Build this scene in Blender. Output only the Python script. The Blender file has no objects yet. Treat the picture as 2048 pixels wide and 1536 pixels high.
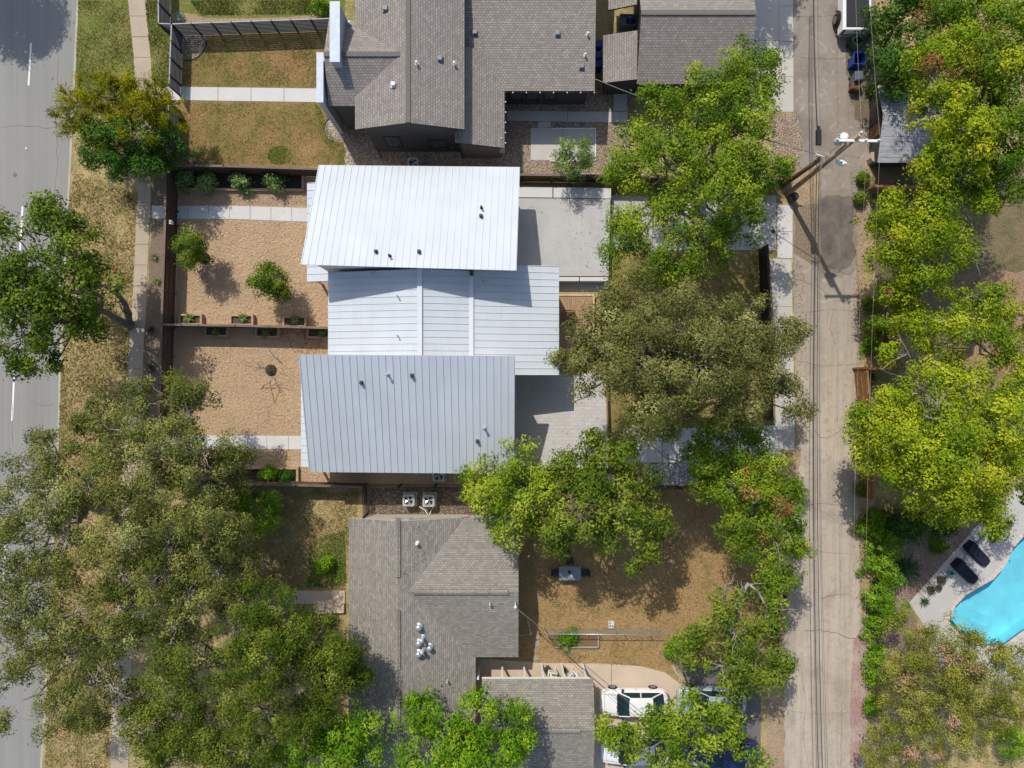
import bpy, bmesh, math, random
import numpy as np
from mathutils import Vector
random.seed(7)
S = bpy.context.scene
COL = S.collection
# ------------------------------------------------------------------ camera
H = 48.0          # drone height above the lots
F = 1368.0        # focal length in 2048-px-wide pixels
cam_d = bpy.data.cameras.new('camera'); cam = bpy.data.objects.new('camera', cam_d); COL.objects.link(cam)
cam_d.sensor_width = 36.0; cam_d.lens = 36.0 * F / 2048.0
cam.location = (0, 0, H); cam.rotation_euler = (0, 0, 0)
cam_d.clip_start = 0.5; cam_d.clip_end = 2000
S.camera = cam
# ------------------------------------------------------------------ sky and sun
LIGHT = Vector((4.14, -7.86, -10.5)).normalized()      # direction the sunlight travels
ELEV = math.asin(-LIGHT.z); AZ = math.atan2(-LIGHT.x, -LIGHT.y)   # azimuth from +Y towards +X
w = bpy.data.worlds.new('World'); S.world = w; w.use_nodes = True
nt = w.node_tree; bg = nt.nodes['Background']
sky = nt.nodes.new('ShaderNodeTexSky'); sky.sky_type = 'NISHITA'; sky.sun_disc = False
sky.sun_elevation = ELEV; sky.sun_rotation = AZ
sky.air_density = 1.0; sky.dust_density = 1.5; sky.ozone_density = 1.0
nt.links.new(sky.outputs[0], bg.inputs[0]); bg.inputs[1].default_value = 0.15
sd = bpy.data.lights.new('sun', 'SUN'); sun = bpy.data.objects.new('sun', sd); COL.objects.link(sun)
sd.energy = 3.7; sd.angle = math.radians(0.5); sd.color = (1.0, 0.95, 0.87)
sun.rotation_euler = LIGHT.to_track_quat('-Z', 'Y').to_euler(); sun.location = (-20, 40, 60)
S.view_settings.view_transform = 'Standard'; S.view_settings.look = 'None'
S.view_settings.exposure = 0.0; S.view_settings.gamma = 1.0
S.cycles.max_bounces = 8; S.cycles.diffuse_bounces = 4; S.cycles.transparent_max_bounces = 12
S.cycles.use_denoising = True

# ------------------------------------------------------------------ helpers
def W(px, py, z=0.0):
    """photo pixel (2048 wide) at height z -> metres"""
    k = (H - z) / F
    return Vector(((px - 1024) * k, (768 - py) * k, z))
def WL(pts, z=0.0): return [W(p[0], p[1], z) for p in pts]

class MB:
    def __init__(s): s.v = []; s.f = []; s.m = []; s.uv = []; s.sm = []
    def vert(s, p): s.v.append((p[0], p[1], p[2])); return len(s.v) - 1
    def face(s, pts, mi=0, uv=None, smooth=False):
        i = [s.vert(p) for p in pts]; s.f.append(i); s.m.append(mi); s.uv.append(uv); s.sm.append(smooth)
    def faces_idx(s, i, mi=0, smooth=False): s.f.append(list(i)); s.m.append(mi); s.uv.append(None); s.sm.append(smooth)
    def hexa(s, b, t, mi=0, mt=None, uvt=None):
        """b, t: 4 bottom and 4 top points, counter-clockwise from above"""
        mt = mi if mt is None else mt
        s.face(t, mt, uvt); s.face(b[::-1], mi)
        for k in range(4): s.face([b[k], b[(k+1) % 4], t[(k+1) % 4], t[k]], mi)
    def box(s, c, d, rz=0.0, mi=0, mt=None, rx=0.0):
        cz, sz = math.cos(rz), math.sin(rz); cx, sx = math.cos(rx), math.sin(rx)
        def P(x, y, z):
            y, z = y*cx - z*sx, y*sx + z*cx
            return (c[0] + x*cz - y*sz, c[1] + x*sz + y*cz, c[2] + z)
        x, y, z = d[0]/2, d[1]/2, d[2]/2
        q = ((-x, -y), (x, -y), (x, y), (-x, y))
        s.hexa([P(a, b, -z) for a, b in q], [P(a, b, z) for a, b in q], mi, mt)
    def bar(s, a, b, wdt, hgt, mi=0):
        """box along a->b; the width is horizontal, a and b lie on its centre line"""
        a, b = Vector(a), Vector(b); d = (b - a)
        n = Vector((-d.y, d.x, 0))
        n = n.normalized() * wdt/2 if n.length > 1e-6 else Vector((wdt/2, 0, 0))
        u = d.cross(n).normalized() * hgt/2
        if u.length < 1e-6: u = Vector((0, 0, hgt/2))
        q = ((-1, -1), (1, -1), (1, 1), (-1, 1))
        A = [a + n*i + u*j for i, j in q]; B = [b + n*i + u*j for i, j in q]
        s.face(A, mi); s.face(B[::-1], mi)
        for k in range(4): s.face([A[(k+1) % 4], A[k], B[k], B[(k+1) % 4]], mi)
    def prism(s, poly, z0, z1, mi=0, mt=None):
        mt = mi if mt is None else mt
        a = 0
        for k in range(len(poly)):
            p, q = poly[k], poly[(k+1) % len(poly)]; a += p[0]*q[1] - q[0]*p[1]
        if a < 0: poly = poly[::-1]
        b = [(p[0], p[1], z0) for p in poly]; t = [(p[0], p[1], z1) for p in poly]
        s.face(t, mt); s.face(b[::-1], mi)
        n = len(poly)
        for k in range(n): s.face([b[k], b[(k+1) % n], t[(k+1) % n], t[k]], mi)
    def lathe(s, c, prof, n=14, mi=0, smooth=True, cap=True, sq=1.0):
        """prof: (radius, z) from bottom to top round the vertical axis at c"""
        base = len(s.v)
        for r, z in prof:
            for k in range(n):
                a = 2*math.pi*k/n; s.v.append((c[0] + r*math.cos(a), c[1] + r*math.sin(a)*sq, c[2] + z))
        for j in range(len(prof) - 1):
            for k in range(n):
                s.faces_idx((base+j*n+k, base+j*n+(k+1) % n, base+(j+1)*n+(k+1) % n, base+(j+1)*n+k), mi, smooth)
        if cap:
            s.faces_idx([base + (len(prof)-1)*n + k for k in range(n)], mi)
            s.faces_idx([base + k for k in range(n)][::-1], mi)
    def tube(s, pts, rad, n=6, mi=0, smooth=True):
        pts = [Vector(p) for p in pts]
        if not hasattr(rad, '__len__'): rad = [rad]*len(pts)
        base = len(s.v); ref = None
        for i, p in enumerate(pts):
            d = (pts[min(i+1, len(pts)-1)] - pts[max(i-1, 0)])
            d = d.normalized() if d.length > 1e-9 else Vector((0, 0, 1))
            if ref is None: ref = Vector((1, 0, 0)) if abs(d.x) < .8 else Vector((0, 1, 0))
            u = (ref - d*ref.dot(d)); u = u.normalized() if u.length > 1e-6 else d.orthogonal().normalized()
            ref = u; v = d.cross(u)
            for k in range(n):
                a = 2*math.pi*k/n; q = p + (u*math.cos(a) + v*math.sin(a))*rad[i]
                s.v.append((q.x, q.y, q.z))
        for j in range(len(pts)-1):
            for k in range(n):
                s.faces_idx((base+j*n+k, base+j*n+(k+1) % n, base+(j+1)*n+(k+1) % n, base+(j+1)*n+k), mi, smooth)
        s.faces_idx([base+k for k in range(n)][::-1], mi); s.faces_idx([base+(len(pts)-1)*n+k for k in range(n)], mi)
    def build(s, name, mats, parent=None, loc=None, local=False):
        """mesh object; vertices are world coordinates unless local"""
        if not isinstance(mats, (list, tuple)): mats = [mats]
        me = bpy.data.meshes.new(name)
        off = Vector((0, 0, 0))
        if not local: off = Vector(parent['_o']) if parent is not None else Vector(loc or (0, 0, 0))
        me.from_pydata([(a-off.x, b-off.y, c-off.z) for a, b, c in s.v], [], s.f)
        for m in mats: me.materials.append(m)
        me.polygons.foreach_set('material_index', s.m)
        me.polygons.foreach_set('use_smooth', s.sm)
        if any(u is not None for u in s.uv):
            lay = me.uv_layers.new(name='uv'); k = 0
            for fi, f in enumerate(s.f):
                u = s.uv[fi]
                for j in range(len(f)):
                    lay.data[k].uv = u[j] if u else (0, 0); k += 1
        me.update()
        return link(name, me, parent, off if parent is None and not local else ((loc or (0, 0, 0)) if local else (0, 0, 0)))
def link(name, me, parent, at=(0, 0, 0)):
    o = bpy.data.objects.new(name, me); COL.objects.link(o)
    if parent is not None:
        o.parent = parent; o['_o'] = tuple(parent['_o'])
        o.location = (0, 0, 0) if at is None else at
    else:
        o.location = at; o['_o'] = tuple(at)
    return o
def tag(o, label, cat, group=None):
    o['label'] = label; o['category'] = cat
    if group: o['group'] = group
    return o
def thing(name, label, cat, loc, group=None, rz=0.0):
    o = bpy.data.objects.new(name, None); COL.objects.link(o); o.empty_display_size = .3
    o.location = loc; o.rotation_euler = (0, 0, rz); o['_o'] = tuple(loc)
    return tag(o, label, cat, group)
def structure(o, kind='structure'): o['kind'] = kind; return o
def children(o): return [c for c in bpy.data.objects if c.parent == o]
def copy_tree(o, loc=None, rz=None, label=None, scale=None, parent=None):
    c = o.copy(); COL.objects.link(c); c.parent = parent
    if loc is not None: c.location = loc
    if rz is not None: c.rotation_euler = (0, 0, rz)
    if label: c['label'] = label
    if scale: c.scale = (scale,)*3
    for ch in children(o): copy_tree(ch, parent=c)
    return c

# ------------------------------------------------------------------ materials
def srgb(r, g, b):
    f = lambda c: (c/255/12.92) if c/255 <= .04045 else ((c/255 + .055)/1.055)**2.4
    return (f(r), f(g), f(b))
class N:
    """small node builder"""
    def __init__(s, name, rough=.8, spec=.3, metal=0.0):
        s.mat = bpy.data.materials.new(name); s.mat.use_nodes = True
        s.t = s.mat.node_tree; s.b = s.t.nodes['Principled BSDF']
        s.b.inputs['Roughness'].default_value = rough; s.b.inputs['Metallic'].default_value = metal
        s.b.inputs['Specular IOR Level'].default_value = spec
        s._pos = None
    def n(s, typ, **k):
        x = s.t.nodes.new(typ)
        for a, v in k.items(): setattr(x, a, v)
        return x
    def l(s, a, b): s.t.links.new(a, b)
    def pos(s):
        if s._pos is None: s._pos = s.n('ShaderNodeNewGeometry').outputs['Position']
        return s._pos
    def uv(s): return s.n('ShaderNodeUVMap').outputs[0]
    def obj(s): return s.n('ShaderNodeTexCoord').outputs['Object']
    def mapped(s, vec, scale=(1, 1, 1), rot=(0, 0, 0), loc=(0, 0, 0)):
        m = s.n('ShaderNodeMapping'); s.l(vec, m.inputs[0])
        m.inputs['Scale'].default_value = scale; m.inputs['Rotation'].default_value = rot; m.inputs['Location'].default_value = loc
        return m.outputs[0]
    def noise(s, scale, detail=8, rough=.6, vec=None, dist=0.0):
        x = s.n('ShaderNodeTexNoise'); s.l(vec or s.pos(), x.inputs['Vector'])
        x.inputs['Scale'].default_value = scale; x.inputs['Detail'].default_value = detail
        x.inputs['Roughness'].default_value = rough; x.inputs['Distortion'].default_value = dist
        return x.outputs['Fac']
    def voro(s, scale, out='Color', vec=None, feature='F1'):
        x = s.n('ShaderNodeTexVoronoi', feature=feature); s.l(vec or s.pos(), x.inputs['Vector'])
        x.inputs['Scale'].default_value = scale
        return x.outputs[out]
    def ramp(s, fac, stops, interp='LINEAR'):
        r = s.n('ShaderNodeValToRGB'); e = r.color_ramp; e.interpolation = interp
        while len(e.elements) < len(stops): e.elements.new(.5)
        for k, (p, c) in enumerate(stops):
            e.elements[k].position = p
            e.elements[k].color = (c, c, c, 1) if not hasattr(c, '__len__') else (c[0], c[1], c[2], 1)
        s.l(fac, r.inputs[0]); return r.outputs[0]
    def mix(s, fac, a, b, mode='MIX'):
        m = s.n('ShaderNodeMix', data_type='RGBA', blend_type=mode)
        for sock, v in ((m.inputs[0], fac), (m.inputs[6], a), (m.inputs[7], b)):
            if hasattr(v, 'node'): s.l(v, sock)
            elif hasattr(v, '__len__'): sock.default_value = (v[0], v[1], v[2], 1)
            else: sock.default_value = v
        return m.outputs[2]
    def sep(s, col, ch=0):
        x = s.n('ShaderNodeSeparateColor'); s.l(col, x.inputs[0]); return x.outputs[ch]
    def color(s, c):
        if hasattr(c, 'node'): s.l(c, s.b.inputs['Base Color'])
        else: s.b.inputs['Base Color'].default_value = (c[0], c[1], c[2], 1)
        return s
    def bump(s, h, strength=.5, dist=.02):
        x = s.n('ShaderNodeBump'); x.inputs['Strength'].default_value = strength; x.inputs['Distance'].default_value = dist
        s.l(h, x.inputs['Height']); s.l(x.outputs[0], s.b.inputs['Normal']); return s
def mul(c, k): return (c[0]*k, c[1]*k, c[2]*k)
def plain(name, c, rough=.6, spec=.3, metal=0.0, var=.12, scale=3.0, bump=0.0):
    n = N(name, rough, spec, metal)
    v = n.noise(scale, 6, .65, n.obj())
    n.color(n.ramp(v, [(.3, mul(c, 1-var)), (.7, mul(c, 1+var))]))
    if bump: n.bump(n.noise(scale*8, 4), .3, bump)
    return n.mat
# ------------------------------------------------------------------ ground materials
def grass_mat(name, dry, green, thr=.5, soft=.12, dirt=None, k=1.0):
    n = N(name, .95, .1)
    fine = n.noise(9, 10, .72); big = n.noise(.55, 6, .62, dist=.6); mid = n.noise(2.6, 6, .6)
    d = n.ramp(fine, [(.3, mul(dry, .5*k)), (.5, mul(dry, .95*k)), (.68, mul(dry, 1.4*k))])
    g = n.ramp(fine, [(.3, mul(green, .45*k)), (.5, mul(green, .95*k)), (.7, mul(green, 1.5*k))])
    m = n.sep(n.mix(.35, big, mid))
    c = n.mix(n.ramp(m, [(thr-soft, 0), (thr+soft, 1)]), d, g)
    if dirt:
        c = n.mix(n.ramp(n.noise(1.1, 7, .7), [(.56, 0), (.68, .8)]), c, n.ramp(fine, [(.3, mul(dirt, .7)), (.7, mul(dirt, 1.2))]))
    n.color(c); n.bump(n.noise(22, 6, .75), .9, .06)
    return n.mat
def concrete_mat(name, c, var=.14, stain=.25, rough=.85, dark=None):
    n = N(name, rough, .2)
    f = n.noise(14, 8, .7); b = n.noise(.8, 7, .62, dist=.4); s2 = n.noise(2.7, 6, .6)
    x = n.ramp(f, [(.3, mul(c, 1-var)), (.7, mul(c, 1+var))])
    x = n.mix(n.ramp(b, [(.35, 0), (.7, stain)]), x, dark or mul(c, .55))
    x = n.mix(n.ramp(s2, [(.55, 0), (.75, .35)]), x, mul(c, 1.12))
    n.color(x); n.bump(f, .25, .01); return n.mat
def pebble_mat(name, cols, scale=8.0, dark=(.04, .03, .025)):
    n = N(name, .8, .25)
    p = n.mapped(n.pos(), (1, 1, .01))
    r = n.sep(n.voro(scale, 'Color', p), 0); d = n.voro(scale, 'Distance', p)
    k = len(cols)
    c = n.ramp(r, [(i/(k-1)*.8+.1, c) for i, c in enumerate(cols)])
    c = n.mix(n.ramp(d, [(.38, 0), (.62, .85)]), c, dark)
    c = n.mix(n.ramp(n.noise(.9, 5), [(.4, 0), (.7, .3)]), c, mul(cols[0], .6))
    n.color(c)
    n.bump(n.ramp(d, [(0, 1), (.7, 0)]), .9, .05); return n.mat
def granite_mat():
    n = N('decomposed_granite', .95, .1)
    base = (.645, .452, .278)
    f = n.noise(26, 8, .75); m = n.noise(5.5, 5, .62, dist=.9); b = n.noise(.5, 5, .6)
    c = n.ramp(f, [(.28, mul(base, .62)), (.5, base), (.72, mul(base, 1.3))])
    c = n.mix(n.ramp(b, [(.35, 0), (.7, .5)]), c, (base[0]*.74, base[1]*.72, base[2]*.70))
    c = n.mix(n.ramp(n.noise(2.2, 7, .7, dist=1.5), [(.56, 0), (.72, .5)]), c, (base[0]*1.12, base[1]*1.12, base[2]*1.15))
    c = n.mix(n.ramp(m, [(.58, 0), (.72, .5)]), c, mul(base, .72))
    n.color(c); n.bump(n.sep(n.mix(.25, m, f)), 1.0, .28); return n.mat
def asphalt_mat(name, c, k=.16):
    n = N(name, .85, .25)
    p = n.pos()
    st = n.noise(1.0, 5, .6, n.mapped(p, (1.6, .02, 1), rot=(0, 0, .045)))
    f = n.noise(30, 6, .8); b = n.noise(.35, 6, .6)
    x = n.ramp(f, [(.25, mul(c, 1-k*1.3)), (.75, mul(c, 1+k*1.3))])
    x = n.mix(n.ramp(st, [(.36, 0), (.62, .5)]), x, mul(c, 1-k*1.3))
    x = n.mix(n.ramp(b, [(.4, 0), (.7, .3)]), x, mul(c, .8))
    n.color(x); n.bump(f, .2, .01); return n.mat
def alley_mat():
    n = N('alley_concrete', .9, .2)
    p = n.pos()
    base = (.495, .425, .34)
    f = n.noise(16, 8, .75); st = n.noise(1.0, 6, .65, n.mapped(p, (2.2, .1, 1))); b = n.noise(.33, 7, .62, dist=.5)
    sp = n.noise(3.5, 7, .7)
    x = n.ramp(f, [(.28, mul(base, .8)), (.72, mul(base, 1.16))])
    x = n.mix(n.ramp(st, [(.40, 0), (.66, .55)]), x, (.31, .25, .185))
    # towards the far (north) end the slab is older and more weathered
    y = n.n('ShaderNodeSeparateXYZ'); n.l(p, y.inputs[0])
    mr = n.n('ShaderNodeMapRange'); n.l(y.outputs[1], mr.inputs[0])
    for i, v in ((1, -2.0), (2, 17.0), (3, 0.0), (4, .85)): mr.inputs[i].default_value = v
    x = n.mix(mr.outputs[0], x, n.ramp(b, [(.3, (.15, .125, .105)), (.5, (.25, .215, .18)), (.68, (.34, .30, .26))]))
    x = n.mix(n.ramp(b, [(.45, 0), (.72, .55)]), x, (.25, .20, .155))
    x = n.mix(n.ramp(n.noise(1.4, 8, .7, dist=1.2), [(.52, 0), (.7, .5)]), x, (.21, .175, .14))
    x = n.mix(n.ramp(sp, [(.60, 0), (.74, .6)]), x, (.17, .145, .12))
    x = n.mix(n.ramp(n.noise(.8, 8, .72, dist=2.0), [(.55, 0), (.68, .5)]), x, (.54, .49, .42))
    n.color(x); n.bump(f, .3, .012); return n.mat
def shingle_mat(name, c1, c2, mort, sc=1.0, big=.25, wdt=.23, rowh=.155, k2=.35):
    n = N(name, .92, .15)
    u = n.uv()
    def brick(ww, hh, a, b, m, ms):
        t = n.n('ShaderNodeTexBrick'); n.l(u, t.inputs['Vector'])
        t.inputs['Scale'].default_value = 1; t.inputs['Brick Width'].default_value = ww; t.inputs['Row Height'].default_value = hh
        t.inputs['Mortar Size'].default_value = ms; t.inputs['Mortar Smooth'].default_value = .4
        t.inputs['Color1'].default_value = (*a, 1); t.inputs['Color2'].default_value = (*b, 1); t.inputs['Mortar'].default_value = (*m, 1)
        return t
    t = brick(wdt, rowh, c1, c2, mort, .022)
    t2 = brick(wdt*1.55, rowh, (.72,)*3, (1.22,)*3, (.9,)*3, .001); t2.offset = .37
    x = n.mix(k2, t.outputs[0], t2.outputs[0], 'MULTIPLY')
    b = n.noise(.7, 6, .6); f = n.noise(40, 4, .8)
    x = n.mix(n.ramp(b, [(.35, 0), (.7, big)]), x, mul(c1, .7))
    sr = n.noise(1.0, 6, .7, n.mapped(u, (2.6, .3, 1)))
    x = n.mix(n.ramp(sr, [(.5, 0), (.72, .3)]), x, mul(c1, .72))
    x = n.mix(n.ramp(f, [(.35, 0), (.75, .35)]), x, mul(c2, 1.25))
    n.color(x); n.bump(t.outputs['Fac'], -.5, .02); return n.mat
def paver_mat():
    n = N('patio_pavers', .85, .2)
    t = n.n('ShaderNodeTexBrick'); n.l(n.pos(), t.inputs['Vector']); t.offset = .5
    for k, v in (('Scale', 1), ('Brick Width', .5), ('Row Height', .26), ('Mortar Size', .012), ('Mortar Smooth', .3)): t.inputs[k].default_value = v
    t.inputs['Color1'].default_value = (.46, .435, .405, 1); t.inputs['Color2'].default_value = (.53, .505, .475, 1); t.inputs['Mortar'].default_value = (.36, .33, .30, 1)
    x = n.mix(n.ramp(n.noise(1.2, 6), [(.4, 0), (.75, .3)]), t.outputs[0], (.45, .41, .37))
    x = n.mix(n.ramp(n.noise(25, 5, .8), [(.4, 0), (.8, .3)]), x, (.66, .63, .58))
    n.color(x); n.bump(t.outputs['Fac'], -.3, .01); return n.mat
def metal_roof_mat(name, c):
    n = N(name, .7, .25)
    b = n.noise(.5, 5, .5); f = n.noise(9, 4, .6)
    x = n.ramp(b, [(.3, mul(c, .94)), (.7, mul(c, 1.03))])
    x = n.mix(n.ramp(f, [(.5, 0), (.8, .12)]), x, mul(c, .8))
    st = n.noise(1.0, 6, .65, n.mapped(n.pos(), (3.2, .35, 1))); st2 = n.noise(1.0, 6, .65, n.mapped(n.pos(), (.35, 3.2, 1)))
    x = n.mix(n.ramp(st, [(.5, 0), (.72, .22)]), x, (c[0]*.78, c[1]*.77, c[2]*.74)); x = n.mix(n.ramp(st2, [(.52, 0), (.74, .16)]), x, (c[0]*.8, c[1]*.79, c[2]*.76))
    n.color(x); n.bump(n.noise(1.1, 3), .35, .035); return n.mat
def wood_mat(name, c, along='x', rough=.8, sc=1.0):
    n = N(name, rough, .2)
    v = n.mapped(n.obj(), (.8*sc, 9*sc, 9*sc) if along == 'x' else (9*sc, .8*sc, 9*sc) if along == 'y' else (9*sc, 9*sc, .8*sc))
    g = n.noise(1.6, 8, .65, v, .3); b = n.noise(1.3, 5)
    x = n.ramp(g, [(.28, mul(c, .55)), (.5, c), (.75, mul(c, 1.4))])
    x = n.mix(n.ramp(b, [(.45, 0), (.75, .4)]), x, mul(c, .6))
    n.color(x); n.bump(g, .3, .01); return n.mat
def leaf_mat(name, cols, trans=.24):
    """cols: ramp stops along the per-leaf value 't'"""
    n = N(name, .6, .07)
    a = n.n('ShaderNodeAttribute', attribute_name='t')
    c = n.ramp(a.outputs['Fac'], cols)
    n.color(c)
    tr = n.n('ShaderNodeBsdfTranslucent'); mx = n.n('ShaderNodeMixShader'); mx.inputs[0].default_value = trans
    n.l(n.mix(1.0, c, (1.15, 1.25, .55), 'MULTIPLY'), tr.inputs[0])
    out = n.t.nodes['Material Output']
    n.l(n.b.outputs[0], mx.inputs[1]); n.l(tr.outputs[0], mx.inputs[2]); n.l(mx.outputs[0], out.inputs[0])
    return n.mat
def bark_mat(name, c):
    n = N(name, .95, .1)
    g = n.noise(7, 8, .7, n.mapped(n.obj(), (1, 1, .35)))
    n.color(n.ramp(g, [(.3, mul(c, .45)), (.55, c), (.75, mul(c, 1.5))])); n.bump(g, .7, .03); return n.mat
def glass_mat(name, c, rough=.08):
    n = N(name, rough, .6); n.color(c); return n.mat
def paint_mat(name, c, rough=.28):
    n = N(name, rough, .5)
    n.color(n.ramp(n.noise(3, 5, .6, n.obj()), [(.3, mul(c, .95)), (.7, mul(c, 1.03))]))
    n.b.inputs['Coat Weight'].default_value = .6; n.b.inputs['Coat Roughness'].default_value = .08
    return n.mat

G_DRY = (.30, .205, .088); G_GRN = (.105, .125, .022)
M = {}
M['verge'] = grass_mat('dry_verge_grass', (.50, .375, .185), (.18, .19, .05), .555, .11, (.33, .235, .15))
M['green_lawn'] = grass_mat('green_verge_grass', (.33, .255, .10), (.165, .195, .045), .435, .15)
M['front_lawn'] = grass_mat('patchy_front_lawn', (.34, .215, .095), (.15, .17, .035), .535, .10, (.34, .22, .125))
M['back_lawn'] = grass_mat('brown_back_lawn', (.40, .26, .12), (.14, .13, .03), .62, .1, (.27, .165, .085))
M['east_lawn'] = grass_mat('orange_dry_grass', (.37, .26, .105), (.14, .16, .03), .53, .13)
M['soil'] = grass_mat('bare_soil_strip', (.245, .185, .13), (.11, .12, .04), .64, .1)
M['pink_soil'] = grass_mat('pinkish_soil', (.38, .235, .15), (.16, .14, .05), .62, .1)
M['yard_right'] = grass_mat('dull_yard_grass', (.24, .185, .105), (.11, .115, .04), .56, .12, (.28, .195, .13))  # dull brownish green grass of the right-hand yards
M['bare_dirt'] = grass_mat('sandy_dirt', (.46, .33, .215), (.30, .23, .14), .55, .15)
M['granite'] = granite_mat()
M['road'] = asphalt_mat('worn_asphalt', (.285, .277, .252), .2)
M['asphalt_dark'] = concrete_mat('dark_asphalt_patch', (.19, .162, .135), .4, .85, .9, (.085, .073, .062))
M['asphalt_drive'] = asphalt_mat('driveway_asphalt', (.17, .16, .15), .2)
M['alley'] = alley_mat()
M['marking'] = plain('road_paint', (.75, .74, .70), .7, var=.1, scale=8)
M['kerb'] = concrete_mat('kerb_concrete', (.47, .42, .34), .15, .4)
M['walk_old'] = concrete_mat('old_sidewalk', (.46, .375, .275), .12, .35)
M['walk_new'] = concrete_mat('new_white_concrete', (.60, .585, .56), .06, .15)
M['apron'] = concrete_mat('driveway_concrete', (.53, .50, .45), .1, .25)
M['pad'] = concrete_mat('terrace_concrete', (.475, .462, .445), .1, .34)
M['drive_tan'] = concrete_mat('tan_concrete', (.56, .45, .34), .08, .22)
M['deck_grey'] = concrete_mat('pool_deck_concrete', (.50, .47, .43), .1, .25)
M['coping'] = concrete_mat('pool_coping', (.62, .52, .45), .12, .3)
M['pebble'] = pebble_mat('river_rock', [(.30, .21, .14), (.47, .35, .25), (.57, .45, .34), (.40, .30, .22), (.62, .52, .41)], 12, (.19, .135, .095))
M['pebble_pale'] = pebble_mat('pale_rock', [(.34, .27, .2), (.55, .46, .36), (.66, .58, .47), (.42, .35, .28)], 10, (.2, .16, .12))
M['pebble_dark'] = pebble_mat('brown_rock', [(.10, .075, .055), (.30, .23, .17), (.42, .33, .25), (.2, .15, .11)], 11, (.09, .07, .05))
M['pebble_white'] = pebble_mat('white_rubble', [(.5, .48, .45), (.7, .68, .64), (.62, .6, .56)], 9, (.2, .19, .18))
M['mulch'] = pebble_mat('dark_mulch', [(.035, .025, .02), (.07, .05, .035), (.10, .07, .05)], 16)
M['shingle_n'] = shingle_mat('grey_shingles', (.225, .198, .172), (.34, .305, .27), (.125, .11, .098))
M['shingle_s'] = shingle_mat('tan_grey_shingles', (.225, .203, .172), (.335, .308, .265), (.155, .14, .117), wdt=.22, rowh=.135, k2=.7)
M['pavers'] = paver_mat()
M['roof_white'] = metal_roof_mat('white_metal_roof', (.555, .59, .61))
M['seam'] = plain('seam_shade_and_coping', (.50, .55, .60), .5)  # greyer than the roof to draw the seams' shadow lines; parapet copings share it
M['flash'] = metal_roof_mat('white_flashing', (.64, .655, .675))
M['wall_white'] = plain('white_stucco', (.70, .68, .64), .9, var=.05)
M['wall_dark'] = plain('charcoal_siding', (.062, .060, .062), .8, var=.12, bump=.004)
M['wall_fin'] = plain('grey_blue_parapet', (.34, .37, .39), .7, var=.05)
M['wall_cream'] = plain('cream_siding', (.52, .47, .38), .85, var=.06)
M['trim_white'] = plain('white_trim', (.76, .75, .72), .6, var=.05)
M['trim_dark'] = plain('dark_trim', (.03, .03, .032), .6)
M['glass'] = glass_mat('window_glass', (.05, .07, .07), .05)
M['door'] = wood_mat('door_wood', (.16, .08, .04), 'z')
M['vent_dark'] = plain('dark_vent_metal', (.05, .055, .06), .5, var=.2)
M['vent_grey'] = plain('grey_vent_metal', (.22, .23, .24), .5, var=.1)
M['pipe_white'] = plain('white_pipe', (.72, .72, .72), .5)
M['galv'] = plain('galvanised_metal', (.55, .58, .61), .35, .5, .6, var=.12)
M['fence_brown'] = wood_mat('brown_fence_boards', (.115, .072, .05), 'z')
M['fence_black'] = plain('black_metal', (.013, .013, .014), .5, var=.2)
M['fence_cap'] = wood_mat('brown_fence_cap', (.20, .145, .115), 'x')
M['fence_cap_y'] = wood_mat('brown_fence_cap_side', (.20, .145, .115), 'y')
M['fence_slat'] = plain('grey_black_slats', (.055, .06, .07), .55, var=.2)
M['slat_top'] = plain('fence_top_rail', (.30, .31, .31), .5, var=.1)
M['cedar'] = wood_mat('orange_cedar', (.27, .14, .062), 'z')
M['cedar_x'] = wood_mat('orange_cedar_boards', (.30, .155, .066), 'x')
M['planter_soil'] = plain('planter_soil', (.10, .07, .05), .95, var=.4, scale=12)
M['planter'] = wood_mat('planter_timber', (.46, .315, .20), 'x')
M['deck'] = wood_mat('deck_boards', (.40, .255, .15), 'y')
M['deck_edge'] = wood_mat('deck_border', (.62, .47, .30), 'x')
M['pole'] = wood_mat('pole_wood', (.36, .27, .165), 'z')
M['pole_dark'] = wood_mat('old_pole_wood', (.14, .09, .055), 'z')
M['shed_roof'] = wood_mat('grey_roof_boards', (.40, .405, .42), 'x')
M['cable'] = plain('black_cable', (.03, .03, .03), .6)
M['cable_pale'] = plain('bare_wire', (.34, .30, .24), .5)
M['cable_grey'] = plain('grey_cable', (.16, .16, .16), .6)
M['ac'] = plain('ac_grey_metal', (.42, .42, .40), .5, var=.06)
M['fan'] = plain('fan_aluminium', (.6, .6, .6), .3, .5, .7)
M['navy'] = plain('navy_cover', (.012, .016, .028), .75, var=.3, scale=6, bump=.01)
M['teal'] = plain('turquoise_glaze', (.03, .50, .60), .25, .5)
M['terra'] = plain('dark_clay', (.10, .075, .055), .8)
M['tyre'] = plain('tyre_rubber', (.018, .018, .018), .85)
M['rim'] = plain('alloy_rim', (.32, .32, .33), .3, .5, .8)
M['car_white'] = paint_mat('white_car_paint', (.80, .80, .79))
M['car_silver'] = paint_mat('silver_blue_car_paint', (.36, .42, .47))
M['car_navy'] = paint_mat('navy_car_paint', (.012, .022, .075))
M['car_glass'] = glass_mat('car_glass', (.012, .03, .035), .03)
M['lamp'] = glass_mat('headlight_lens', (.6, .62, .62), .1)
M['lamp_red'] = glass_mat('taillight_lens', (.25, .015, .012), .15)
M['plastic_black'] = plain('black_plastic', (.02, .02, .022), .55)
M['bed_cover'] = plain('bed_cover_vinyl', (.03, .032, .036), .8, var=.2, scale=12)
M['bin_green'] = plain('green_bin_plastic', (.015, .055, .035), .5)
M['bin_blue'] = plain('blue_bin_plastic', (.012, .045, .21), .45)
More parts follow.
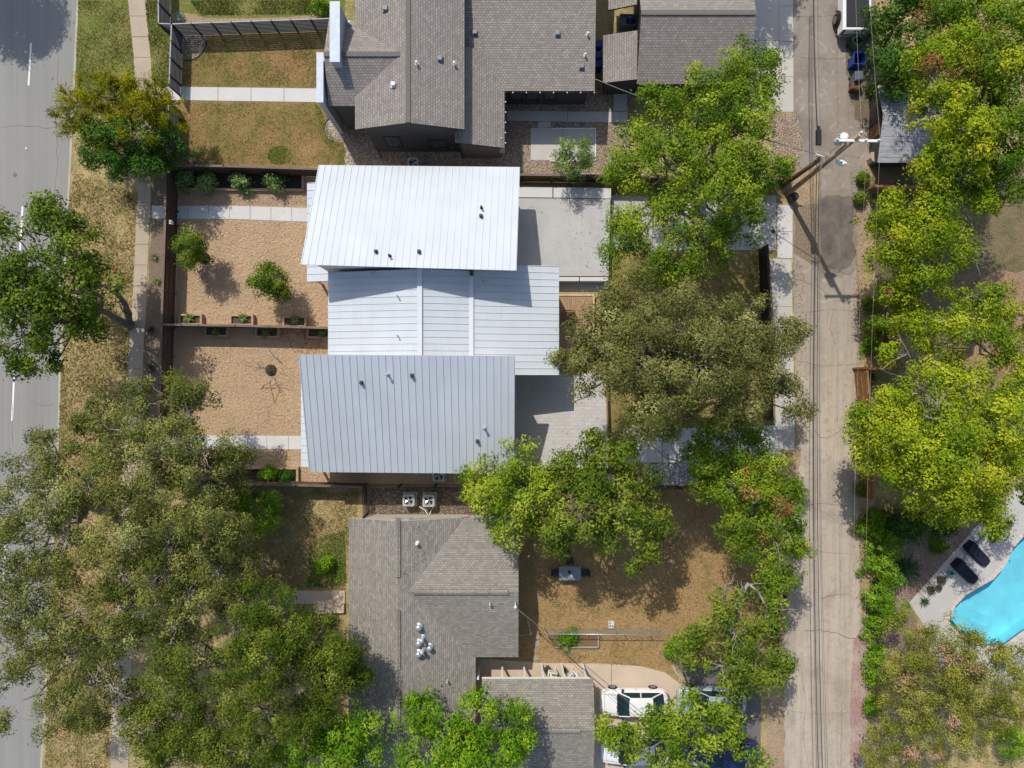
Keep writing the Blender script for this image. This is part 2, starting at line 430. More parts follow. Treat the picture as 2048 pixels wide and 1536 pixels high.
M['bin_brown'] = plain('brown_bin_plastic', (.14, .06, .035), .6)
M['bin_slate'] = plain('slate_bin_plastic', (.10, .13, .16), .5)
M['table'] = plain('grey_table_top', (.22, .24, .26), .5)
M['chair_green'] = plain('dark_chair', (.035, .04, .035), .6)
M['block'] = concrete_mat('concrete_block', (.6, .57, .52), .1, .1)
M['stone'] = concrete_mat('stepping_stone', (.34, .32, .29), .15, .3)
M['pool_plaster'] = plain('pool_plaster', (.20, .62, .73), .7, var=.16, scale=.5)
M['bark'] = bark_mat('grey_bark', (.23, .20, .165))
M['bark_pale'] = bark_mat('pale_bark', (.36, .325, .28))
M['bark_dark'] = bark_mat('dark_bark', (.085, .07, .055))
M['agave'] = leaf_mat('agave_leaf', [(0, (.10, .19, .045)), (.6, (.20, .31, .08)), (1, (.38, .45, .16))], .15)
M['agave_dark'] = leaf_mat('yucca_leaf', [(0, (.03, .07, .03)), (1, (.09, .15, .07))], .15)
M['agave_blue'] = leaf_mat('blue_agave_leaf', [(0, (.12, .19, .17)), (1, (.25, .33, .30))], .15)
def water_mat():
    n = N('pool_water', .05, .5)
    tr = n.n('ShaderNodeBsdfTransparent'); tr.inputs[0].default_value = (.88, .97, .985, 1)
    gl = n.n('ShaderNodeBsdfGlossy'); gl.inputs['Roughness'].default_value = .04
    fr = n.n('ShaderNodeFresnel'); fr.inputs[0].default_value = 1.33
    bp = n.n('ShaderNodeBump'); bp.inputs['Strength'].default_value = .25; bp.inputs['Distance'].default_value = .04
    n.l(n.noise(2.2, 5, .6, dist=.8), bp.inputs['Height']); n.l(bp.outputs[0], gl.inputs['Normal']); n.l(bp.outputs[0], fr.inputs['Normal'])
    mx = n.n('ShaderNodeMixShader'); n.l(fr.outputs[0], mx.inputs[0]); n.l(tr.outputs[0], mx.inputs[1]); n.l(gl.outputs[0], mx.inputs[2])
    n.l(mx.outputs[0], n.t.nodes['Material Output'].inputs[0]); return n.mat
M['water'] = water_mat()
# ------------------------------------------------------------------ ground, streets and paths
def fill_poly(name, outer, mat, z=0.0, holes=(), kind='structure', px=True, skirt=0.0):
    """flat sheet (with holes) at height z; skirt closes the rim downwards"""
    bm = bmesh.new(); ed = []; loops = []
    for lp in [outer] + list(holes):
        pts = WL(lp, z) if px else [Vector((p[0], p[1], z)) for p in lp]
        vs = [bm.verts.new(p) for p in pts]
        loops.append(vs)
        ed += [bm.edges.new((vs[k], vs[(k+1) % len(vs)])) for k in range(len(vs))]
    bmesh.ops.triangle_fill(bm, use_beauty=True, use_dissolve=False, edges=ed)
    for f in bm.faces:
        f.normal_update()
        if f.normal.z < 0: f.normal_flip()
    if skirt:
        for vs in loops:
            lo = [bm.verts.new(v.co - Vector((0, 0, skirt))) for v in vs]
            for k in range(len(vs)): bm.faces.new((vs[k], vs[(k+1) % len(vs)], lo[(k+1) % len(vs)], lo[k]))
    me = bpy.data.meshes.new(name); bm.to_mesh(me); bm.free(); me.materials.append(mat)
    o = link(name, me, None)
    if kind: o['kind'] = kind
    return o
def wobble(pts, amp=3.0, step=14, seed=1):
    """roughen the outline (pixels) of a natural patch"""
    r = random.Random(seed); out = []
    for k in range(len(pts)):
        a, b = pts[k], pts[(k+1) % len(pts)]; L = math.hypot(b[0]-a[0], b[1]-a[1]); m = max(1, int(L/step))
        for j in range(m):
            t = j/m; out.append((a[0]+(b[0]-a[0])*t + r.uniform(-amp, amp), a[1]+(b[1]-a[1])*t + r.uniform(-amp, amp)))
    return out
def slab_strip(name, left, right, panel, z0, z1, mat, gap=.035, jit=.004):
    """a path of separate panels between two edges (pixels, same number of points)"""
    L = WL(left, z1); R = WL(right, z1); mb = MB(); acc = []
    r = random.Random(len(name)+len(left))
    mids = [(L[k]+R[k])/2 for k in range(len(L))]
    d = [0]
    for k in range(1, len(mids)): d.append(d[-1] + (mids[k]-mids[k-1]).length)
    def at(s):
        for k in range(1, len(d)):
            if s <= d[k] + 1e-9:
                t = (s-d[k-1])/(d[k]-d[k-1]); return L[k-1].lerp(L[k], t), R[k-1].lerp(R[k], t)
        return L[-1], R[-1]
    n = max(1, round(d[-1]/panel)); st = d[-1]/n
    for i in range(n):
        cuts = [i*st + gap/2] + [x for x in d if i*st+gap < x < (i+1)*st-gap] + [(i+1)*st - gap/2]
        dz = r.uniform(-jit, jit)
        for a, b in zip(cuts, cuts[1:]):
            la, ra = at(a); lb, rb = at(b)
            q = [ra, rb, lb, la]
            ar = sum(q[k].x*q[(k+1) % 4].y - q[(k+1) % 4].x*q[k].y for k in range(4))
            if ar < 0: q = q[::-1]
            mb.hexa([(p.x, p.y, z0) for p in q], [(p.x, p.y, z1+dz) for p in q])
    o = mb.build(name, mat); o['kind'] = 'structure'; return o

KERB = [(262, -2400), (172, -400), (155, 0), (149, 150), (143, 260), (140, 330), (137, 384), (133, 480), (124, 640), (121, 720), (119, 768), (117, 860), (113, 960), (107, 1060), (104, 1130), (97, 1250), (92, 1350), (88, 1440), (82, 1536), (62, 1950), (-22, 3800)]
POOL = [(2150, 990), (2048, 1072), (2027, 1096), (2012, 1130), (1988, 1158), (1958, 1175), (1932, 1190), (1912, 1212), (1898, 1243), (1922, 1270), (1970, 1290), (2010, 1292), (2048, 1264), (2150, 1200)]
# one big sheet under everything, out to the horizon
def around(poly, d):
    """polygon pushed outwards by d pixels"""
    n = len(poly); out = []
    ar = sum(poly[k][0]*poly[(k+1) % n][1] - poly[(k+1) % n][0]*poly[k][1] for k in range(n))
    sg = 1 if ar > 0 else -1
    for k in range(n):
        p, a, b = Vector(poly[k]), Vector(poly[k-1]), Vector(poly[(k+1) % n])
        t = (b - a).normalized(); out.append((p.x + t.y*d*sg, p.y - t.x*d*sg))
    return out
fill_poly('ground', [(-12000, -12000), (14000, -12000), (14000, 12000), (-12000, 12000)], M['verge'], -.32, [around(POOL, 4)])
# street, lower than the lots by the height of its kerb
far_l = [(-9000, 3800), (-9000, -2400)]
road = fill_poly('road', KERB + far_l, M['road'], -.13)
mb = MB()
for x0, y0, x1, y1 in ((62, 86, 57, 171), (45, 413, 40, 500), (28, 753, 24, 842), (10, 1092, 6, 1180), (-9, 1432, -13, 1520), (79, -250, 75, -165)):
    a, b = W(x0, y0, -.126), W(x1, y1, -.126); d = (b-a).normalized(); n = Vector((-d.y, d.x, 0))*.065
    mb.face([a-n, b-n, b+n, a+n] if (b-a).cross(n).z > 0 else [a+n, b+n, b-n, a-n])
mb.build('lane_marking', M['marking'], road)
# kerb as a real step
mb = MB()
KL = WL(KERB, .012)
for k in range(len(KL)-1):
    a, b = KL[k], KL[k+1]; d = (b-a).normalized(); n = Vector((-d.y, d.x, 0))*.075
    if n.x < 0: n = -n
    m = max(1, int((b-a).length/3.05))
    for j in range(m):
        p, q = a.lerp(b, j/m), a.lerp(b, (j+1)/m); q = q - d*.012
        mb.hexa([(v.x, v.y, -.3) for v in (p-n, q-n, q+n, p+n)], [(v.x, v.y, .012) for v in (p-n, q-n, q+n, p+n)])
structure(mb.build('kerb', M['kerb']))
# the lots: one sheet with the pool cut out, its rim closed downwards
EDGE = [(x+2, y) for x, y in KERB]
fill_poly('lawn', EDGE + [(-300, 9500), (12000, 9500), (12000, -8500), (540, -8500)], M['verge'], 0.0, [POOL], skirt=.3)
# overlays, each a few millimetres above the one below
fill_poly('green_lawn', wobble([(157, -300), (262, -300), (265, 60), (272, 150), (272, 210), (150, 240), (153, 100)], 4, 20, 3), M['green_lawn'], .004)
fill_poly('green_lawn', wobble([(300, -300), (318, -300), (318, 50), (341, 60), (340, 330), (310, 330), (306, 160), (292, 0)], 2, 20, 4), M['green_lawn'], .004)
fill_poly('front_lawn', [(341, 58), (700, 52), (700, 333), (338, 333)], M['front_lawn'], .004)
fill_poly('front_lawn', [(342, -300), (690, -300), (690, 45), (345, 52)], M['green_lawn'], .004)
fill_poly('soil_strip', wobble([(306, 345), (334, 345), (326, 660), (322, 860), (318, 930), (286, 930), (288, 700), (297, 560), (303, 430)], 2, 18, 5), M['soil'], .004)
fill_poly('gravel_yard', [(331, 336), (1046, 340), (1046, 974), (318, 971), (322, 700)], M['granite'], .004)
fill_poly('rock_bed', [(688, 276), (705, 268), (1012, 176), (1262, 176), (1262, 353), (700, 345)], M['pebble'], .008)
fill_poly('back_lawn', [(1222, 352), (1555, 356), (1552, 975), (1046, 975), (1046, 930), (1222, 930)], M['east_lawn'], .004)
fill_poly('back_lawn', wobble([(1036, 978), (1560, 978), (1566, 1210), (1545, 1330), (1420, 1345), (1330, 1345), (1010, 1326)], 3, 18, 8), M['back_lawn'], .006)
fill_poly('rock_bed', [(728, 976), (1042, 976), (1042, 1034), (728, 1034)], M['pebble_dark'], .008)
# right-hand yards
fill_poly('yard_grass', wobble([(1735, 330), (2500, 330), (2500, 560), (1975, 560), (1870, 640), (1760, 640)], 6, 22, 9), M['yard_right'], .004)
fill_poly('pink_soil', wobble([(1985, 545), (2500, 520), (2500, 780), (1900, 800), (1880, 640)], 6, 22, 10), M['pink_soil'], .008)
# pool surroundings
POOL2 = around(POOL, 7)
fill_poly('garden_gravel', [(1745, 1030), (1985, 1000), (1966, 1040), (1818, 1206), (1850, 1300), (1745, 1330)], pebble_mat('pink_garden_gravel', [(.26, .18, .13), (.40, .28, .21), (.47, .35, .27), (.33, .23, .17)], 13, (.16, .11, .08)), .004)
DECK = [(2200, 880), (2050, 965), (1966, 1038), (1818, 1206), (1856, 1262), (1880, 1330), (2010, 1372), (2200, 1330)]
fill_poly('pool_deck', DECK, M['deck_grey'], .02, [POOL2], skirt=.1)
mb = MB()
p1, p0 = WL(POOL2, .05), WL(POOL, .05)
for k in range(len(p0)):
    a, b, c, d = p0[k], p0[(k+1) % len(p0)], p1[(k+1) % len(p0)], p1[k]
    m = 3
    for j in range(m):
        q = [a.lerp(b, j/m), a.lerp(b, (j+.97)/m), d.lerp(c, (j+.97)/m), d.lerp(c, j/m)]
        if sum(q[i].x*q[(i+1) % 4].y - q[(i+1) % 4].x*q[i].y for i in range(4)) < 0: q = q[::-1]
        mb.hexa([(v.x, v.y, -.1) for v in q], [(v.x, v.y, .05) for v in q])
structure(mb.build('pool_coping', M['coping']))
mb = MB()
for pts in ([(1975, 1068), (1955, 1048)], [(1958, 1088), (1936, 1066)], [(1937, 1112), (1913, 1090)], [(1896, 1158), (1874, 1136)], [(1872, 1178), (1852, 1158)], [(1856, 1202), (1834, 1180)]):
    a, b = WL(pts, .022); mb.bar(a, b, .05, .006)
a, b = WL([(2012, 1020), (1842, 1212)], .022); mb.bar(a, b, .05, .006)
structure(mb.build('deck_joint', M['soil']))
o = fill_poly('pool_basin', around(POOL, 2), M['pool_plaster'], -1.25)
mb = MB(); pw = WL(POOL, 0)
for k in range(len(pw)):
    a, b = pw[k], pw[(k+1) % len(pw)]; mb.face([(a.x, a.y, -1.26), (b.x, b.y, -1.26), (b.x, b.y, -.02), (a.x, a.y, -.02)])
structure(mb.build('pool_wall', M['pool_plaster']))
mb = MB(); mb.prism([tuple(W(*p)[:2]) for p in ((1906, 1236), (1926, 1262), (1975, 1282), (1990, 1262), (1950, 1246), (1924, 1226))], -1.2, -.45); mb.prism([tuple(W(*p)[:2]) for p in ((1950, 1246.5), (1990, 1262.5), (2004, 1246), (1964, 1230), (1936, 1212), (1924.5, 1225.5))], -1.2, -.8); structure(mb.build('pool_step', M['pool_plaster']))
mb = MB(); pw2 = WL(around(POOL, -.6), 0)
for k in range(len(pw2)):
    a, b = pw2[k], pw2[(k+1) % len(pw2)]; mb.face([(a.x, a.y, -.22), (b.x, b.y, -.22), (b.x, b.y, -.03), (a.x, a.y, -.03)])
structure(mb.build('pool_tile', plain('blue_tile', (.03, .14, .30), .25, .5, var=.4, scale=9)))
fill_poly('pool_water', POOL, M['water'], -.09)
# alley
AL = [(1587, -2400), (1587, -400), (1587, 0), (1588, 225), (1597, 330), (1588, 400), (1586, 520), (1590, 700), (1592, 900), (1585, 1050), (1570, 1200), (1566, 1330), (1569, 1536), (1570, 1950), (1575, 3800)]
AR = [(1760, -2400), (1752, -400), (1750, 0), (1746, 150), (1738, 300), (1728, 390), (1720, 480), (1718, 560), (1722, 700), (1724, 800), (1720, 950), (1722, 1060), (1728, 1170), (1734, 1290), (1736, 1420), (1728, 1536), (1728, 1950), (1730, 3800)]
fill_poly('alley', AR + AL[::-1], M['alley'], .006)
fill_poly('asphalt_patch', wobble([(1628, 386), (1690, 380), (1712, 388), (1718, 480), (1722, 522), (1708, 548), (1680, 556), (1644, 552), (1632, 505), (1626, 450)], 5, 9, 23), concrete_mat('worn_patch_rim', (.29, .25, .205), .3, .6, .9, (.16, .135, .11)), .0085)
fill_poly('asphalt_patch', wobble([(1640, 394), (1690, 390), (1704, 396), (1708, 480), (1711, 512), (1700, 532), (1680, 542), (1655, 540), (1642, 505), (1636, 450)], 3.2, 7, 22), M['asphalt_dark'], .010)
mb = MB(); r = random.Random(5)
def crack(pts, wd=.03, seed=0):
    r = random.Random(seed); P = WL(pts, .0125); out = []
    for k in range(len(P)-1):
        m = max(2, int((P[k+1]-P[k]).length/.25))
        for j in range(m): out.append(P[k].lerp(P[k+1], j/m) + Vector((r.uniform(-.05, .05), r.uniform(-.05, .05), 0)))
    out.append(P[-1])
    for a, b in zip(out, out[1:]): mb.bar(a, b, wd*r.uniform(.5, 1.3), .004)
crack([(1612, 1262), (1640, 1260), (1672, 1266), (1700, 1277), (1722, 1276)], .045, 1)
crack([(1640, 1198), (1665, 1190), (1700, 1188)], .03, 2)
crack([(1630, 860), (1640, 875), (1655, 876), (1682, 860)], .03, 3)
crack([(1588, 505), (1620, 525), (1650, 540), (1690, 546)], .03, 4)
crack([(1620, 1010), (1650, 1006), (1700, 1012)], .03, 5)
crack([(1590, 720), (1640, 732), (1722, 728)], .02, 6)
crack([(1676, 320), (1690, 310), (1706, 312), (1722, 316)], .03, 7)
crack([(1600, 115), (1660, 118), (1688, 116)], .02, 8)
crack([(1592, 33), (1680, 32)], .02, 9)
crack([(1676, 0), (1674, 130), (1674, 260)], .02, 10)
crack([(1568, 1420), (1620, 1428), (1732, 1424)], .015, 11)
crack([(1676, 700), (1675, 900), (1680, 1150), (1683, 1300), (1682, 1536)], .015, 12)
crack([(1590, 625), (1660, 620), (1718, 622)], .018, 13)
crack([(1600, 560), (1640, 575), (1668, 600), (1712, 604)], .02, 14); crack([(1668, 600), (1660, 660), (1672, 690)], .018, 15)
crack([(1580, 1110), (1640, 1104), (1724, 1110)], .018, 16); crack([(1600, 1330), (1612, 1400), (1606, 1470), (1618, 1536)], .018, 17); crack([(1690, 820), (1700, 900), (1694, 960)], .018, 18)
structure(mb.build('alley_crack', M['asphalt_dark']))
mb = MB()
def rcrack(pts, seed):
    r = random.Random(seed); P = WL(pts, -.1265); out = []
    for k in range(len(P)-1):
        m = max(2, int((P[k+1]-P[k]).length/.3))
        for j in range(m): out.append(P[k].lerp(P[k+1], j/m) + Vector((r.uniform(-.06, .06), r.uniform(-.06, .06), 0)))
    for a, b in zip(out, out[1:]): mb.bar(a, b, .022*r.uniform(.5, 1.4), .004)
rcrack([(116, 120), (112, 240), (114, 330), (104, 450)], 1); rcrack([(0, 255), (40, 250), (90, 256), (140, 250)], 2); rcrack([(30, 560), (34, 660), (22, 760), (26, 900)], 3); rcrack([(60, 800), (86, 812), (118, 806)], 4); rcrack([(20, 1430), (50, 1440), (86, 1436)], 5)
structure(mb.build('road_crack', M['asphalt_dark']))
mb = MB()
for x, y, q in ((105, 157, .09), (30, 350, .14), (96, 420, .07), (70, 650, .1), (52, 880, .12), (100, 890, .06)):
    c = W(x, y, -.127); mb.face([(c.x + q*math.cos(a)*random.uniform(.7, 1.2), c.y + q*1.5*math.sin(a)*random.uniform(.7, 1.2), -.127) for a in np.linspace(0, 2*math.pi, 11)[:-1]])
structure(mb.build('oil_stain', M['asphalt_drive']))
fill_poly('alley_stain', wobble([(1588, 412), (1640, 408), (1644, 470), (1648, 538), (1620, 524), (1588, 504)], 2, 9, 50), grass_mat('brown_alley_stain', (.31, .235, .16), (.24, .19, .13), .5, .2), .009)
fill_poly('dirt_edge', wobble([(1728, 330), (1742, 330), (1740, 470), (1724, 560), (1728, 720), (1716, 720), (1712, 560), (1716, 420)], 3, 10, 51), M['bare_dirt'], .010)
fill_poly('dirt_edge', wobble([(1716, 760), (1730, 760), (1730, 1000), (1732, 1230), (1722, 1230), (1714, 1000)], 3, 10, 52), M['bare_dirt'], .010)
fill_poly('dirt_edge', wobble([(1588, 900), (1600, 900), (1592, 1060), (1582, 1190), (1566, 1200), (1575, 1050)], 3, 10, 53), M['bare_dirt'], .010)
fill_poly('dirt_edge', wobble([(1690, 70), (1752, 60), (1746, 250), (1712, 240), (1696, 160)], 4, 12, 54), grass_mat('leafy_alley_dirt', (.25, .20, .15), (.17, .14, .09), .5, .2), .010)
# concrete aprons and drives
slab_strip('apron', [(1558, -200), (1558, 0), (1560, 224)], [(1586, -200), (1586, 0), (1587, 224)], 2.4, -.1, .02, M['apron'])
slab_strip('driveway', [(1494, -200), (1500, 0), (1500, 222)], [(1557, -200), (1557, 0), (1559, 222)], 5.5, -.1, .016, M['apron'])
fill_poly('rock_bed', wobble([(1546, 228), (1590, 228), (1604, 262), (1605, 300), (1596, 330), (1560, 340), (1540, 330)], 3, 10, 30), M['pebble'], .012)
fill_poly('bare_dirt', wobble([(1545, 338), (1600, 330), (1640, 345), (1645, 385), (1620, 410), (1588, 410), (1560, 385)], 4, 14, 31), M['bare_dirt'], .009)
slab_strip('driveway', [(1222, 391), (1320, 391), (1440, 391), (1553, 391)], [(1222, 500), (1320, 500), (1440, 500), (1553, 500)], 2.9, -.1, .018, M['pad'])
slab_strip('apron', [(1555, 410), (1555, 516)], [(1585, 410), (1585, 517)], 2.0, -.1, .022, M['walk_new'])
slab_strip('apron', [(1540, 516), (1546, 620), (1550, 760), (1552, 900)], [(1583, 519), (1585, 620), (1588, 760), (1590, 900)], 3.2, -.1, .016, M['apron'])
slab_strip('driveway', [(1246, 856), (1400, 856), (1560, 850)], [(1246, 925), (1400, 925), (1560, 925)], 2.8, -.1, .018, M['walk_new'])
fill_poly('white_rubble', wobble([(1285, 926), (1410, 926), (1400, 968), (1330, 972), (1300, 955)], 4, 12, 33), M['pebble_white'], .010)
fill_poly('bare_dirt', wobble([(1555, 1180), (1572, 1190), (1570, 1300), (1568, 1536), (1575, 1700), (1530, 1700), (1530, 1440), (1545, 1330)], 4, 16, 34), M['bare_dirt'], .010)
# walks
SL = [(250, -300), (256, 0), (262, 55), (267, 110), (270, 160), (274, 250), (276, 384), (273, 430), (271, 470), (268, 540), (265, 600), (261, 650), (257, 700), (253, 768), (250, 850), (245, 960), (240, 1080), (234, 1220), (228, 1350), (223, 1440), (221, 1536), (216, 1900)]
SR = [(284, -300), (290, 0), (296, 55), (301, 110), (304, 160), (303, 250), (302, 384), (300, 430), (298, 470), (295, 540), (292, 600), (290, 650), (287, 700), (284, 768), (281, 850), (278, 960), (273, 1080), (268, 1220), (263, 1350), (260, 1440), (256, 1536), (250, 1900)]
slab_strip('sidewalk', SL, SR, 1.45, -.1, .022, M['walk_old'], .03, .01)
slab_strip('garden_walk', [(304, 173), (480, 175), (634, 177)], [(304, 199), (480, 202), (634, 204)], 2.15, -.1, .02, M['walk_new'])
slab_strip('garden_walk', [(303, 411), (329, 412)], [(303, 437), (329, 437)], 1.0, -.1, .026, M['walk_new'])
slab_strip('garden_walk', [(334, 412), (470, 412), (625, 416)], [(334, 437), (470, 438), (625, 444)], 1.55, -.1, .026, M['walk_new'])
slab_strip('garden_walk', [(318, 870), (440, 871), (620, 872)], [(318, 897), (440, 898), (620, 899)], 1.55, -.1, .026, M['walk_new'])
slab_strip('garden_walk', [(1014, 221), (1150, 223), (1256, 224)], [(1014, 241), (1150, 243), (1256, 245)], 3.6, -.1, .024, M['apron'])
slab_strip('garden_walk', [(1228, 180), (1228, 222)], [(1254, 180), (1254, 222)], 2, -.1, .022, M['apron'])
slab_strip('garden_walk', [(1012, 190), (1172, 190)], [(1012, 208), (1172, 208)], 4, -.1, .03, M['drive_tan'])
slab_strip('patio', [(1061, 256), (1190, 256)], [(1061, 320), (1190, 321)], 2.1, -.1, .03, M['apron'])
slab_strip('patio', [(1076, 243), (1102, 243)], [(1076, 255), (1102, 255)], 2, -.1, .026, M['apron'])
mb = MB()
for a, b in (((1103, 257), (1191, 257)), ((1191, 257), (1191, 321)), ((1191, 321), (1100, 322))):
    p, q = W(*a, .045), W(*b, .045); mb.bar(p, q, .07, .06)
structure(mb.build('patio_edging', M['trim_white']))
# sandy path in the green lawn at the top, with dark edging
fill_poly('sandy_path', [(342, 27), (352, 25), (375, 26), (395, 31), (410, 36), (470, 37), (560, 35), (618, 31), (640, 26), (668, 24), (668, 40), (660, 40), (512, 44), (343, 49)], M['bare_dirt'], .008)
slab_strip('steps', [(588, 1182), (690, 1182)], [(588, 1208), (690, 1208)], 4, -.1, .12, M['drive_tan'])
slab_strip('steps', [(630, 1208), (688, 1207)], [(630, 1228), (688, 1226)], 4, -.1, .26, M['drive_tan'])
# south house drive
fill_poly('patio', [(946, 1316), (1080, 1326), (1200, 1327), (1280, 1332), (1330, 1345), (1366, 1372), (1374, 1400), (1330, 1545), (1190, 1640), (940, 1640)], M['drive_tan'], .012)
fill_poly('driveway', [(1345, 1320), (1362, 1345), (1378, 1372), (1376, 1400), (1332, 1545), (1300, 1700), (1520, 1700), (1522, 1370), (1500, 1330), (1420, 1335)], M['asphalt_drive'], .010)
mb = MB()
for a, b in zip([(1345, 1330), (1352, 1345), (1366, 1360), (1382, 1378), (1400, 1392)], [(1352, 1345), (1366, 1360), (1382, 1378), (1400, 1392), (1440, 1400)]):
    mb.bar(W(*a, .06), W(*b, .06), .12, .12)
structure(mb.build('drive_kerb', M['kerb']))
mb = MB(); mb.bar(W(1223, 1327, .014), W(1223, 1372, .014), .03, .006); structure(mb.build('patio_joint', M['asphalt_dark']))
# semicircular rock beds with dark edging
def arc(cx, cy, rx, ry, a0, a1, n=14): return [(cx + rx*math.cos(math.radians(a0+(a1-a0)*k/n)), cy + ry*math.sin(math.radians(a0+(a1-a0)*k/n))) for k in range(n+1)]
beds = [([(360, 71), (413, 71)] + arc(372, 80, 41, 41, 0, 95), M['pebble_pale']), (arc(362, 330, 36, 30, 180, 360), M['pebble_dark']),
        (arc(672, 258, 24, 26, 100, 260) + [(690, 232), (700, 284)], M['pebble_pale']), ([(688, 280), (704, 330), (700, 334), (690, 334)], M['pebble_pale'])]
mb = MB()
for pts, m in beds:
    fill_poly('rock_bed', pts, m, .014)
for pts in (arc(372, 80, 41, 41, 0, 95), arc(672, 258, 24, 26, 100, 260)):
    P = WL(pts, .03)
    for a, b in zip(P, P[1:]): mb.bar(a, b, .04, .08)
structure(mb.build('bed_edging', M['trim_dark']))
# ------------------------------------------------------------------ buildings
def lerp4(q, u, v): return q[0].lerp(q[1], u).lerp(q[3].lerp(q[2], u), v)
def nrm(q):
    n = (q[1]-q[0]).cross(q[3]-q[0]).normalized()
    return n if n.z > 0 else -n
def roof_slab(mb, q, th, mi=0, mt=1, flip=False):
    """q: four top corners (eave a, eave b, ridge b, ridge a); texture u runs along the eave"""
    q = [Vector(p) for p in q]; t = list(q); b = [p - Vector((0, 0, th)) for p in q]
    e = (q[1]-q[0]).normalized(); up = (q[3]-q[0]); up = (up - e*up.dot(e)).normalized()
    uv = [((p-q[0]).dot(e), (p-q[0]).dot(up)) for p in t]
    ar = sum(t[k].x*t[(k+1) % 4].y - t[(k+1) % 4].x*t[k].y for k in range(4))
    if ar < 0: t, b, uv = t[::-1], b[::-1], uv[::-1]
    mb.hexa(b, t, mi, mt, uv)
def seam_roof(name, q, n, parent, th=.16, seam_dir='v', wd=.022, hg=.032):
    """standing-seam metal roof: seams run from edge 0-1 to edge 3-2 (v) or from edge 0-3 to 1-2 (u)"""
    q = [Vector(p) for p in q]; mb = MB(); roof_slab(mb, q, th, 2, 0)
    N_ = nrm(q); r = random.Random(n)
    for k in range(n+1):
        t = min(max(k/n, .004), .996)
        a, b = (q[0].lerp(q[1], t), q[3].lerp(q[2], t)) if seam_dir == 'v' else (q[0].lerp(q[3], t), q[1].lerp(q[2], t))
        d = (b-a).normalized()*.015
        mb.bar(a + d + N_*(hg/2), b - d + N_*(hg/2), wd, hg, 1)
    return mb.build(name, [M['roof_white'], M['seam'], M['flash']], parent)
def vent_pipe(p, r, h, parent, mat, cap=True, name='vent_pipe'):
    mb = MB(); mb.lathe(p, [(r*2.1, 0), (r*1.9, .03), (r, .05), (r, h)], 10)
    if cap: mb.lathe((p[0], p[1], p[2]+h), [(r*1.5, 0), (r*1.5, .05), (r*.6, .09)], 10)
    return mb.build(name, mat, parent)
def box_vent(p, s, h, parent, mat, name='box_vent', rz=0.0):
    mb = MB(); mb.box((p[0], p[1], p[2]+.02), (s*1.35, s*1.35, .04), rz); mb.box((p[0], p[1], p[2]+h/2), (s*.8, s*.8, h), rz)
    b = s/2*1.1; t = s/2*.85
    mb.hexa([(p[0]-b, p[1]-b, p[2]+h), (p[0]+b, p[1]-b, p[2]+h), (p[0]+b, p[1]+b, p[2]+h), (p[0]-b, p[1]+b, p[2]+h)],
            [(p[0]-t, p[1]-t, p[2]+h+.07), (p[0]+t, p[1]-t, p[2]+h+.07), (p[0]+t, p[1]+t, p[2]+h+.07), (p[0]-t, p[1]+t, p[2]+h+.07)])
    return mb.build(name, mat, parent)
def on_plane(px, py, q):
    """point of the roof plane q seen at a photo pixel"""
    q = [Vector(p) for p in q]; n = (q[1]-q[0]).cross(q[3]-q[0]); c = Vector((0, 0, H))
    d = Vector(((px-1024)/F, (768-py)/F, -1)); t = n.dot(q[0]-c)/n.dot(d); return c + d*t
def wall_box(parent, x0, x1, y0, y1, z0, top, mat, name='wall'):
    """top: function (x, y) -> height of the wall's upper edge"""
    mb = MB(); q = [(x0, y0), (x1, y0), (x1, y1), (x0, y1)]
    mb.hexa([(x, y, z0) for x, y in q], [(x, y, top(x, y)) for x, y in q]); return mb.build(name, mat, parent)
def window(parent, c, wd, hg, face, mat_f, depth=.1):
    """face: outward direction 'n','s','e','w'; c: centre on the wall plane"""
    d = {'n': (0, 1), 's': (0, -1), 'e': (1, 0), 'w': (-1, 0)}[face]; t = (-d[1], d[0])
    def B(u, v, su, sv, dd, off):
        ce = (c[0]+t[0]*u+d[0]*off, c[1]+t[1]*u+d[1]*off, c[2]+v)
        return ce, (abs(t[0])*su+abs(d[0])*dd, abs(t[1])*su+abs(d[1])*dd, sv)
    mb = MB()
    for u, v, su, sv in ((-wd/2, 0, .07, hg+.07), (wd/2, 0, .07, hg+.07), (0, hg/2, wd-.07, .07), (0, -hg/2, wd-.07, .07)): mb.box(*B(u, v, su, sv, depth, 0))
    f = mb.build('window', mat_f, parent)
    g = MB(); g.box(*B(0, 0, wd-.07, hg-.07, .03, .005)); g.build('pane', M['glass'], f); return f

# --- white metal-roofed duplex -------------------------------------------------
ZL, ZH = 3.7, 6.9
hs = thing('modern_house', 'white house with three standing seam metal roofs between gravel front yards', 'house', (-5, 4, 0))
R1 = [W(637, 330, ZL), W(1040, 334, ZL), W(1033, 541, ZH), W(601, 529, ZH)]
R3 = [W(618, 944, ZL), W(1029, 948, ZL), W(1030, 712, ZH), W(597, 709, ZH)]
r1 = seam_roof('roof', R1, 30, hs); r3 = seam_roof('roof', R3, 30, hs)
def plane_z(q):
    q = [Vector(p) for p in q]; n = (q[1]-q[0]).cross(q[3]-q[0])
    return lambda x, y: q[0].z - (n.x*(x-q[0].x) + n.y*(y-q[0].y))/n.z
z1, z3 = plane_z(R1), plane_z(R3)
xW, xR, xV, xE = -11.78, -5.72, -2.56, 3.02
zW, zR, zV, zE = 4.2, 5.55, 4.85, 4.05
Y0, Y1 = 1.25, 7.15
RM = [[(xW, Y1, zW), (xW, Y0, zW), (xR, Y0, zR), (xR, Y1, zR)], [(xV, Y0, zV), (xV, Y1, zV), (xR, Y1, zR), (xR, Y0, zR)],
      [(xE, 7.58, zE), (xE, .56, zE), (xV, .56, zV), (xV, 7.58, zV)]]
rm = []
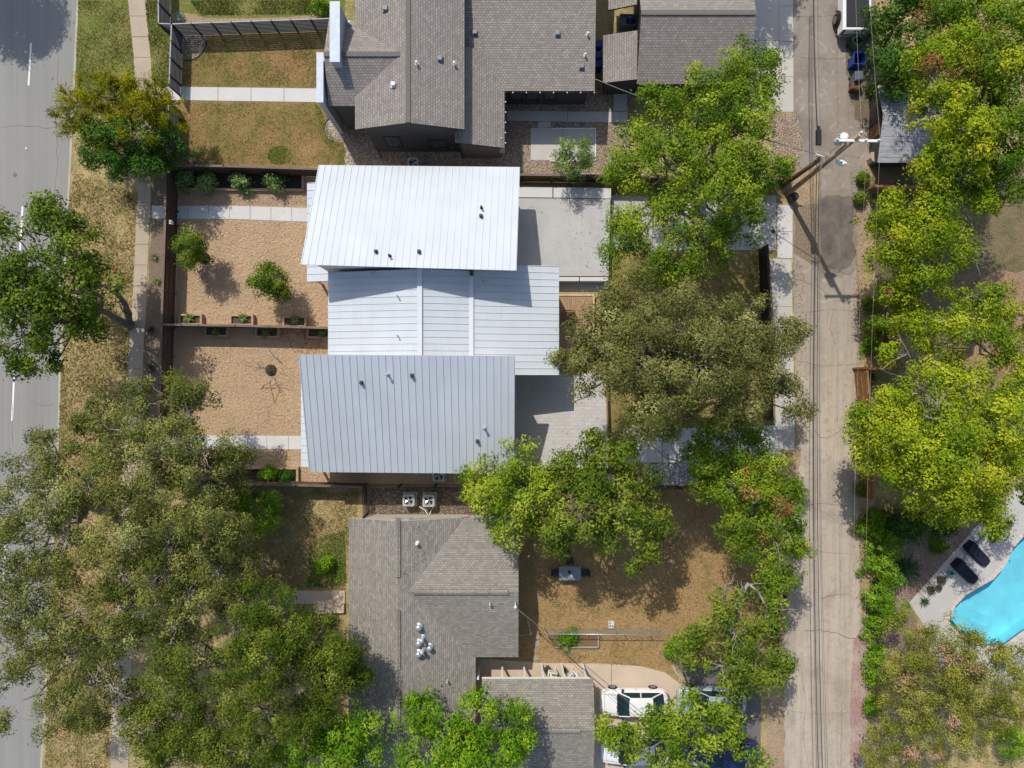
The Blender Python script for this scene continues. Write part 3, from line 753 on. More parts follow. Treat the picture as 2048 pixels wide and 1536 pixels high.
for q, n in zip(RM, (14, 14, 16)): rm.append(seam_roof('roof', q, n, hs, seam_dir='v'))
mb = MB()
mb.bar((xR, Y0, zR+.05), (xR, Y1, zR+.05), .30, .08); mb.build('ridge_cap', M['flash'], hs)
mb = MB(); mb.bar((xV, Y0, zV+.045), (xV, Y1, zV+.045), .27, .07); mb.build('ridge_cap', M['flash'], hs)
# low porch roofs towards the street
xp = -13.5
seam_roof('porch_roof', [(xp, 13.25, 2.95), (xp, 6.72, 2.95), (-12.0, 6.72, 3.3), (-12.0, 13.25, 3.3)], 13, hs, .14)
seam_roof('porch_roof', [(-13.9, .3, 2.95), (-13.9, -5.45, 2.95), (-12.2, -5.45, 3.3), (-12.2, .3, 3.3)], 12, hs, .14)
W1 = wall_box(hs, -12.05, -.3, 7.35, 13.75, 0, lambda x, y: z1(x, y) - .17, M['wall_white'])
W3 = wall_box(hs, -12.3, -.3, -5.45, 1.2, 0, lambda x, y: z3(x, y) - .17, M['wall_white'])
mb = MB()
for q in ([(xW+.4, Y0), (xR, Y0), (xR, Y1), (xW+.4, Y1)], [(xR, Y0), (xV, Y0), (xV, Y1), (xR, Y1)], [(xV, Y0), (xE-.35, Y0), (xE-.35, 7.2), (xV, 7.2)]):
    zz = lambda x: (zW + (x-xW)*(zR-zW)/(xR-xW) if x <= xR else zR + (x-xR)*(zV-zR)/(xV-xR) if x <= xV else zV + (x-xV)*(zE-zV)/(xE-xV)) - .18
    mb.hexa([(x, y, 0) for x, y in q], [(x, y, zz(x)) for x, y in q])
WM = mb.build('wall', M['wall_white'], hs)
for y in (12.2, 9.2): window(W1, (-12.05, y, 1.5), 1.5, 1.4, 'w', M['trim_dark'])
for y in (-1.2, -4.0): window(W3, (-12.3, y, 1.5), 1.5, 1.4, 'w', M['trim_dark'])
for y in (12.4, 9.6): window(W1, (-.3, y, 2.3), 1.6, 1.8, 'e', M['trim_dark'])
for y in (-1.0, -4.0): window(W3, (-.3, y, 2.3), 1.6, 1.8, 'e', M['trim_dark'])
window(WM, (xE-.35, 5.0, 1.6), 1.6, 1.9, 'e', M['trim_dark']); window(WM, (xW+.4, 4.2, 1.8), 2.0, 1.4, 'w', M['trim_dark'])
for y in (10.7, -2.6):
    mb = MB(); mb.box((-12.09 if y > 0 else -12.34, y, 1.08), (.1, 1.0, 2.1)); mb.build('door', M['door'], W1 if y > 0 else W3)
# posts carrying the porch roofs
for y in (13.0, 7.0): mb = MB(); mb.box((xp+.2, y, 1.42), (.14, .14, 2.8)); mb.build('porch_post', M['trim_white'], hs)
for y in (0.0, -5.2): mb = MB(); mb.box((-13.7, y, 1.42), (.14, .14, 2.8)); mb.build('porch_post', M['trim_white'], hs)
for px, py, k in ((963, 416, 1), (780, 512, 1), (962, 432, 0), (752, 503, 0), (838, 503, 0)):
    p = on_plane(px, py, R1)
    if k: vent_pipe(p, .05, .32, r1, M['vent_dark'])
    else: box_vent(p, .16, .2, r1, M['vent_dark'])
for px, py, k in ((776, 749, 1), (969, 856, 1), (723, 765, 0), (824, 751, 0), (955, 882, 0)):
    p = on_plane(px, py, R3)
    if k: vent_pipe(p, .06, .38, r3, M['galv'])
    else: box_vent(p, .17, .2, r3, M['vent_dark'])
for px, py in ((745, 548), (796, 593), (796, 672)): vent_pipe(on_plane(px, py, RM[0]), .035, .34, rm[0], M['galv'])
for px, py in ((864, 555),): vent_pipe(on_plane(px, py, RM[1]), .025, .12, rm[1], M['galv'])
for px, py in ((966, 562), (957, 574)): vent_pipe(on_plane(px, py, RM[2]), .03, .15, rm[2], M['galv'])
mb = MB(); p = on_plane(945, 548, RM[2]); mb.box((p.x-.05, p.y+.1, p.z+.15), (.22, .45, .3)); mb.build('scupper', M['vent_dark'], rm[2])

# --- raised terraces behind the duplex -----------------------------------------
t1 = thing('terrace', 'smooth grey concrete terrace raised behind the bright roof', 'terrace', (3.5, 10, 0))
mb = MB(); mb.prism([tuple(W(x, y, .85)[:2]) for x, y in ((1016, 396), (1221, 398), (1217, 552), (1016, 552))], 0, .85); mb.build('slab', M['pad'], t1)
mb = MB()
for a, b in (((1016, 373), (1105, 374)), ((1107, 374), (1222, 376))):
    p, q = W(*a, .86), W(*b, .86); p2, q2 = W(a[0], a[1]+21, .86), W(b[0], b[1]+21, .86)
    mb = MB(); mb.prism([p[:2], q[:2], q2[:2], p2[:2]], 0, .86); mb.build('edge_slab', M['walk_new'], t1)
for a, b in (((1016, 554), (1158, 554)), ((1160, 554), (1217, 554))):
    p, q = W(*a, .86), W(*b, .86); p2, q2 = W(a[0], a[1]+8, .86), W(b[0], b[1]+8, .86)
    mb = MB(); mb.prism([p[:2], q[:2], q2[:2], p2[:2]], 0, .86); mb.build('edge_slab', M['walk_new'], t1)
mb = MB(); mb.prism([tuple(W(x, y, .05)[:2]) for x, y in ((1100, 552), (1214, 552), (1214, 582), (1100, 582))], 0, .05); mb.build('lower_step', M['apron'], t1)
t2 = thing('terrace', 'paved terrace of beige tiles raised behind the bluish shaded roof', 'terrace', (3.5, -2.5, 0))
mb = MB(); mb.prism([tuple(W(x, y, .85)[:2]) for x, y in ((1016, 746), (1211, 748), (1216, 936), (1016, 940))], 0, .85); mb.build('slab', M['pavers'], t2)
mb = MB(); mb.bar(W(1212.5, 748, .83), W(1217.5, 936, .83), .10, .1); mb.build('edge_board', M['cedar_x'], t2)
# wooden deck with steps and a bench between the terraces
dk = thing('wooden_deck', 'small wooden deck with pale border tucked beside the big brown tree', 'deck', (4.3, 4.5, 0))
mb = MB(); a, b = W(1114, 592, .35), W(1185, 705, .35)
n = 17
for k in range(n):
    x0 = a.x + (b.x-a.x)*k/n; x1 = a.x + (b.x-a.x)*(k+.93)/n
    mb.prism([(x0, b.y), (x1, b.y), (x1, a.y), (x0, a.y)], .3, .35 + .002*(k % 3))
mb.build('boards', M['deck'], dk)
mb = MB(); mb.bar((a.x, a.y+.06, .36), (b.x+.14, a.y+.06, .36), .12, .1); mb.bar((b.x+.07, a.y-.002, .36), (b.x+.07, b.y, .36), .12, .1)
mb.bar((a.x, 3.2, .0+.18), (b.x, 3.2, .18), .1, .3); mb.build('border', M['deck_edge'], dk)
mb = MB(); mb.bar((a.x, a.y-.0, .15), (b.x, a.y, .15), .06, .28); mb.build('skirt', M['cedar_x'], dk)
bn = thing('slatted_bench', 'orange slatted wooden bench standing on the small deck', 'bench', tuple(W(1136, 632, .35)))
o = Vector(bn['_o']); mb = MB()
for k in range(6): mb.box((o.x, o.y-.18+.075*k, o.z+.43), (.95, .055, .03))
mb.build('seat', M['cedar_x'], bn); mb = MB()
for k in range(8): mb.box((o.x-.43+.123*k, o.y+.28, o.z+.72), (.05, .03, .5))
mb.box((o.x, o.y+.28, o.z+.98), (1.0, .06, .06)); mb.build('backrest', M['cedar'], bn)
for sx in (-.42, .42):
    for sy in (-.18, .24): mb = MB(); mb.box((o.x+sx, o.y+sy, o.z+.21), (.06, .06, .41)); mb.build('leg', M['cedar'], bn)

# --- dark two-storey house to the north -----------------------------------------
hn = thing('dark_house', 'charcoal two storey house with grey shingle roof and string lights', 'house', (-4, 22, 0))
yN = 33.5
zE2, zR2 = 4.9, 6.0
sw, se = W(710, 258, zE2), W(929, 262, zE2); rs = W(816, 249, zR2)
ys = W(0, 258, 4.95).y; xw_, xr_, xe_ = sw.x, rs.x, se.x
U_W = [(xw_, yN, zE2), (xw_, ys, zE2), (xr_, ys, zR2), (xr_, yN, zR2)]; U_E = [(xe_, ys, zE2), (xe_, yN, zE2), (xr_, yN, zR2), (xr_, ys, zR2)]
mb = MB(); roof_slab(mb, U_W, .2); roof_slab(mb, U_E, .2)
mb.bar((xr_, ys+.02, zR2+.0), (xr_, yN, zR2+.0), .3, .05, 1)
roof_u = mb.build('roof', [M['trim_dark'], M['shingle_n']], hn)
# west wing: ridge running east-west
yr = (768-108)*(H-5.85)/F; yE = W(0, 212, 4.7).y; xw2 = -11.6
A_S = [(xw2, yE, 4.7), (-8.8, yE, 4.7), (-6.6, yr, 5.85), (xw2, yr, 5.85)]
A_S = [(xw2, yE, 4.7), (-7.0, yE, 4.7), (-7.0, yr, 5.85), (xw2, yr, 5.85)]
A_N = [(-7.0, 2*yr-yE, 4.7), (xw2, 2*yr-yE, 4.7), (xw2, yr, 5.85), (-7.0, yr, 5.85)]
mb = MB(); roof_slab(mb, A_S, .2); roof_slab(mb, A_N, .2); mb.bar((xw2, yr, 5.85), (-6.9, yr, 5.85), .3, .05, 1)
roof_a = mb.build('roof', [M['trim_dark'], M['shingle_n']], hn)
zN1 = W(0, 182, 3.2).y
L_E = [(-.45, zN1, 3.2), (5.42, zN1, 3.2), (5.55, yN, 6.2), (-3.1, yN, 6.2), ]
L_E = [(-3.1, zN1, 3.2), (5.42, zN1, 3.2), (5.42, yN, 5.0), (-3.1, yN, 5.0)]
mb = MB(); roof_slab(mb, L_E, .2); roof_e = mb.build('roof', [M['trim_dark'], M['shingle_n']], hn)
xs1 = W(1009, 0, 3.15).x; ysb = W(0, 295, 3.2).y
L_S = [(xs1, ysb, 3.15), (xs1, zN1+2.5, 3.15), (-3.65, zN1+2.5, 4.15), (-3.65, ysb, 4.15)]
mb = MB(); roof_slab(mb, L_S, .2); roof_s = mb.build('roof', [M['trim_dark'], M['shingle_n']], hn)
# walls
mb = MB(); x0, x1, y0 = -9.4, -3.4, ys + .25
mb.hexa([(x0, y0, 0), (x1, y0, 0), (x1, yN, 0), (x0, yN, 0)], [(x0, y0, 4.85), (x1, y0, 4.85), (x1, yN, 4.85), (x0, yN, 4.85)])
mb.face([(x0, y0, 4.85), (x1, y0, 4.85), ((x0+x1)/2, y0, 5.75)])
wn = mb.build('wall', M['wall_dark'], hn)
mb = MB(); mb.prism([(-11.35, yE+.25), (x0-.02, yE+.25), (x0-.02, 2*yr-yE-.3), (-11.35, 2*yr-yE-.3)], 0, 4.6); wa = mb.build('wall', M['wall_dark'], hn)
mb = MB(); mb.hexa([(x1+.02, 19.62, 0), (5.1, 19.62, 0), (5.1, yN, 0), (x1+.02, yN, 0)], [(x1+.02, 19.62, 3.05), (5.1, 19.62, 3.05), (5.1, yN, 4.75), (x1+.02, yN, 4.75)]); we = mb.build('wall', M['wall_dark'], hn)
mb = MB(); mb.prism([(x1+.02, ysb+.35), (xs1-.3, ysb+.35), (xs1-.3, 19.6), (x1+.02, 19.6)], 0, 2.95); wsb = mb.build('wall', plain('brown_grey_siding', (.15, .12, .10), .85), hn)
# raised parapet fins at the street end, light grey-blue metal
mb = MB(); a, b = W(661, 4, 6.5), W(678, 122, 6.5); mb.prism([(a.x, b.y), (b.x, b.y), (b.x, a.y), (a.x, a.y)], 0, 6.42); fb = mb.build('parapet', M['wall_fin'], hn)
mb = MB(); mb.prism([(a.x-.05, b.y-.05), (b.x+.05, b.y-.05), (b.x+.05, a.y+.05), (a.x-.05, a.y+.05)], 6.424, 6.5); mb.build('coping', M['seam'], fb)
mb = MB(); a, b = W(634.5, 106, 5.6), W(645, 203, 5.6); mb.prism([(a.x, b.y), (b.x, b.y), (b.x, a.y), (a.x, a.y)], 0, 5.52); fb = mb.build('parapet', M['wall_fin'], hn)
mb = MB(); mb.prism([(a.x-.05, b.y-.05), (b.x+.05, b.y-.05), (b.x+.05, a.y+.05), (a.x-.05, a.y+.05)], 5.524, 5.6)
mb.prism([(b.x+.052, a.y-.5), (b.x+.2, a.y-.5), (b.x+.2, a.y), (b.x+.052, a.y)], 5.3, 5.6); mb.build('coping', M['seam'], fb)
# windows, door canopy, downpipes
window(wn, (-8.0, y0, 2.0), 1.0, 1.9, 's', M['trim_dark']); window(wn, (-5.0, y0, 1.6), 1.2, 1.4, 's', M['trim_dark']); window(wn, (-3.95, y0, 1.0), .8, .9, 's', M['trim_dark'])
for x in (.3, 1.4, 2.6): window(we, (x, 19.62, 1.5), .8, 1.5, 's', M['trim_dark'])
for x, y in ((-9.13, 15.9), (-3.42, 15.88)): mb = MB(); mb.tube([(x, y-.05, 0), (x, y-.05, 4.7)], .05, 8); mb.build('downpipe', M['vent_dark'], wn)
for px, py in ((771, 18),): box_vent(on_plane(px, py, U_W), .3, .14, roof_u, M['vent_grey'])
for px, py in ((880, 118),): box_vent(on_plane(px, py, U_E), .3, .14, roof_u, M['vent_grey'])
for px, py in ((1115, 68), (1163, 134), (950, 66), (942, 148)): box_vent(on_plane(px, py, L_E), .28, .14, roof_e, M['vent_grey'])
vent_pipe(on_plane(700, 50, U_W), .07, .3, roof_u, M['pipe_white']); box_vent(on_plane(787, 170, U_W), .26, .18, roof_u, M['pipe_white'])
for px, py in ((834, 128), (909, 129)): vent_pipe(on_plane(px, py, U_E), .06, .26, roof_u, M['pipe_white'])
for px, py in ((1175, 70), (1170, 112)): vent_pipe(on_plane(px, py, L_E), .055, .25, roof_e, M['pipe_white'])
sl = thing('string_lights', 'white bulb string lights along the eaves of the charcoal house', 'lights', (xs1, zN1, 3.0))
mb = MB(); e1 = [Vector((xs1+.06, y, 3.12)) for y in np.linspace(ysb, zN1, 12)] + [Vector((x, zN1-.06, 3.14)) for x in np.linspace(xs1+.1, 5.4, 14)]
mb.tube(e1, .012, 5); mb.build('cord', M['cable'], sl)
for k, p in enumerate(e1[1::2]):
    mb = MB(); mb.lathe((p.x, p.y, p.z-.06), [(.02, -.05), (.05, -.02), (.055, .03), (.03, .08)], 8); mb.build('bulb', M['trim_white'], sl)
mt = thing('utility_meter', 'grey electric meter box on the corner of the charcoal house', 'meter', tuple(W(1004, 318)))
o = Vector(mt['_o']); mb = MB(); mb.box((o.x+.05, o.y+.2, 1.4), (.35, .3, .7)); mb.build('cabinet', M['ac'], mt)
mb = MB(); mb.lathe((o.x+.05, o.y+.2, 1.75), [(.12, 0), (.12, .1), (.08, .14)], 12); mb.build('dial', M['pipe_white'], mt)
mb = MB(); mb.tube([(o.x, o.y+.3, 0), (o.x, o.y+.3, 3.3)], .04, 8); mb.build('conduit', M['galv'], mt)

# --- grey shingled garage north-east -------------------------------------------
hg = thing('garage', 'dark walled garage with grey shingle gable roof beside the alley drive', 'garage', (11.5, 22, 0))
gx0, gx1 = 8.22, 15.55; gs = W(0, 168, 2.95).y; gr = W(0, 25, 4.5).y
G_S = [(gx0, gs, 2.95), (gx1, gs, 2.95), (gx1, gr, 4.5), (gx0, gr, 4.5)]; G_N = [(gx1, 2*gr-gs, 2.95), (gx0, 2*gr-gs, 2.95), (gx0, gr, 4.5), (gx1, gr, 4.5)]
mb = MB(); roof_slab(mb, G_S, .18); roof_slab(mb, G_N, .18); mb.bar((gx0, gr, 4.5), (gx1, gr, 4.5), .3, .05, 1); mb.build('roof', [M['trim_dark'], M['shingle_n']], hg)
ln0, ln1 = W(0, 163, 2.7).y, W(0, 66, 2.8).y; lx = W(1206, 0, 2.5).x
mb = MB(); roof_slab(mb, [(lx, ln1, 2.5), (lx, ln0, 2.5), (gx0, ln0, 3.05), (gx0, ln1, 3.15)], .16); mb.build('lean_to_roof', [M['trim_dark'], M['shingle_n']], hg)
mb = MB(); roof_slab(mb, [(W(1217, 0, 2.6).x, 27.6, 2.5), (W(1217, 0, 2.6).x, W(0, 15, 2.8).y, 2.5), (gx0, W(0, 13, 2.8).y, 3.05), (gx0, 27.6, 3.05)], .16); mb.build('lean_to_roof', [M['trim_dark'], M['shingle_n']], hg)
mb = MB(); mb.hexa([(gx0+.3, gs+.4, 0), (gx1-.3, gs+.4, 0), (gx1-.3, 2*gr-gs-.4, 0), (gx0+.3, 2*gr-gs-.4, 0)], [(gx0+.3, gs+.4, 2.85), (gx1-.3, gs+.4, 2.85), (gx1-.3, 2*gr-gs-.4, 2.85), (gx0+.3, 2*gr-gs-.4, 2.85)])
for x in (gx0+.32, gx1-.32): mb.face([(x, gs+.45, 2.85), (x, 2*gr-gs-.45, 2.85), (x, gr, 4.3)])
mb.build('wall', M['wall_dark'], hg)
mb = MB(); mb.prism([(lx+.3, ln0+.3), (gx0+.28, ln0+.3), (gx0+.28, ln1-.3), (lx+.3, ln1-.3)], 0, 2.42); mb.build('wall', M['wall_dark'], hg)
mb = MB(); mb.box((gx1-.28, gr, 1.15), (.08, 4.6, 2.25)); mb.build('garage_door', M['vent_grey'], hg)
sk = thing('cold_frame', 'grey framed box with blue lid in the dark gap beside garage', 'frame', tuple(W(1257, 52)))
o = Vector(sk['_o']); mb = MB()
for a, b in (((-.7, -.35), (.7, -.35)), ((.7, -.35), (.7, .35)), ((.7, .35), (-.7, .35)), ((-.7, .35), (-.7, -.35))): mb.bar((o.x+a[0], o.y+a[1], .8), (o.x+b[0], o.y+b[1], .8), .1, .1)
mb.box((o.x, o.y, .39), (1.3, .6, .78)); mb.build('frame', M['vent_grey'], sk)
mb = MB(); mb.lathe((o.x, o.y-.05, .78), [(.32, 0), (.3, .14), (.1, .2)], 12); mb.build('lid', M['bin_blue'], sk)

# --- tan shingled house to the south -------------------------------------------
ho = thing('shingled_house', 'single storey house with weathered tan grey shingle roof and ridge vents', 'house', (-5, -16, 0))
def ypx_(py, z): return (768-py)*(H-z)/F
X0, XR, XE = -10.8, -7.35, -2.42; YN = -8.85; YS = -27.5
def zw(x): return 4.35 - (x-XR)*(4.35-2.75)/(X0-XR) if x < XR else 4.35 - (x-XR)*(4.35-2.5)/(XE-XR)
Rw = [(X0, YN, 2.75), (X0, YS, 2.75), (XR, YS, 3.95), (XR, YN, 3.95)]; Re = [(XE, YS, 2.5), (XE, YN, 2.5), (XR, YN, 3.95), (XR, YS, 3.95)]
mb = MB(); roof_slab(mb, Rw, .16); roof_slab(mb, Re, .16); ra = mb.build('roof', [M['wall_cream'], M['shingle_s']], ho)
yR = ypx_(1184, 3.75); yNe, ySe = YN, -18.15; xg = .42
Rn = [(xg, yNe, 2.7), (XR, yNe, 2.7), (XR, yR, 3.78), (xg, yR, 3.78)]; Rs = [(XR, ySe, 2.55), (xg, ySe, 2.55), (xg, yR, 3.78), (XR, yR, 3.78)]
mb = MB(); roof_slab(mb, Rn, .16); roof_slab(mb, Rs, .16); rb = mb.build('roof', [M['wall_cream'], M['shingle_s']], ho)
yc0, ycr, yc1 = -19.6, -22.6, -25.9; xc = 5.4
Rc = [(-2.6, yc1, 2.6), (xc, yc1, 2.6), (xc, ycr, 3.75), (-2.6, ycr, 3.75)]; Rd = [(xc, yc0, 2.6), (-2.0, yc0, 2.6), (-2.0, ycr, 3.4), (xc, ycr, 3.4)]
Rc = [(-5.2, yc1, 2.6), (xc, yc1, 2.6), (xc, ycr, 3.4), (-5.2, ycr, 3.4)]
mb = MB(); roof_slab(mb, Rc, .16); roof_slab(mb, Rd, .16); rc = mb.build('roof', [M['wall_cream'], M['shingle_s']], ho)
def ridge_vent(a, b, parent):
    mb = MB(); a, b = Vector(a), Vector(b); d = (b-a); d.normalize(); n = Vector((-d.y, d.x, 0))
    for s in (-1, 1):
        q = [a + n*.17*s, b + n*.17*s, b, a]; lo = -.05
        t = [q[0]+Vector((0, 0, .02)), q[1]+Vector((0, 0, .02)), q[2]+Vector((0, 0, .09)), q[3]+Vector((0, 0, .09))]
        roof_slab(mb, t, .06, 0, 1)
    mb.build('ridge_vent', [M['trim_dark'], M['shingle_s']], parent)
def ypx(py, z): return (768-py)*(H-z)/F
def xpx(px, z): return (px-1024)*(H-z)/F
ridge_vent((XR, ypx(1040, 4.4), 3.97), (XR, ypx(1158, 4.4), 3.97), ra)
ridge_vent((XR, ypx(1225, 4.4), 3.97), (XR, ypx(1345, 4.4), 3.97), ra)
ridge_vent((XR, ypx(1386, 4.4), 3.97), (XR, YS, 3.97), ra)
ridge_vent((xpx(825, 4.4), yR, 3.80), (xpx(1017, 4.4), yR, 3.80), rb)
ridge_vent((xpx(1066, 3.8), ycr, 3.42), (xpx(1162, 3.8), ycr, 3.42), rc)
mb = MB(); mb.prism([(X0+.45, YN-.3), (XE-.6, YN-.3), (XE-.6, YS+.3), (X0+.45, YS+.3)], 0, 2.5)
mb.prism([(XE-.62, YN-.35), (xg-.3, YN-.35), (xg-.3, ySe+.4), (XE-.62, ySe+.4)], 0, 2.45)
mb.face([(xg-.31, YN-.4, 2.45), (xg-.31, ySe+.45, 2.45), (xg-.31, yR, 3.6)])
mb.face([(X0+.5, YN-.28, 2.5), (-2.8, YN-.28, 2.5), (XR, YN-.28, 3.8)])
wso = mb.build('wall', M['wall_cream'], ho)
mb = MB(); mb.prism([(-1.0, -22.4), (xc-.3, -22.4), (xc-.3, yc1+.3), (-1.0, yc1+.3)], 0, 2.5); mb.build('wall', M['wall_cream'], ho)
mb = MB(); mb.box((xc-.27, -24.1, 1.1), (.08, 2.4, 2.1)); mb.build('garage_door', M['trim_white'], ho)
for y in (-10.8, -20.5): window(wso, (X0+.45, y, 1.5), 1.6, 1.2, 'w', M['trim_white'])
for y in (-10.5, -16.2): window(wso, (xg-.3, y, 1.5), 1.3, 1.1, 'e', M['trim_white'])
window(wso, (-1.1, ySe+.4, 1.4), .8, 1.0, 's', M['trim_white'])
mb = MB(); mb.box((xpx(799, 4), YN+.06, 3.4), (1.1, .1, .3)); mb.build('gable_vent', M['galv'], wso)
# white posts and rafters of the carport porch
for px in (956, 1004, 1049, 1086, 1128, 1172):
    x = xpx(px, 2.3); mb = MB(); mb.box((x, yc0-.05, 1.2), (.13, .13, 2.4)); mb.build('porch_post', M['trim_white'], ho)
mb = MB(); mb.box((1.6, yc0-.05, 2.36), (7.2, .14, .16)); mb.build('porch_beam', M['trim_white'], ho)
# flues
for px, py, r, h in ((838, 1253, .13, .35), (846, 1274, .1, .75), (838, 1285, .13, .3), (860, 1293, .12, .4), (846, 1299, .1, .6), (838, 1306, .13, .35)):
    p = on_plane(px, py, Re); vent_pipe(p, r, h, ra, M['galv'], name='flue')
vent_pipe(on_plane(835, 1086, Re), .07, .3, ra, M['pipe_white']); vent_pipe(on_plane(980, 1207, Rs), .05, .3, rb, M['galv']); vent_pipe(on_plane(895, 1361, Re), .05, .3, ra, M['galv'])

# --- grey board-roofed shed across the alley ------------------------------------
sh = thing('garden_shed', 'old shed with grey boarded roof half hidden under yellow green trees', 'shed', tuple(W(1795, 255)))
sy0, syr, sy1 = ypx(325, 1.5), ypx(230, 2.2), ypx(170, 1.5)
sx0, sx1 = xpx(1757, 1.6), xpx(1757, 1.6) + 4.6
for q in ([(sx0, sy0, 1.5), (sx1, sy0, 1.5), (sx1, syr, 2.2), (sx0, syr, 2.2)], [(sx1, sy1, 1.5), (sx0, sy1, 1.5), (sx0, syr, 2.2), (sx1, syr, 2.2)]):
    mb = MB(); q = [Vector(p) for p in q]; n = 9
    for k in range(n):
        b = [q[0].lerp(q[3], k/n), q[1].lerp(q[2], k/n), q[1].lerp(q[2], (k+.96)/n), q[0].lerp(q[3], (k+.96)/n)]
        b = [p + Vector((0, 0, .012*(k % 2))) for p in b]; roof_slab(mb, b, .05, 0, 0)
    mb.build('roof', M['shed_roof'], sh)
mb = MB(); mb.prism([(sx0+.2, sy0+.2), (sx1-.2, sy0+.2), (sx1-.2, sy1-.2), (sx0+.2, sy1-.2)], 0, 1.4); mb.build('wall', wood_mat('shed_boards', (.06, .052, .045), 'z'), sh)
mb = MB(); mb.box((sx0+.18, syr-.6, .7), (.06, .8, 1.3)); mb.build('door', M['door'], sh)
# ------------------------------------------------------------------ fences
def fence_run(root, a, b, h, kind, mats, first=True, post_every=2.4, side=0.0, cap=True):
    """one straight run from a to b (world xy). kind: board, slat, picket, metal"""
    a, b = Vector((a[0], a[1], 0)), Vector((b[0], b[1], 0)); L = (b-a).length; d = (b-a)/L; n = Vector((-d.y, d.x, 0))
    mp, mpost, mcap = mats; r = random.Random(int(L*1000)+int(a.x*10))
    mb = MB()
    if kind == 'board':
        m = max(1, int(L/.145))
        for k in range(m):
            p, q = a + d*(L*k/m), a + d*(L*(k+.95)/m); hh = h - .05 + r.uniform(-.008, .008)
            mb.hexa([tuple(v)[:2] + (.03,) for v in (p-n*.011, q-n*.011, q+n*.011, p+n*.011)], [tuple(v)[:2] + (hh,) for v in (p-n*.011, q-n*.011, q+n*.011, p+n*.011)])
        for z in (.35, h*.55, h-.25): mb.bar(a + n*.035*(1 if side >= 0 else -1) + Vector((0, 0, z)), b + n*.035*(1 if side >= 0 else -1) + Vector((0, 0, z)), .045, .09)
        nm = 'board_panel'
    elif kind == 'slat':
        m = max(6, int(h/.165))
        for k in range(m):
            z = .12 + (h-.2)*k/(m-1); mb.bar(a + Vector((0, 0, z)), b + Vector((0, 0, z)), .03, .115)
        nm = 'slat_panel'
    elif kind == 'metal':
        m = int(L/.11)
        for k in range(m+1):
            p = a + d*(L*k/m); mb.bar(p + Vector((0, 0, .06)), p + Vector((0, 0, h-.04)), .05, .02) if False else mb.box((p.x, p.y, h/2+.02), (.022, .022, h-.1))
        for z in (.14, h-.08): mb.bar(a + Vector((0, 0, z)), b + Vector((0, 0, z)), .035, .035)
        nm = 'bar_panel'
    mb.build(nm, mp, root)
    m = max(1, round(L/post_every))
    for k in range(0 if first else 1, m+1):
        p = a + d*(L*k/m) + n*.06*side; mb = MB(); mb.box((p.x, p.y, (h+.03)/2), (.095, .095, h+.03)); mb.build('post', mpost, root)
    if cap:
        mb = MB(); mb.bar(a + Vector((0, 0, h)) - d*.04, b + Vector((0, 0, h)) + d*.04, .15 if kind == 'board' else .07, .035); mb.build('cap_rail', mcap, root)
def fence(label, pts, h, kind, mats, z_of_pts=None, side=0.0, cap=True, post_every=2.4, name='garden_fence', group=None):
    z = h if z_of_pts is None else z_of_pts
    P = [W(x, y, z) for x, y in pts]
    root = thing(name, label, 'fence', (P[0].x, P[0].y, 0), group)
    for k in range(len(P)-1): fence_run(root, P[k], P[k+1], h, kind, mats, k == 0, post_every, side, cap)
    return root
BR = (M['fence_brown'], M['fence_brown'], M['fence_cap']); BRY = (M['fence_brown'], M['fence_brown'], M['fence_cap_y'])
fence('brown board fence along the north edge of the gravel front yard', [(330, 331), (447, 332), (645, 338)], 1.75, 'board', BR, side=-1)
fence('long brown board fence between sidewalk soil strip and gravel yards', [(331, 333), (330, 410)], 1.75, 'board', BRY, side=1, cap=True)
f2 = bpy.data.objects[-1] if False else None
fence('brown board fence with gate side facing the old sidewalk beside two gravel yards', [(330, 440), (323, 652), (320, 770), (316, 868)], 1.75, 'board', BRY, side=1)
fence('low brown gate across the upper white garden walk', [(330, 412), (330, 438)], 1.7, 'board', BRY, side=0, post_every=3, name='garden_gate')
fence('brown capped board divider with agave planters on both sides', [(325, 649), (470, 651), (668, 656)], 1.75, 'board', BR, side=0)
fence('brown board fence beside the shrub bed south of the lower gravel yard', [(330, 966), (490, 968), (590, 970), (724, 974)], 1.6, 'board', BR, side=0)
BK = (M['fence_black'], M['fence_black'], M['fence_black'])
fence('thin black metal fence around the two grey air conditioners', [(726, 1036), (724, 974), (940, 976), (1300, 978), (1556, 980)], 1.5, 'metal', BK, cap=False)
fence('dark brown picket fence at the north side of the grey terrace', [(1034, 349), (1320, 353), (1563, 357)], 1.6, 'board', BR, side=-1)
fence('tall black metal fence closing the yard beside the alley concrete', [(1535, 490), (1540, 640), (1545, 840)], 1.7, 'board', BK, cap=True)
SLT = (M['fence_slat'], M['fence_slat'], M['slat_top'])
fence('black slatted fence turning around the dry lawns of the charcoal house', [(315, -160), (317, 47), (343, 48), (661, 37)], 1.6, 'slat', SLT, post_every=1.35)
fence('black slatted fence beside the sidewalk partly under the yellow flowering tree', [(343, 48), (339, 150), (338, 172)], 1.6, 'slat', SLT, post_every=1.35)
fence('black slatted fence south of the front walk under the dark green tree', [(337, 204), (334, 329)], 1.6, 'slat', SLT, post_every=1.35)
CE = (M['cedar'], M['cedar'], M['cedar_x'])
fence('orange wooden fence along the alley below the tallest yellow green trees', [(1734, 736), (1740, 800), (1745, 960), (1748, 1000)], 1.8, 'board', CE, side=-1)
fence('orange wooden fence corner between shadowed trees and the alley', [(1734, 737), (1830, 738)], 1.8, 'board', CE, side=1)
fence('brown wooden fence behind the dead branches across the alley', [(1800, 600), (1796, 690), (1795, 736)], 1.8, 'board', CE, side=1)
fence('short brown board fence south of the grey boarded shed', [(1752, 372), (1800, 373), (1868, 376)], 1.6, 'board', CE, side=1)
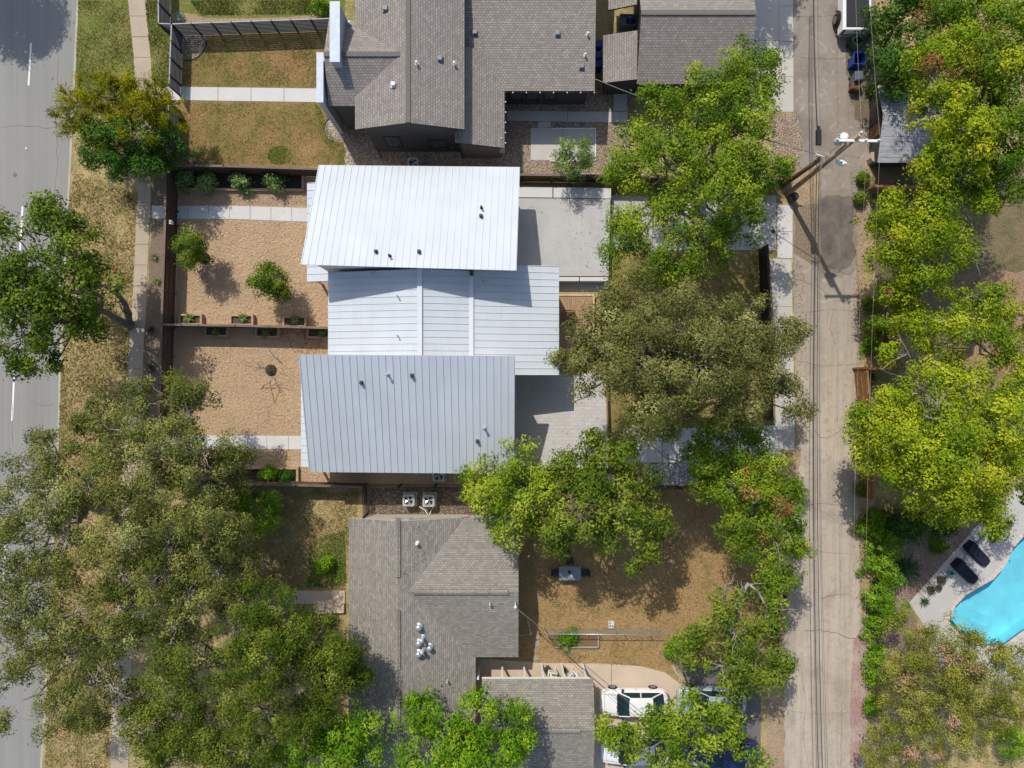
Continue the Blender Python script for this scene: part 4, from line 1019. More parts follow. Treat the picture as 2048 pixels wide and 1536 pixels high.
fence('dark wooden fence shading the south back yard beside the alley', [(1560, 1150), (1561, 1310)], 1.7, 'board', BRY, side=1)

# ------------------------------------------------------------------ leaves and rosettes
class Leaves:
    def __init__(s): s.c = []; s.n = []; s.d = []; s.L = []; s.w = []; s.t = []
    def add(s, c, n, d, L, w, t):
        s.c.append(c); s.n.append(n); s.d.append(d); s.L.append(L); s.w.append(w); s.t.append(t)
    def build(s, name, mat, parent, fold=.18):
        c = np.concatenate(s.c); n = np.concatenate(s.n); d = np.concatenate(s.d)
        L = np.concatenate(s.L)[:, None]; w_ = np.concatenate(s.w)[:, None]; t = np.concatenate(s.t)
        d = d - n*np.sum(d*n, 1)[:, None]; d /= np.linalg.norm(d, axis=1)[:, None] + 1e-9
        sd = np.cross(n, d); off = np.array(parent['_o'] if parent is not None else (0, 0, 0))
        c = c - off
        v = np.stack([c - d*L*.5, c + sd*w_*.5 + n*w_*fold - d*L*.05, c + d*L*.5, c - sd*w_*.5 + n*w_*fold - d*L*.05], 1).reshape(-1, 3)
        k = len(c); me = bpy.data.meshes.new(name)
        me.vertices.add(4*k); me.vertices.foreach_set('co', v.astype(np.float32).ravel())
        me.loops.add(4*k); me.loops.foreach_set('vertex_index', np.arange(4*k, dtype=np.int32))
        me.polygons.add(k); me.polygons.foreach_set('loop_start', np.arange(0, 4*k, 4, dtype=np.int32))
        me.polygons.foreach_set('loop_total', np.full(k, 4, dtype=np.int32))
        me.materials.append(mat)
        a = me.attributes.new('t', 'FLOAT', 'FACE'); a.data.foreach_set('value', np.clip(t, 0, 1).astype(np.float32))
        me.update(); me.validate() if False else None
        return link(name, me, parent)
def unit(v): return v/(np.linalg.norm(v, axis=1)[:, None] + 1e-9)
def blade_rosette(name, label, cat, loc, R, n, mat, group=None, up=(.15, 1.2), wid=.09, seed=0):
    root = thing(name, label, cat, loc, group); r = random.Random(seed); mb = MB(); ts = []
    for k in range(n):
        a = k*2.39996 + r.uniform(-.2, .2); f = (k+.5)/n; el = up[0] + (up[1]-up[0])*(1-f) ; ln = R*(.65+.4*f)*r.uniform(.88, 1.1)
        dx, dy = math.cos(a), math.sin(a); P = []
        for j in range(5):
            s = j/4; e = el*(1 - .35*s); P.append((loc[0]+dx*ln*s*math.cos(e), loc[1]+dy*ln*s*math.cos(e), loc[2]+.06+ln*s*math.sin(e), wid*(1-s**1.6)*(.6+.8*min(1, s*3))))
        for j in range(4):
            p, q = P[j], P[j+1]
            A = (p[0]-dy*p[3]/2, p[1]+dx*p[3]/2, p[2]+.02); B = (p[0]+dy*p[3]/2, p[1]-dx*p[3]/2, p[2]+.02); Cc = (q[0]+dy*q[3]/2, q[1]-dx*q[3]/2, q[2]+.02); D = (q[0]-dy*q[3]/2, q[1]+dx*q[3]/2, q[2]+.02)
            p0 = (p[0], p[1], p[2]); q0 = (q[0], q[1], q[2]); t = r.random()
            mb.face([A, p0, q0, D]); mb.face([p0, B, Cc, q0]); ts += [t, t]
    o = mb.build('leaf_rosette', mat, root)
    at = o.data.attributes.new('t', 'FLOAT', 'FACE'); at.data.foreach_set('value', ts)
    return root

# ------------------------------------------------------------------ planters in the gravel yards
def planter(label, cx, cy, wd, dp, h=.4, rz=0.0):
    c = W(cx, cy); root = thing('timber_planter', label, 'planter', tuple(c), 'timber planters beside the divider fence'); mb = MB(); t = .13
    for x, y, sx, sy in ((0, dp/2-t/2, wd, t), (0, -dp/2+t/2, wd, t), (-wd/2+t/2, 0, t, dp-2*t), (wd/2-t/2, 0, t, dp-2*t)): mb.box((c.x+x, c.y+y, h/2), (sx, sy, h))
    mb.build('frame', M['planter'], root); mb = MB(); mb.box((c.x, c.y, h*.35), (wd-2*t-.01, dp-2*t-.01, h*.6)); mb.build('soil', M['planter_soil'], root)
    return c
PL = [(385, 640, 'timber planter north of the divider, nearest the sidewalk fence', 'bright green agave in the planter nearest the sidewalk, north of divider', 1),
      (487, 641, 'timber planter north of the divider, midway along it', 'bright green agave in the middle planter north of the divider', 1),
      (592, 644, 'timber planter north of the divider, nearest the white house', 'bright green agave north of the divider, nearest the white house', 1),
      (437, 665, 'timber planter south of the divider, nearest the sidewalk fence', 'dull shaded agave in the planter nearest the sidewalk, south of divider', 0),
      (538, 667, 'timber planter south of the divider, midway along it', 'shaded green agave in the middle planter south of the divider', 0),
      (640, 668, 'timber planter south of the divider, tucked against the white house', 'shaded agave south of the divider, tucked against the white house', 0)]
for k, (x, y, lp, la, nn) in enumerate(PL):
    c = planter(lp, x, y + (0 if nn else -2), 1.65, .78)
    blade_rosette('agave_plant', la, 'agave', (c.x + (-.05, .1, .05, .0, -.1, .3)[k], c.y + (.12 if nn else -.12), .26), .52 if nn else .48, 30, M['agave'], 'agaves in timber planters', (.35, 1.3), .075, k)
# mulch bed with shrubs under the north fence
bd = thing('planting_bed', 'dark mulch bed with timber edge below the north fence', 'planting bed', tuple(W(480, 364)))
mb = MB(); mb.prism([tuple(W(x, y, .12)[:2]) for x, y in ((338, 342), (604, 345), (603, 379), (338, 377))], .0, .12); mb.build('mulch', M['mulch'], bd)
mb = MB(); mb.bar(W(338, 378.5, .14), W(609, 380.5, .14), .16, .28); mb.bar(W(606.5, 346, .14), W(606.5, 377, .14), .16, .28); mb.build('edging', M['planter'], bd)
bd = thing('planting_bed', 'small mulch bed with timber edge near the lower fence', 'planting bed', tuple(W(545, 952)))
mb = MB(); mb.prism([tuple(W(x, y, .12)[:2]) for x, y in ((420, 938), (590, 939), (590, 968), (420, 966))], .0, .12); mb.build('mulch', M['mulch'], bd)
mb = MB(); mb.bar(W(420, 935.5, .14), W(598, 936, .14), .16, .28); mb.bar(W(595.5, 939, .14), W(595.5, 967, .14), .16, .28); mb.build('edging', M['planter'], bd)
# number plate on the street fence
sg = thing('fence_plaque', 'small white plaque on the inside of the street fence', 'plaque', tuple(W(339, 445, 1.5)))
o = Vector(sg['_o']); mb = MB(); mb.box((o.x+.12, o.y, 1.5), (.14, .26, .3)); mb.build('box', M['trim_white'], sg)
mb = MB(); mb.box((o.x+.13, o.y, 1.66), (.08, .16, .02)); mb.build('lid', M['vent_grey'], sg)

# ------------------------------------------------------------------ air conditioners
def ac_unit(label, px, py, s=.82, h=.8):
    c = W(px, py, h); root = thing('air_conditioner', label, 'air conditioner', (c.x, c.y, 0), 'air conditioners beside the houses')
    mb = MB(); mb.box((0, 0, .04), (s*1.18, s*1.18, .08)); mb.build('base_pad', M['apron'], root, local=True)
    mb = MB(); q = []; rr = .12; b = s/2
    for cx, cy, a0 in ((b-rr, b-rr, 0), (-b+rr, b-rr, 90), (-b+rr, -b+rr, 180), (b-rr, -b+rr, 270)):
        for k in range(4): a = math.radians(a0+30*k); q.append((cx+rr*math.cos(a), cy+rr*math.sin(a)))
    # shell: side wall, a top ring left open for the fan
    n = len(q); ro = s*.40
    for k in range(n):
        p0, p1 = q[k], q[(k+1) % n]; a0, a1 = math.atan2(p0[1], p0[0]), math.atan2(p1[1], p1[0])
        i0, i1 = (ro*math.cos(a0), ro*math.sin(a0)), (ro*math.cos(a1), ro*math.sin(a1))
        mb.face([(*p0, .08), (*p1, .08), (*p1, h), (*p0, h)]); mb.face([(*p0, h), (*p1, h), (*i1, h+.02), (*i0, h+.02)])
        mb.face([(*i0, h+.02), (*i1, h+.02), (*i1, h-.25), (*i0, h-.25)])
    for k in range(8): mb.box((0, -b-.005, .16+.07*k), (s*.8, .015, .03)); mb.box((b+.005, 0, .16+.07*k), (.015, s*.8, .03)); mb.box((0, b+.005, .16+.07*k), (s*.8, .015, .03)); mb.box((-b-.005, 0, .16+.07*k), (.015, s*.8, .03))
    mb.build('casing', M['ac'], root, local=True)
    mb = MB(); mb.lathe((0, 0, h-.27), [(ro, 0), (ro, .01)], 20); mb.build('fan_well', M['trim_dark'], root, local=True)
    mb = MB()
    for k in range(4):
        a = math.pi/2*k + .3
        P = [(.06*math.cos(a-.5), .06*math.sin(a-.5), h-.10), (ro*.92*math.cos(a-.42), ro*.92*math.sin(a-.42), h-.13), (ro*.95*math.cos(a+.35), ro*.95*math.sin(a+.35), h-.06), (.07*math.cos(a+.7), .07*math.sin(a+.7), h-.07)]
        mb.face(P); mb.face([(x, y, z-.006) for x, y, z in P][::-1])
    mb.lathe((0, 0, h-.16), [(.09, 0), (.09, .1), (.05, .12)], 12); mb.build('fan', M['fan'], root, local=True)
    mb = MB()
    for k in range(4):
        rr = ro*(.25+.24*k); P = [(rr*math.cos(a), rr*math.sin(a), h+.02+.02*(1-k/4)) for a in np.linspace(0, 2*math.pi, 25)]; mb.tube(P, .004, 4)
    for k in range(6): a = math.pi/3*k; mb.bar((0, 0, h+.045), (ro*math.cos(a), ro*math.sin(a), h+.025), .01, .006)
    mb.build('fan_guard', M['vent_dark'], root, local=True)
    return root
ac_unit('left grey air conditioner with fan inside the black metal fence', 817, 1001)
ac_unit('right grey air conditioner of the pair, with white pipes looping out', 857, 1002)
ac_unit('air conditioner peeking out under the bluish metal roof', 877, 951, .85)
ac_unit('dark round topped air conditioner between charcoal wall and bright roof', 826, 326, .75)
pp = thing('coolant_pipe', 'white coolant pipes from right air conditioner to the south house', 'pipe', tuple(W(857, 1020)))
for pts in ([(838, 1013, .15), (850, 1020, .1), (856, 1030, .5)], [(872, 1013, .15), (864, 1018, .1), (858, 1030, .5)]):
    mb = MB(); mb.tube([W(*p) for p in pts], .03, 6); mb.build('pipe', M['pipe_white'], pp)

# ------------------------------------------------------------------ garden furniture and small things, south yard
def chair(label, c, rz, mat, group, sc=1.0, name='garden_chair'):
    root = thing(name, label, 'chair', (c.x, c.y, c.z), group, rz)
    mb = MB(); mb.box((0, 0, .44), (.46, .46, .04)); mb.build('seat', mat, root, local=True)
    mb = MB()
    for k in range(5): mb.box((-.18+.09*k, -.25, .70), (.05, .03, .48), rx=.12)
    mb.box((0, -.285, .95), (.46, .04, .07)); mb.build('backrest', mat, root, local=True)
    for sx in (-.2, .2):
        for sy in (-.2, .2): mb = MB(); mb.box((sx, sy, .21), (.04, .04, .42)); mb.build('leg', mat, root, local=True)
        mb = MB(); mb.box((sx*1.15, 0, .64), (.05, .48, .03)); mb.box((sx*1.15, .2, .54), (.04, .04, .2)); mb.build('armrest', mat, root, local=True)
    root.scale = (sc,)*3
    return root
tb = thing('patio_table', 'grey rectangular table on the brown grass behind the shingled house', 'table', tuple(W(1138, 1141)))
o = Vector(tb['_o']); mb = MB(); mb.box((o.x, o.y, .73), (1.5, .95, .05)); mb.build('tabletop', M['table'], tb)
for sx in (-.65, .65):
    for sy in (-.38, .38): mb = MB(); mb.box((o.x+sx, o.y+sy, .35), (.06, .06, .70)); mb.build('leg', M['chair_green'], tb)
vs = thing('table_ornament', 'dark vase and white dish standing on the grey table', 'ornament', (o.x, o.y, .757))
mb = MB(); mb.lathe((o.x-.05, o.y+.12, .757), [(.07, 0), (.11, .08), (.05, .2), (.07, .25)], 12); mb.build('vase', M['trim_dark'], vs)
mb = MB(); mb.lathe((o.x+.05, o.y-.22, .757), [(.1, 0), (.17, .04), (.16, .05)], 14); mb.build('dish', M['trim_white'], vs)
CG = 'dark chairs around the grey garden table'
chair('dark chair left of the grey garden table', W(1109, 1141), -math.pi/2, M['chair_green'], CG)
chair('dark chair right of the grey garden table', W(1169, 1141), math.pi/2, M['chair_green'], CG)
chair('dark chair above the grey garden table, facing south', W(1138, 1119), math.pi, M['chair_green'], CG)
chair('white armchair on the tan patio, slightly turned, with rounded back', W(1103, 1342), math.pi-.15, M['trim_white'], 'white chairs by the carport posts', 1.25)
chair('white armchair on the tan patio turned cornerwise to the carport', W(1144, 1344), math.pi+.75, M['trim_white'], 'white chairs by the carport posts', 1.25)
def pot(label, px, py, r, h, mat, plant=None, name='plant_pot', group='pots'):
    c = W(px, py); root = thing(name, label, 'plant pot', tuple(c), group)
    mb = MB(); mb.lathe(c, [(r*.7, 0), (r*.95, h*.6), (r, h*.9), (r*1.08, h*.92), (r*1.08, h), (r*.9, h), (r*.86, h*.88)], 16); mb.build('pot', mat, root)
    mb = MB(); mb.lathe((c.x, c.y, h*.86), [(r*.84, 0), (r*.84, .012)], 14); mb.build('soil', M['mulch'], root)
    if plant:
        r_ = np.random.default_rng(int(px)); k = plant; lv = Leaves(); a = r_.uniform(0, 6.28, k); rr = r*1.25*np.sqrt(r_.uniform(0, 1, k))
        ce = np.stack([c.x+rr*np.cos(a), c.y+rr*np.sin(a), h+.05+r_.uniform(0, .3, k)*(1-rr/(r*1.6))], 1)
        lv.add(ce, unit(r_.normal(0, .5, (k, 3))+[0, 0, 1]), unit(r_.normal(0, 1, (k, 3))), r_.uniform(.08, .16, k), r_.uniform(.04, .07, k), r_.uniform(0, 1, k)); lv.build('foliage', M['agave_dark'], root)
    return root
pot('round dark pot with pale rim at the tan patio edge', 1095, 1334, .19, .36, M['terra'], 40, group='pots on the tan patio')
pot('small olive pot on the tan patio, right of the round dark pot', 1129, 1336, .15, .34, plain('olive_glaze', (.16, .15, .06), .4), 30, group='pots on the tan patio')
for (x, y, r), lb in zip(((1075, 1274, .15), (1074, 1287, .2), (1069, 1301, .15), (1072, 1316, .2)), ('stepping stone nearest the wire fence, small and round', 'large stepping stone second from the wire fence', 'small stepping stone third from the wire fence', 'large stepping stone nearest the tan patio')):
    c = W(x, y); mb = MB(); mb.lathe((c.x, c.y, 0), [(r*1.05, 0), (r, .03), (r*.97, .035)], 9, smooth=False)
    tag(mb.build('stepping_stone', M['stone'], loc=(c.x, c.y, 0)), lb, 'stepping stone', 'round stepping stones beside the house')
cb = thing('concrete_block', 'white concrete block with dark holes on the brown lawn', 'block', tuple(W(1222, 1248))); o = Vector(cb['_o'])
mb = MB(); hl = ((-.1, .11), (-.1, -.1), (.11, -.1))
for x, y, sx, sy in ((0, .2, .42, .07), (0, -.2, .42, .07), (-.185, 0, .05, .33), (.185, 0, .05, .33), (0, 0, .06, .33), (.05, .08, .22, .17), (-.1, .01, .15, .07), (.1, -.02, .12, .05)): mb.box((o.x+x, o.y+y, .11), (sx, sy, .2+.001*abs(x*100)))
mb.build('block', M['block'], cb); mb = MB(); mb.tube([(o.x+.14, o.y-.05, 0), (o.x+.14, o.y-.05, .9)], .015, 6); mb.build('stake', M['vent_grey'], cb)
# wire fence with gate
cf = thing('wire_fence', 'pale wire fence with metal top rail crossing the brown back lawn', 'fence', tuple(W(1090, 1272)))
a, b = W(1092, 1268, 1.1), W(1352, 1270, 1.1); mb = MB(); mb.tube([a, b], .028, 6); mb.build('top_rail', M['galv'], cf)
for t in np.linspace(0, 1, 6):
    p = a.lerp(b, t); mb = MB(); mb.tube([(p.x, p.y, 0), (p.x, p.y, 1.14)], .03, 6); mb.build('post', M['galv'], cf)
mb = MB(); L = b.x-a.x; st = .11
for k in range(int(L/st)):
    for s in (1, -1):
        x0 = a.x + k*st; P = [(x0, .04), (x0 + s*1.04, 1.08)]
        if a.x <= P[1][0] <= b.x: mb.bar((P[0][0], a.y, P[0][1]), (P[1][0], a.y, P[1][1]), .004, .004)
mb.build('wire_mesh', M['galv'], cf)
gt = thing('wire_gate', 'open metal wire gate between house corner and wire fence', 'gate', tuple(W(1062, 1274)))
for pts in ([(1038, 1271, 1.1), (1062, 1269, 1.1), (1055, 1242, 1.1)],):
    mb = MB(); P = [W(*p) for p in pts]; mb.tube(P, .02, 6)
    for p in P: mb.tube([(p.x, p.y, 0), p], .02, 6)
    mb.tube([(p.x, p.y, .15) for p in P], .02, 6); mb.build('frame', M['galv'], gt)
    mb = MB()
    for u, v in zip(P, P[1:]):
        for k in range(10): q = u.lerp(v, k/10); mb.bar((q.x, q.y, .15), (q.x+.001, q.y, 1.08), .005, .005)
    mb.build('wire_mesh', M['galv'], gt)
rb_ = thing('raised_bed', 'raised bed with grey timber edge and weeds along the wire fence', 'planting bed', tuple(W(1147, 1284)))
mb = MB(); q = [W(x, y, .2) for x, y in ((1096, 1272), (1197, 1272), (1197, 1295), (1110, 1295))]
for k in range(1, 3): mb.bar(q[k] + Vector((0, 0, -.1)), q[(k+1) % 4] + Vector((0, 0, -.1)), .1, .22)
mb.build('edging', M['stone'], rb_); mb = MB(); mb.prism([tuple(p)[:2] for p in q], 0, .1); mb.build('soil', grass_mat('bed_soil', (.24, .15, .08), (.10, .12, .03), .55), rb_)

# ------------------------------------------------------------------ pool garden
def lounger(label, px, py, rz):
    c = W(px, py); root = thing('sun_lounger', label, 'sun lounger', tuple(c), 'covered sun loungers by the pool', rz)
    mb = MB(); P = [(-1.0, .34, .78), (-.75, .37, .66), (-.42, .38, .42), (.2, .38, .37), (.8, .36, .35), (.98, .27, .34)]
    for (x0, w0, z0), (x1, w1, z1) in zip(P, P[1:]):
        for i, (s0, s1, d0, d1) in enumerate(((-1, -.85, .1, .0), (-.85, .85, 0, 0), (.85, 1, 0, .1))):
            mb.face([(x0, w0*s0, z0-d0), (x1, w1*s0, z1-d0), (x1, w1*s1, z1-d1), (x0, w0*s1, z0-d1)], 0, None, True)
        for s in (-1, 1):
            q = [(x0, w0*s, z0-.1), (x1, w1*s, z1-.1), (x1, w1*s*1.04, .1), (x0, w0*s*1.04, .1)]; mb.face(q if s > 0 else q[::-1])
    for (x, w_, z), s in ((P[0], -1), (P[-1], 1)): mb.face([(x, -w_, z-.1), (x, w_, z-.1), (x+.03*s, w_*1.04, .1), (x+.03*s, -w_*1.04, .1)])
    mb.build('cover', M['navy'], root, local=True)
    mb = MB(); mb.box((-.86, 0, .76), (.3, .6, .09), rx=0); mb.build('pillow', M['navy'], root, local=True)
    for sx in (-.8, .8):
        for sy in (-.3, .3): mb = MB(); mb.box((sx, sy, .07), (.06, .06, .14)); mb.build('leg', M['trim_dark'], root, local=True)
    return root
lounger('navy covered sun lounger nearer the turquoise pot with cactus, upper of two', 1950, 1106, math.radians(-44))
lounger('navy covered sun lounger by the clay pots, lower of two', 1926, 1141, math.radians(-44))
pot('upper turquoise pot beside the cactus ball near the upper lounger', 1960, 1068, .2, .42, M['teal'], group='pots on the pool deck')
pot('lower turquoise pot beside the foot of the lower lounger', 1897, 1144, .17, .4, M['teal'], 12, group='pots on the pool deck')
pot('clay pot with round cactus ball next to the upper turquoise pot', 1981, 1074, .26, .3, M['terra'], 120, group='pots on the pool deck')
pot('largest dark clay bowl on the pool deck, left of lower turquoise pot', 1879, 1158, .28, .3, M['terra'], 25, group='pots on the pool deck')
pot('brown clay pot touching the dark ring pot on the pool deck', 1858, 1177, .24, .32, M['terra'], 30, group='pots on the pool deck')
pot('dark ring shaped pot touching the brown clay pot', 1874, 1174, .19, .3, M['terra'], group='pots on the pool deck')
pot('clay pot with palm like leaves under the yellow green tree by the pool', 2012, 1045, .2, .35, M['terra'], 50, group='pots on the pool deck')
blade_rosette('yucca_plant', 'large dark spiky yucca in the pinkish garden gravel', 'yucca', tuple(W(1806, 1136, 0)), 1.35, 70, M['agave_dark'], None, (.2, 1.35), .11, 5)
blade_rosette('yucca_plant', 'small spiky potless yucca at the lower end of the pool deck', 'yucca', tuple(W(1846, 1202, 0)), .5, 30, M['agave_dark'], None, (.2, 1.3), .05, 6)
blade_rosette('agave_plant', 'pale blue agave beside the sandy path at the top', 'agave', tuple(W(363, 38)), .48, 26, M['agave_blue'], None, (.2, 1.3), .1, 7)
for k, (x, y, s, lb) in enumerate(((305, 660, .3, 'dark yucca on the soil strip across the divider end'), (306, 735, .42, 'largest dark yucca at the bottom of the soil strip'), (311, 515, .3, 'green clump on the soil strip, middle'), (316, 563, .3, 'green clump on the soil strip by a fence post'))):
    blade_rosette('yucca_plant', lb, 'yucca', tuple(W(x, y)), s*1.3, 26, M['agave_dark'] if k < 2 else M['agave'], 'spiky plants on the soil strip', (.2, 1.2), .05, 20+k)

# ------------------------------------------------------------------ bins and odds by the alley
def bin_(label, px, py, s, h, mat, rz, group='wheeled bins along the alley', lid=False):
    c = W(px, py, h); root = thing('wheeled_bin', label, 'bin', (c.x, c.y, 0), group, rz); mb = MB(); a, b, t = s*.4, s*.5, .025
    mb.hexa([(-a, -a, .05), (a, -a, .05), (a, a, .05), (-a, a, .05)], [(-b+t, -b+t, .09), (b-t, -b+t, .09), (b-t, b-t, .09), (-b+t, b-t, .09)])
    for k in range(4):
        c0 = [(-1, -1), (1, -1), (1, 1), (-1, 1)][k]; c1 = [(-1, -1), (1, -1), (1, 1), (-1, 1)][(k+1) % 4]; bi = b-t
        mb.face([(c0[0]*a, c0[1]*a, .05), (c1[0]*a, c1[1]*a, .05), (c1[0]*b, c1[1]*b, h), (c0[0]*b, c0[1]*b, h)])
        mb.face([(c1[0]*(a-t), c1[1]*(a-t), .1), (c0[0]*(a-t), c0[1]*(a-t), .1), (c0[0]*bi, c0[1]*bi, h), (c1[0]*bi, c1[1]*bi, h)])
        o_ = b+.025; mb.hexa([(c0[0]*bi, c0[1]*bi, h), (c0[0]*o_, c0[1]*o_, h), (c1[0]*o_, c1[1]*o_, h), (c1[0]*bi, c1[1]*bi, h)][::-1], [(c0[0]*bi, c0[1]*bi, h+.03), (c0[0]*o_, c0[1]*o_, h+.03), (c1[0]*o_, c1[1]*o_, h+.03), (c1[0]*bi, c1[1]*bi, h+.03)][::-1])
    mb.build('body', mat, root, local=True)
    for x in (-a, a):
        mb = MB(); P = [(x-.03, a, .1), (x+.03, a, .1)]; mb.tube(P, .1, 12); mb.build('wheel', M['tyre'], root, local=True)
    mb = MB(); mb.box((0, b+.08, h-.04), (s*.7, .03, .03)); mb.box((-s*.3, b+.04, h-.04), (.03, .08, .03)); mb.box((s*.3, b+.04, h-.04), (.03, .08, .03)); mb.build('handle', mat, root, local=True)
    mb = MB()
    if lid: mb.hexa([(-b-.02, -b-.02, h+.032), (b+.02, -b-.02, h+.032), (b+.02, b+.05, h+.032), (-b-.02, b+.05, h+.032)], [(-b+.04, -b+.04, h+.08), (b-.04, -b+.04, h+.08), (b-.04, b-.01, h+.1), (-b+.04, b-.01, h+.1)])
    else: mb.hexa([(-b, b+.10, .35), (b, b+.10, .35), (b, b+.13, .35), (-b, b+.13, .35)], [(-b, b+.09, h), (b, b+.09, h), (b, b+.12, h), (-b, b+.12, h)])
    mb.build('lid', mat, root, local=True); return root
bin_('open green bin standing cornerwise behind the white pickup', 1716, 81, .55, .95, M['bin_green'], math.radians(42))
bin_('open bright blue bin in the alley, below the green one', 1719, 117, .75, 1.05, M['bin_blue'], math.radians(-4))
bin_('slate grey lidded bin in the alley, third from the pickup', 1718, 152, .55, .95, M['bin_slate'], math.radians(5), lid=True)
bin_('low rusty brown bin nearest the shed in the alley', 1712, 171, .55, .6, M['bin_brown'], math.radians(-12), lid=True)
for y, lb in ((88, 'dark blue bin in the dark gap between house and garage, topmost'), (110, 'dark blue bin in the dark gap, middle one'), (128, 'dark blue bin in the dark gap, lowest one')):
    bin_(lb, 1197, y, .5, .95, M['bin_blue'], math.radians(90), 'blue bins between house and garage', lid=True)
bx = thing('utility_box', 'cream curved utility box at the shed corner in the alley', 'box', tuple(W(1743, 320))); o = Vector(bx['_o'])
mb = MB(); mb.prism([(o.x-.35+.0, o.y+.3), (o.x+.35, o.y+.3), (o.x+.35, o.y-.2), (o.x+.1, o.y-.38), (o.x-.2, o.y-.3), (o.x-.38, o.y-.05)], 0, .62); mb.build('body', M['drive_tan'], bx)
mb = MB(); mb.prism([(o.x-.40, o.y+.33), (o.x+.38, o.y+.33), (o.x+.38, o.y-.22), (o.x+.1, o.y-.42), (o.x-.22, o.y-.33), (o.x-.42, o.y-.05)], .622, .68); mb.build('lid', M['walk_old'], bx)
br = thing('rain_barrel', 'black round barrel at the foot of the wooden utility pole', 'barrel', tuple(W(1581, 398))); o = Vector(br['_o'])
mb = MB(); mb.lathe(o, [(.26, 0), (.3, .2), (.31, .4), (.28, .62), (.31, .64), (.31, .68), (.25, .68), (.24, .6)], 20); mb.build('barrel', M['plastic_black'], br)
mb = MB(); mb.lathe((o.x, o.y, .6), [(.25, 0), (.25, .01)], 16); mb.build('lid', M['trim_dark'], br)
mh = MB(); c = W(1546, 463, .02); mh.lathe((c.x, c.y, .02), [(.14, 0), (.14, .012)], 16); tag(mh.build('drain_cover', M['vent_dark'], loc=tuple(c)), 'small round dark drain cover in the concrete by the alley', 'drain cover')
mh = MB(); c = W(53, 297, -.12); mh.box((c.x, c.y, -.1), (.1, .13, .02), .4); tag(mh.build('litter', M['trim_white'], loc=tuple(c)), 'white scrap of litter lying on the grey street', 'litter')
mh = MB(); c = W(230, 536, .0); mh.box((c.x, c.y, .06), (.3, .14, .1), -.3); mh.box((c.x-.1, c.y+.02, .14), (.1, .1, .05), -.3); tag(mh.build('orange_bag', plain('orange_plastic', (.45, .09, .03), .5), loc=tuple(c)), 'small orange bag on the dry verge by the leaning oak', 'bag')
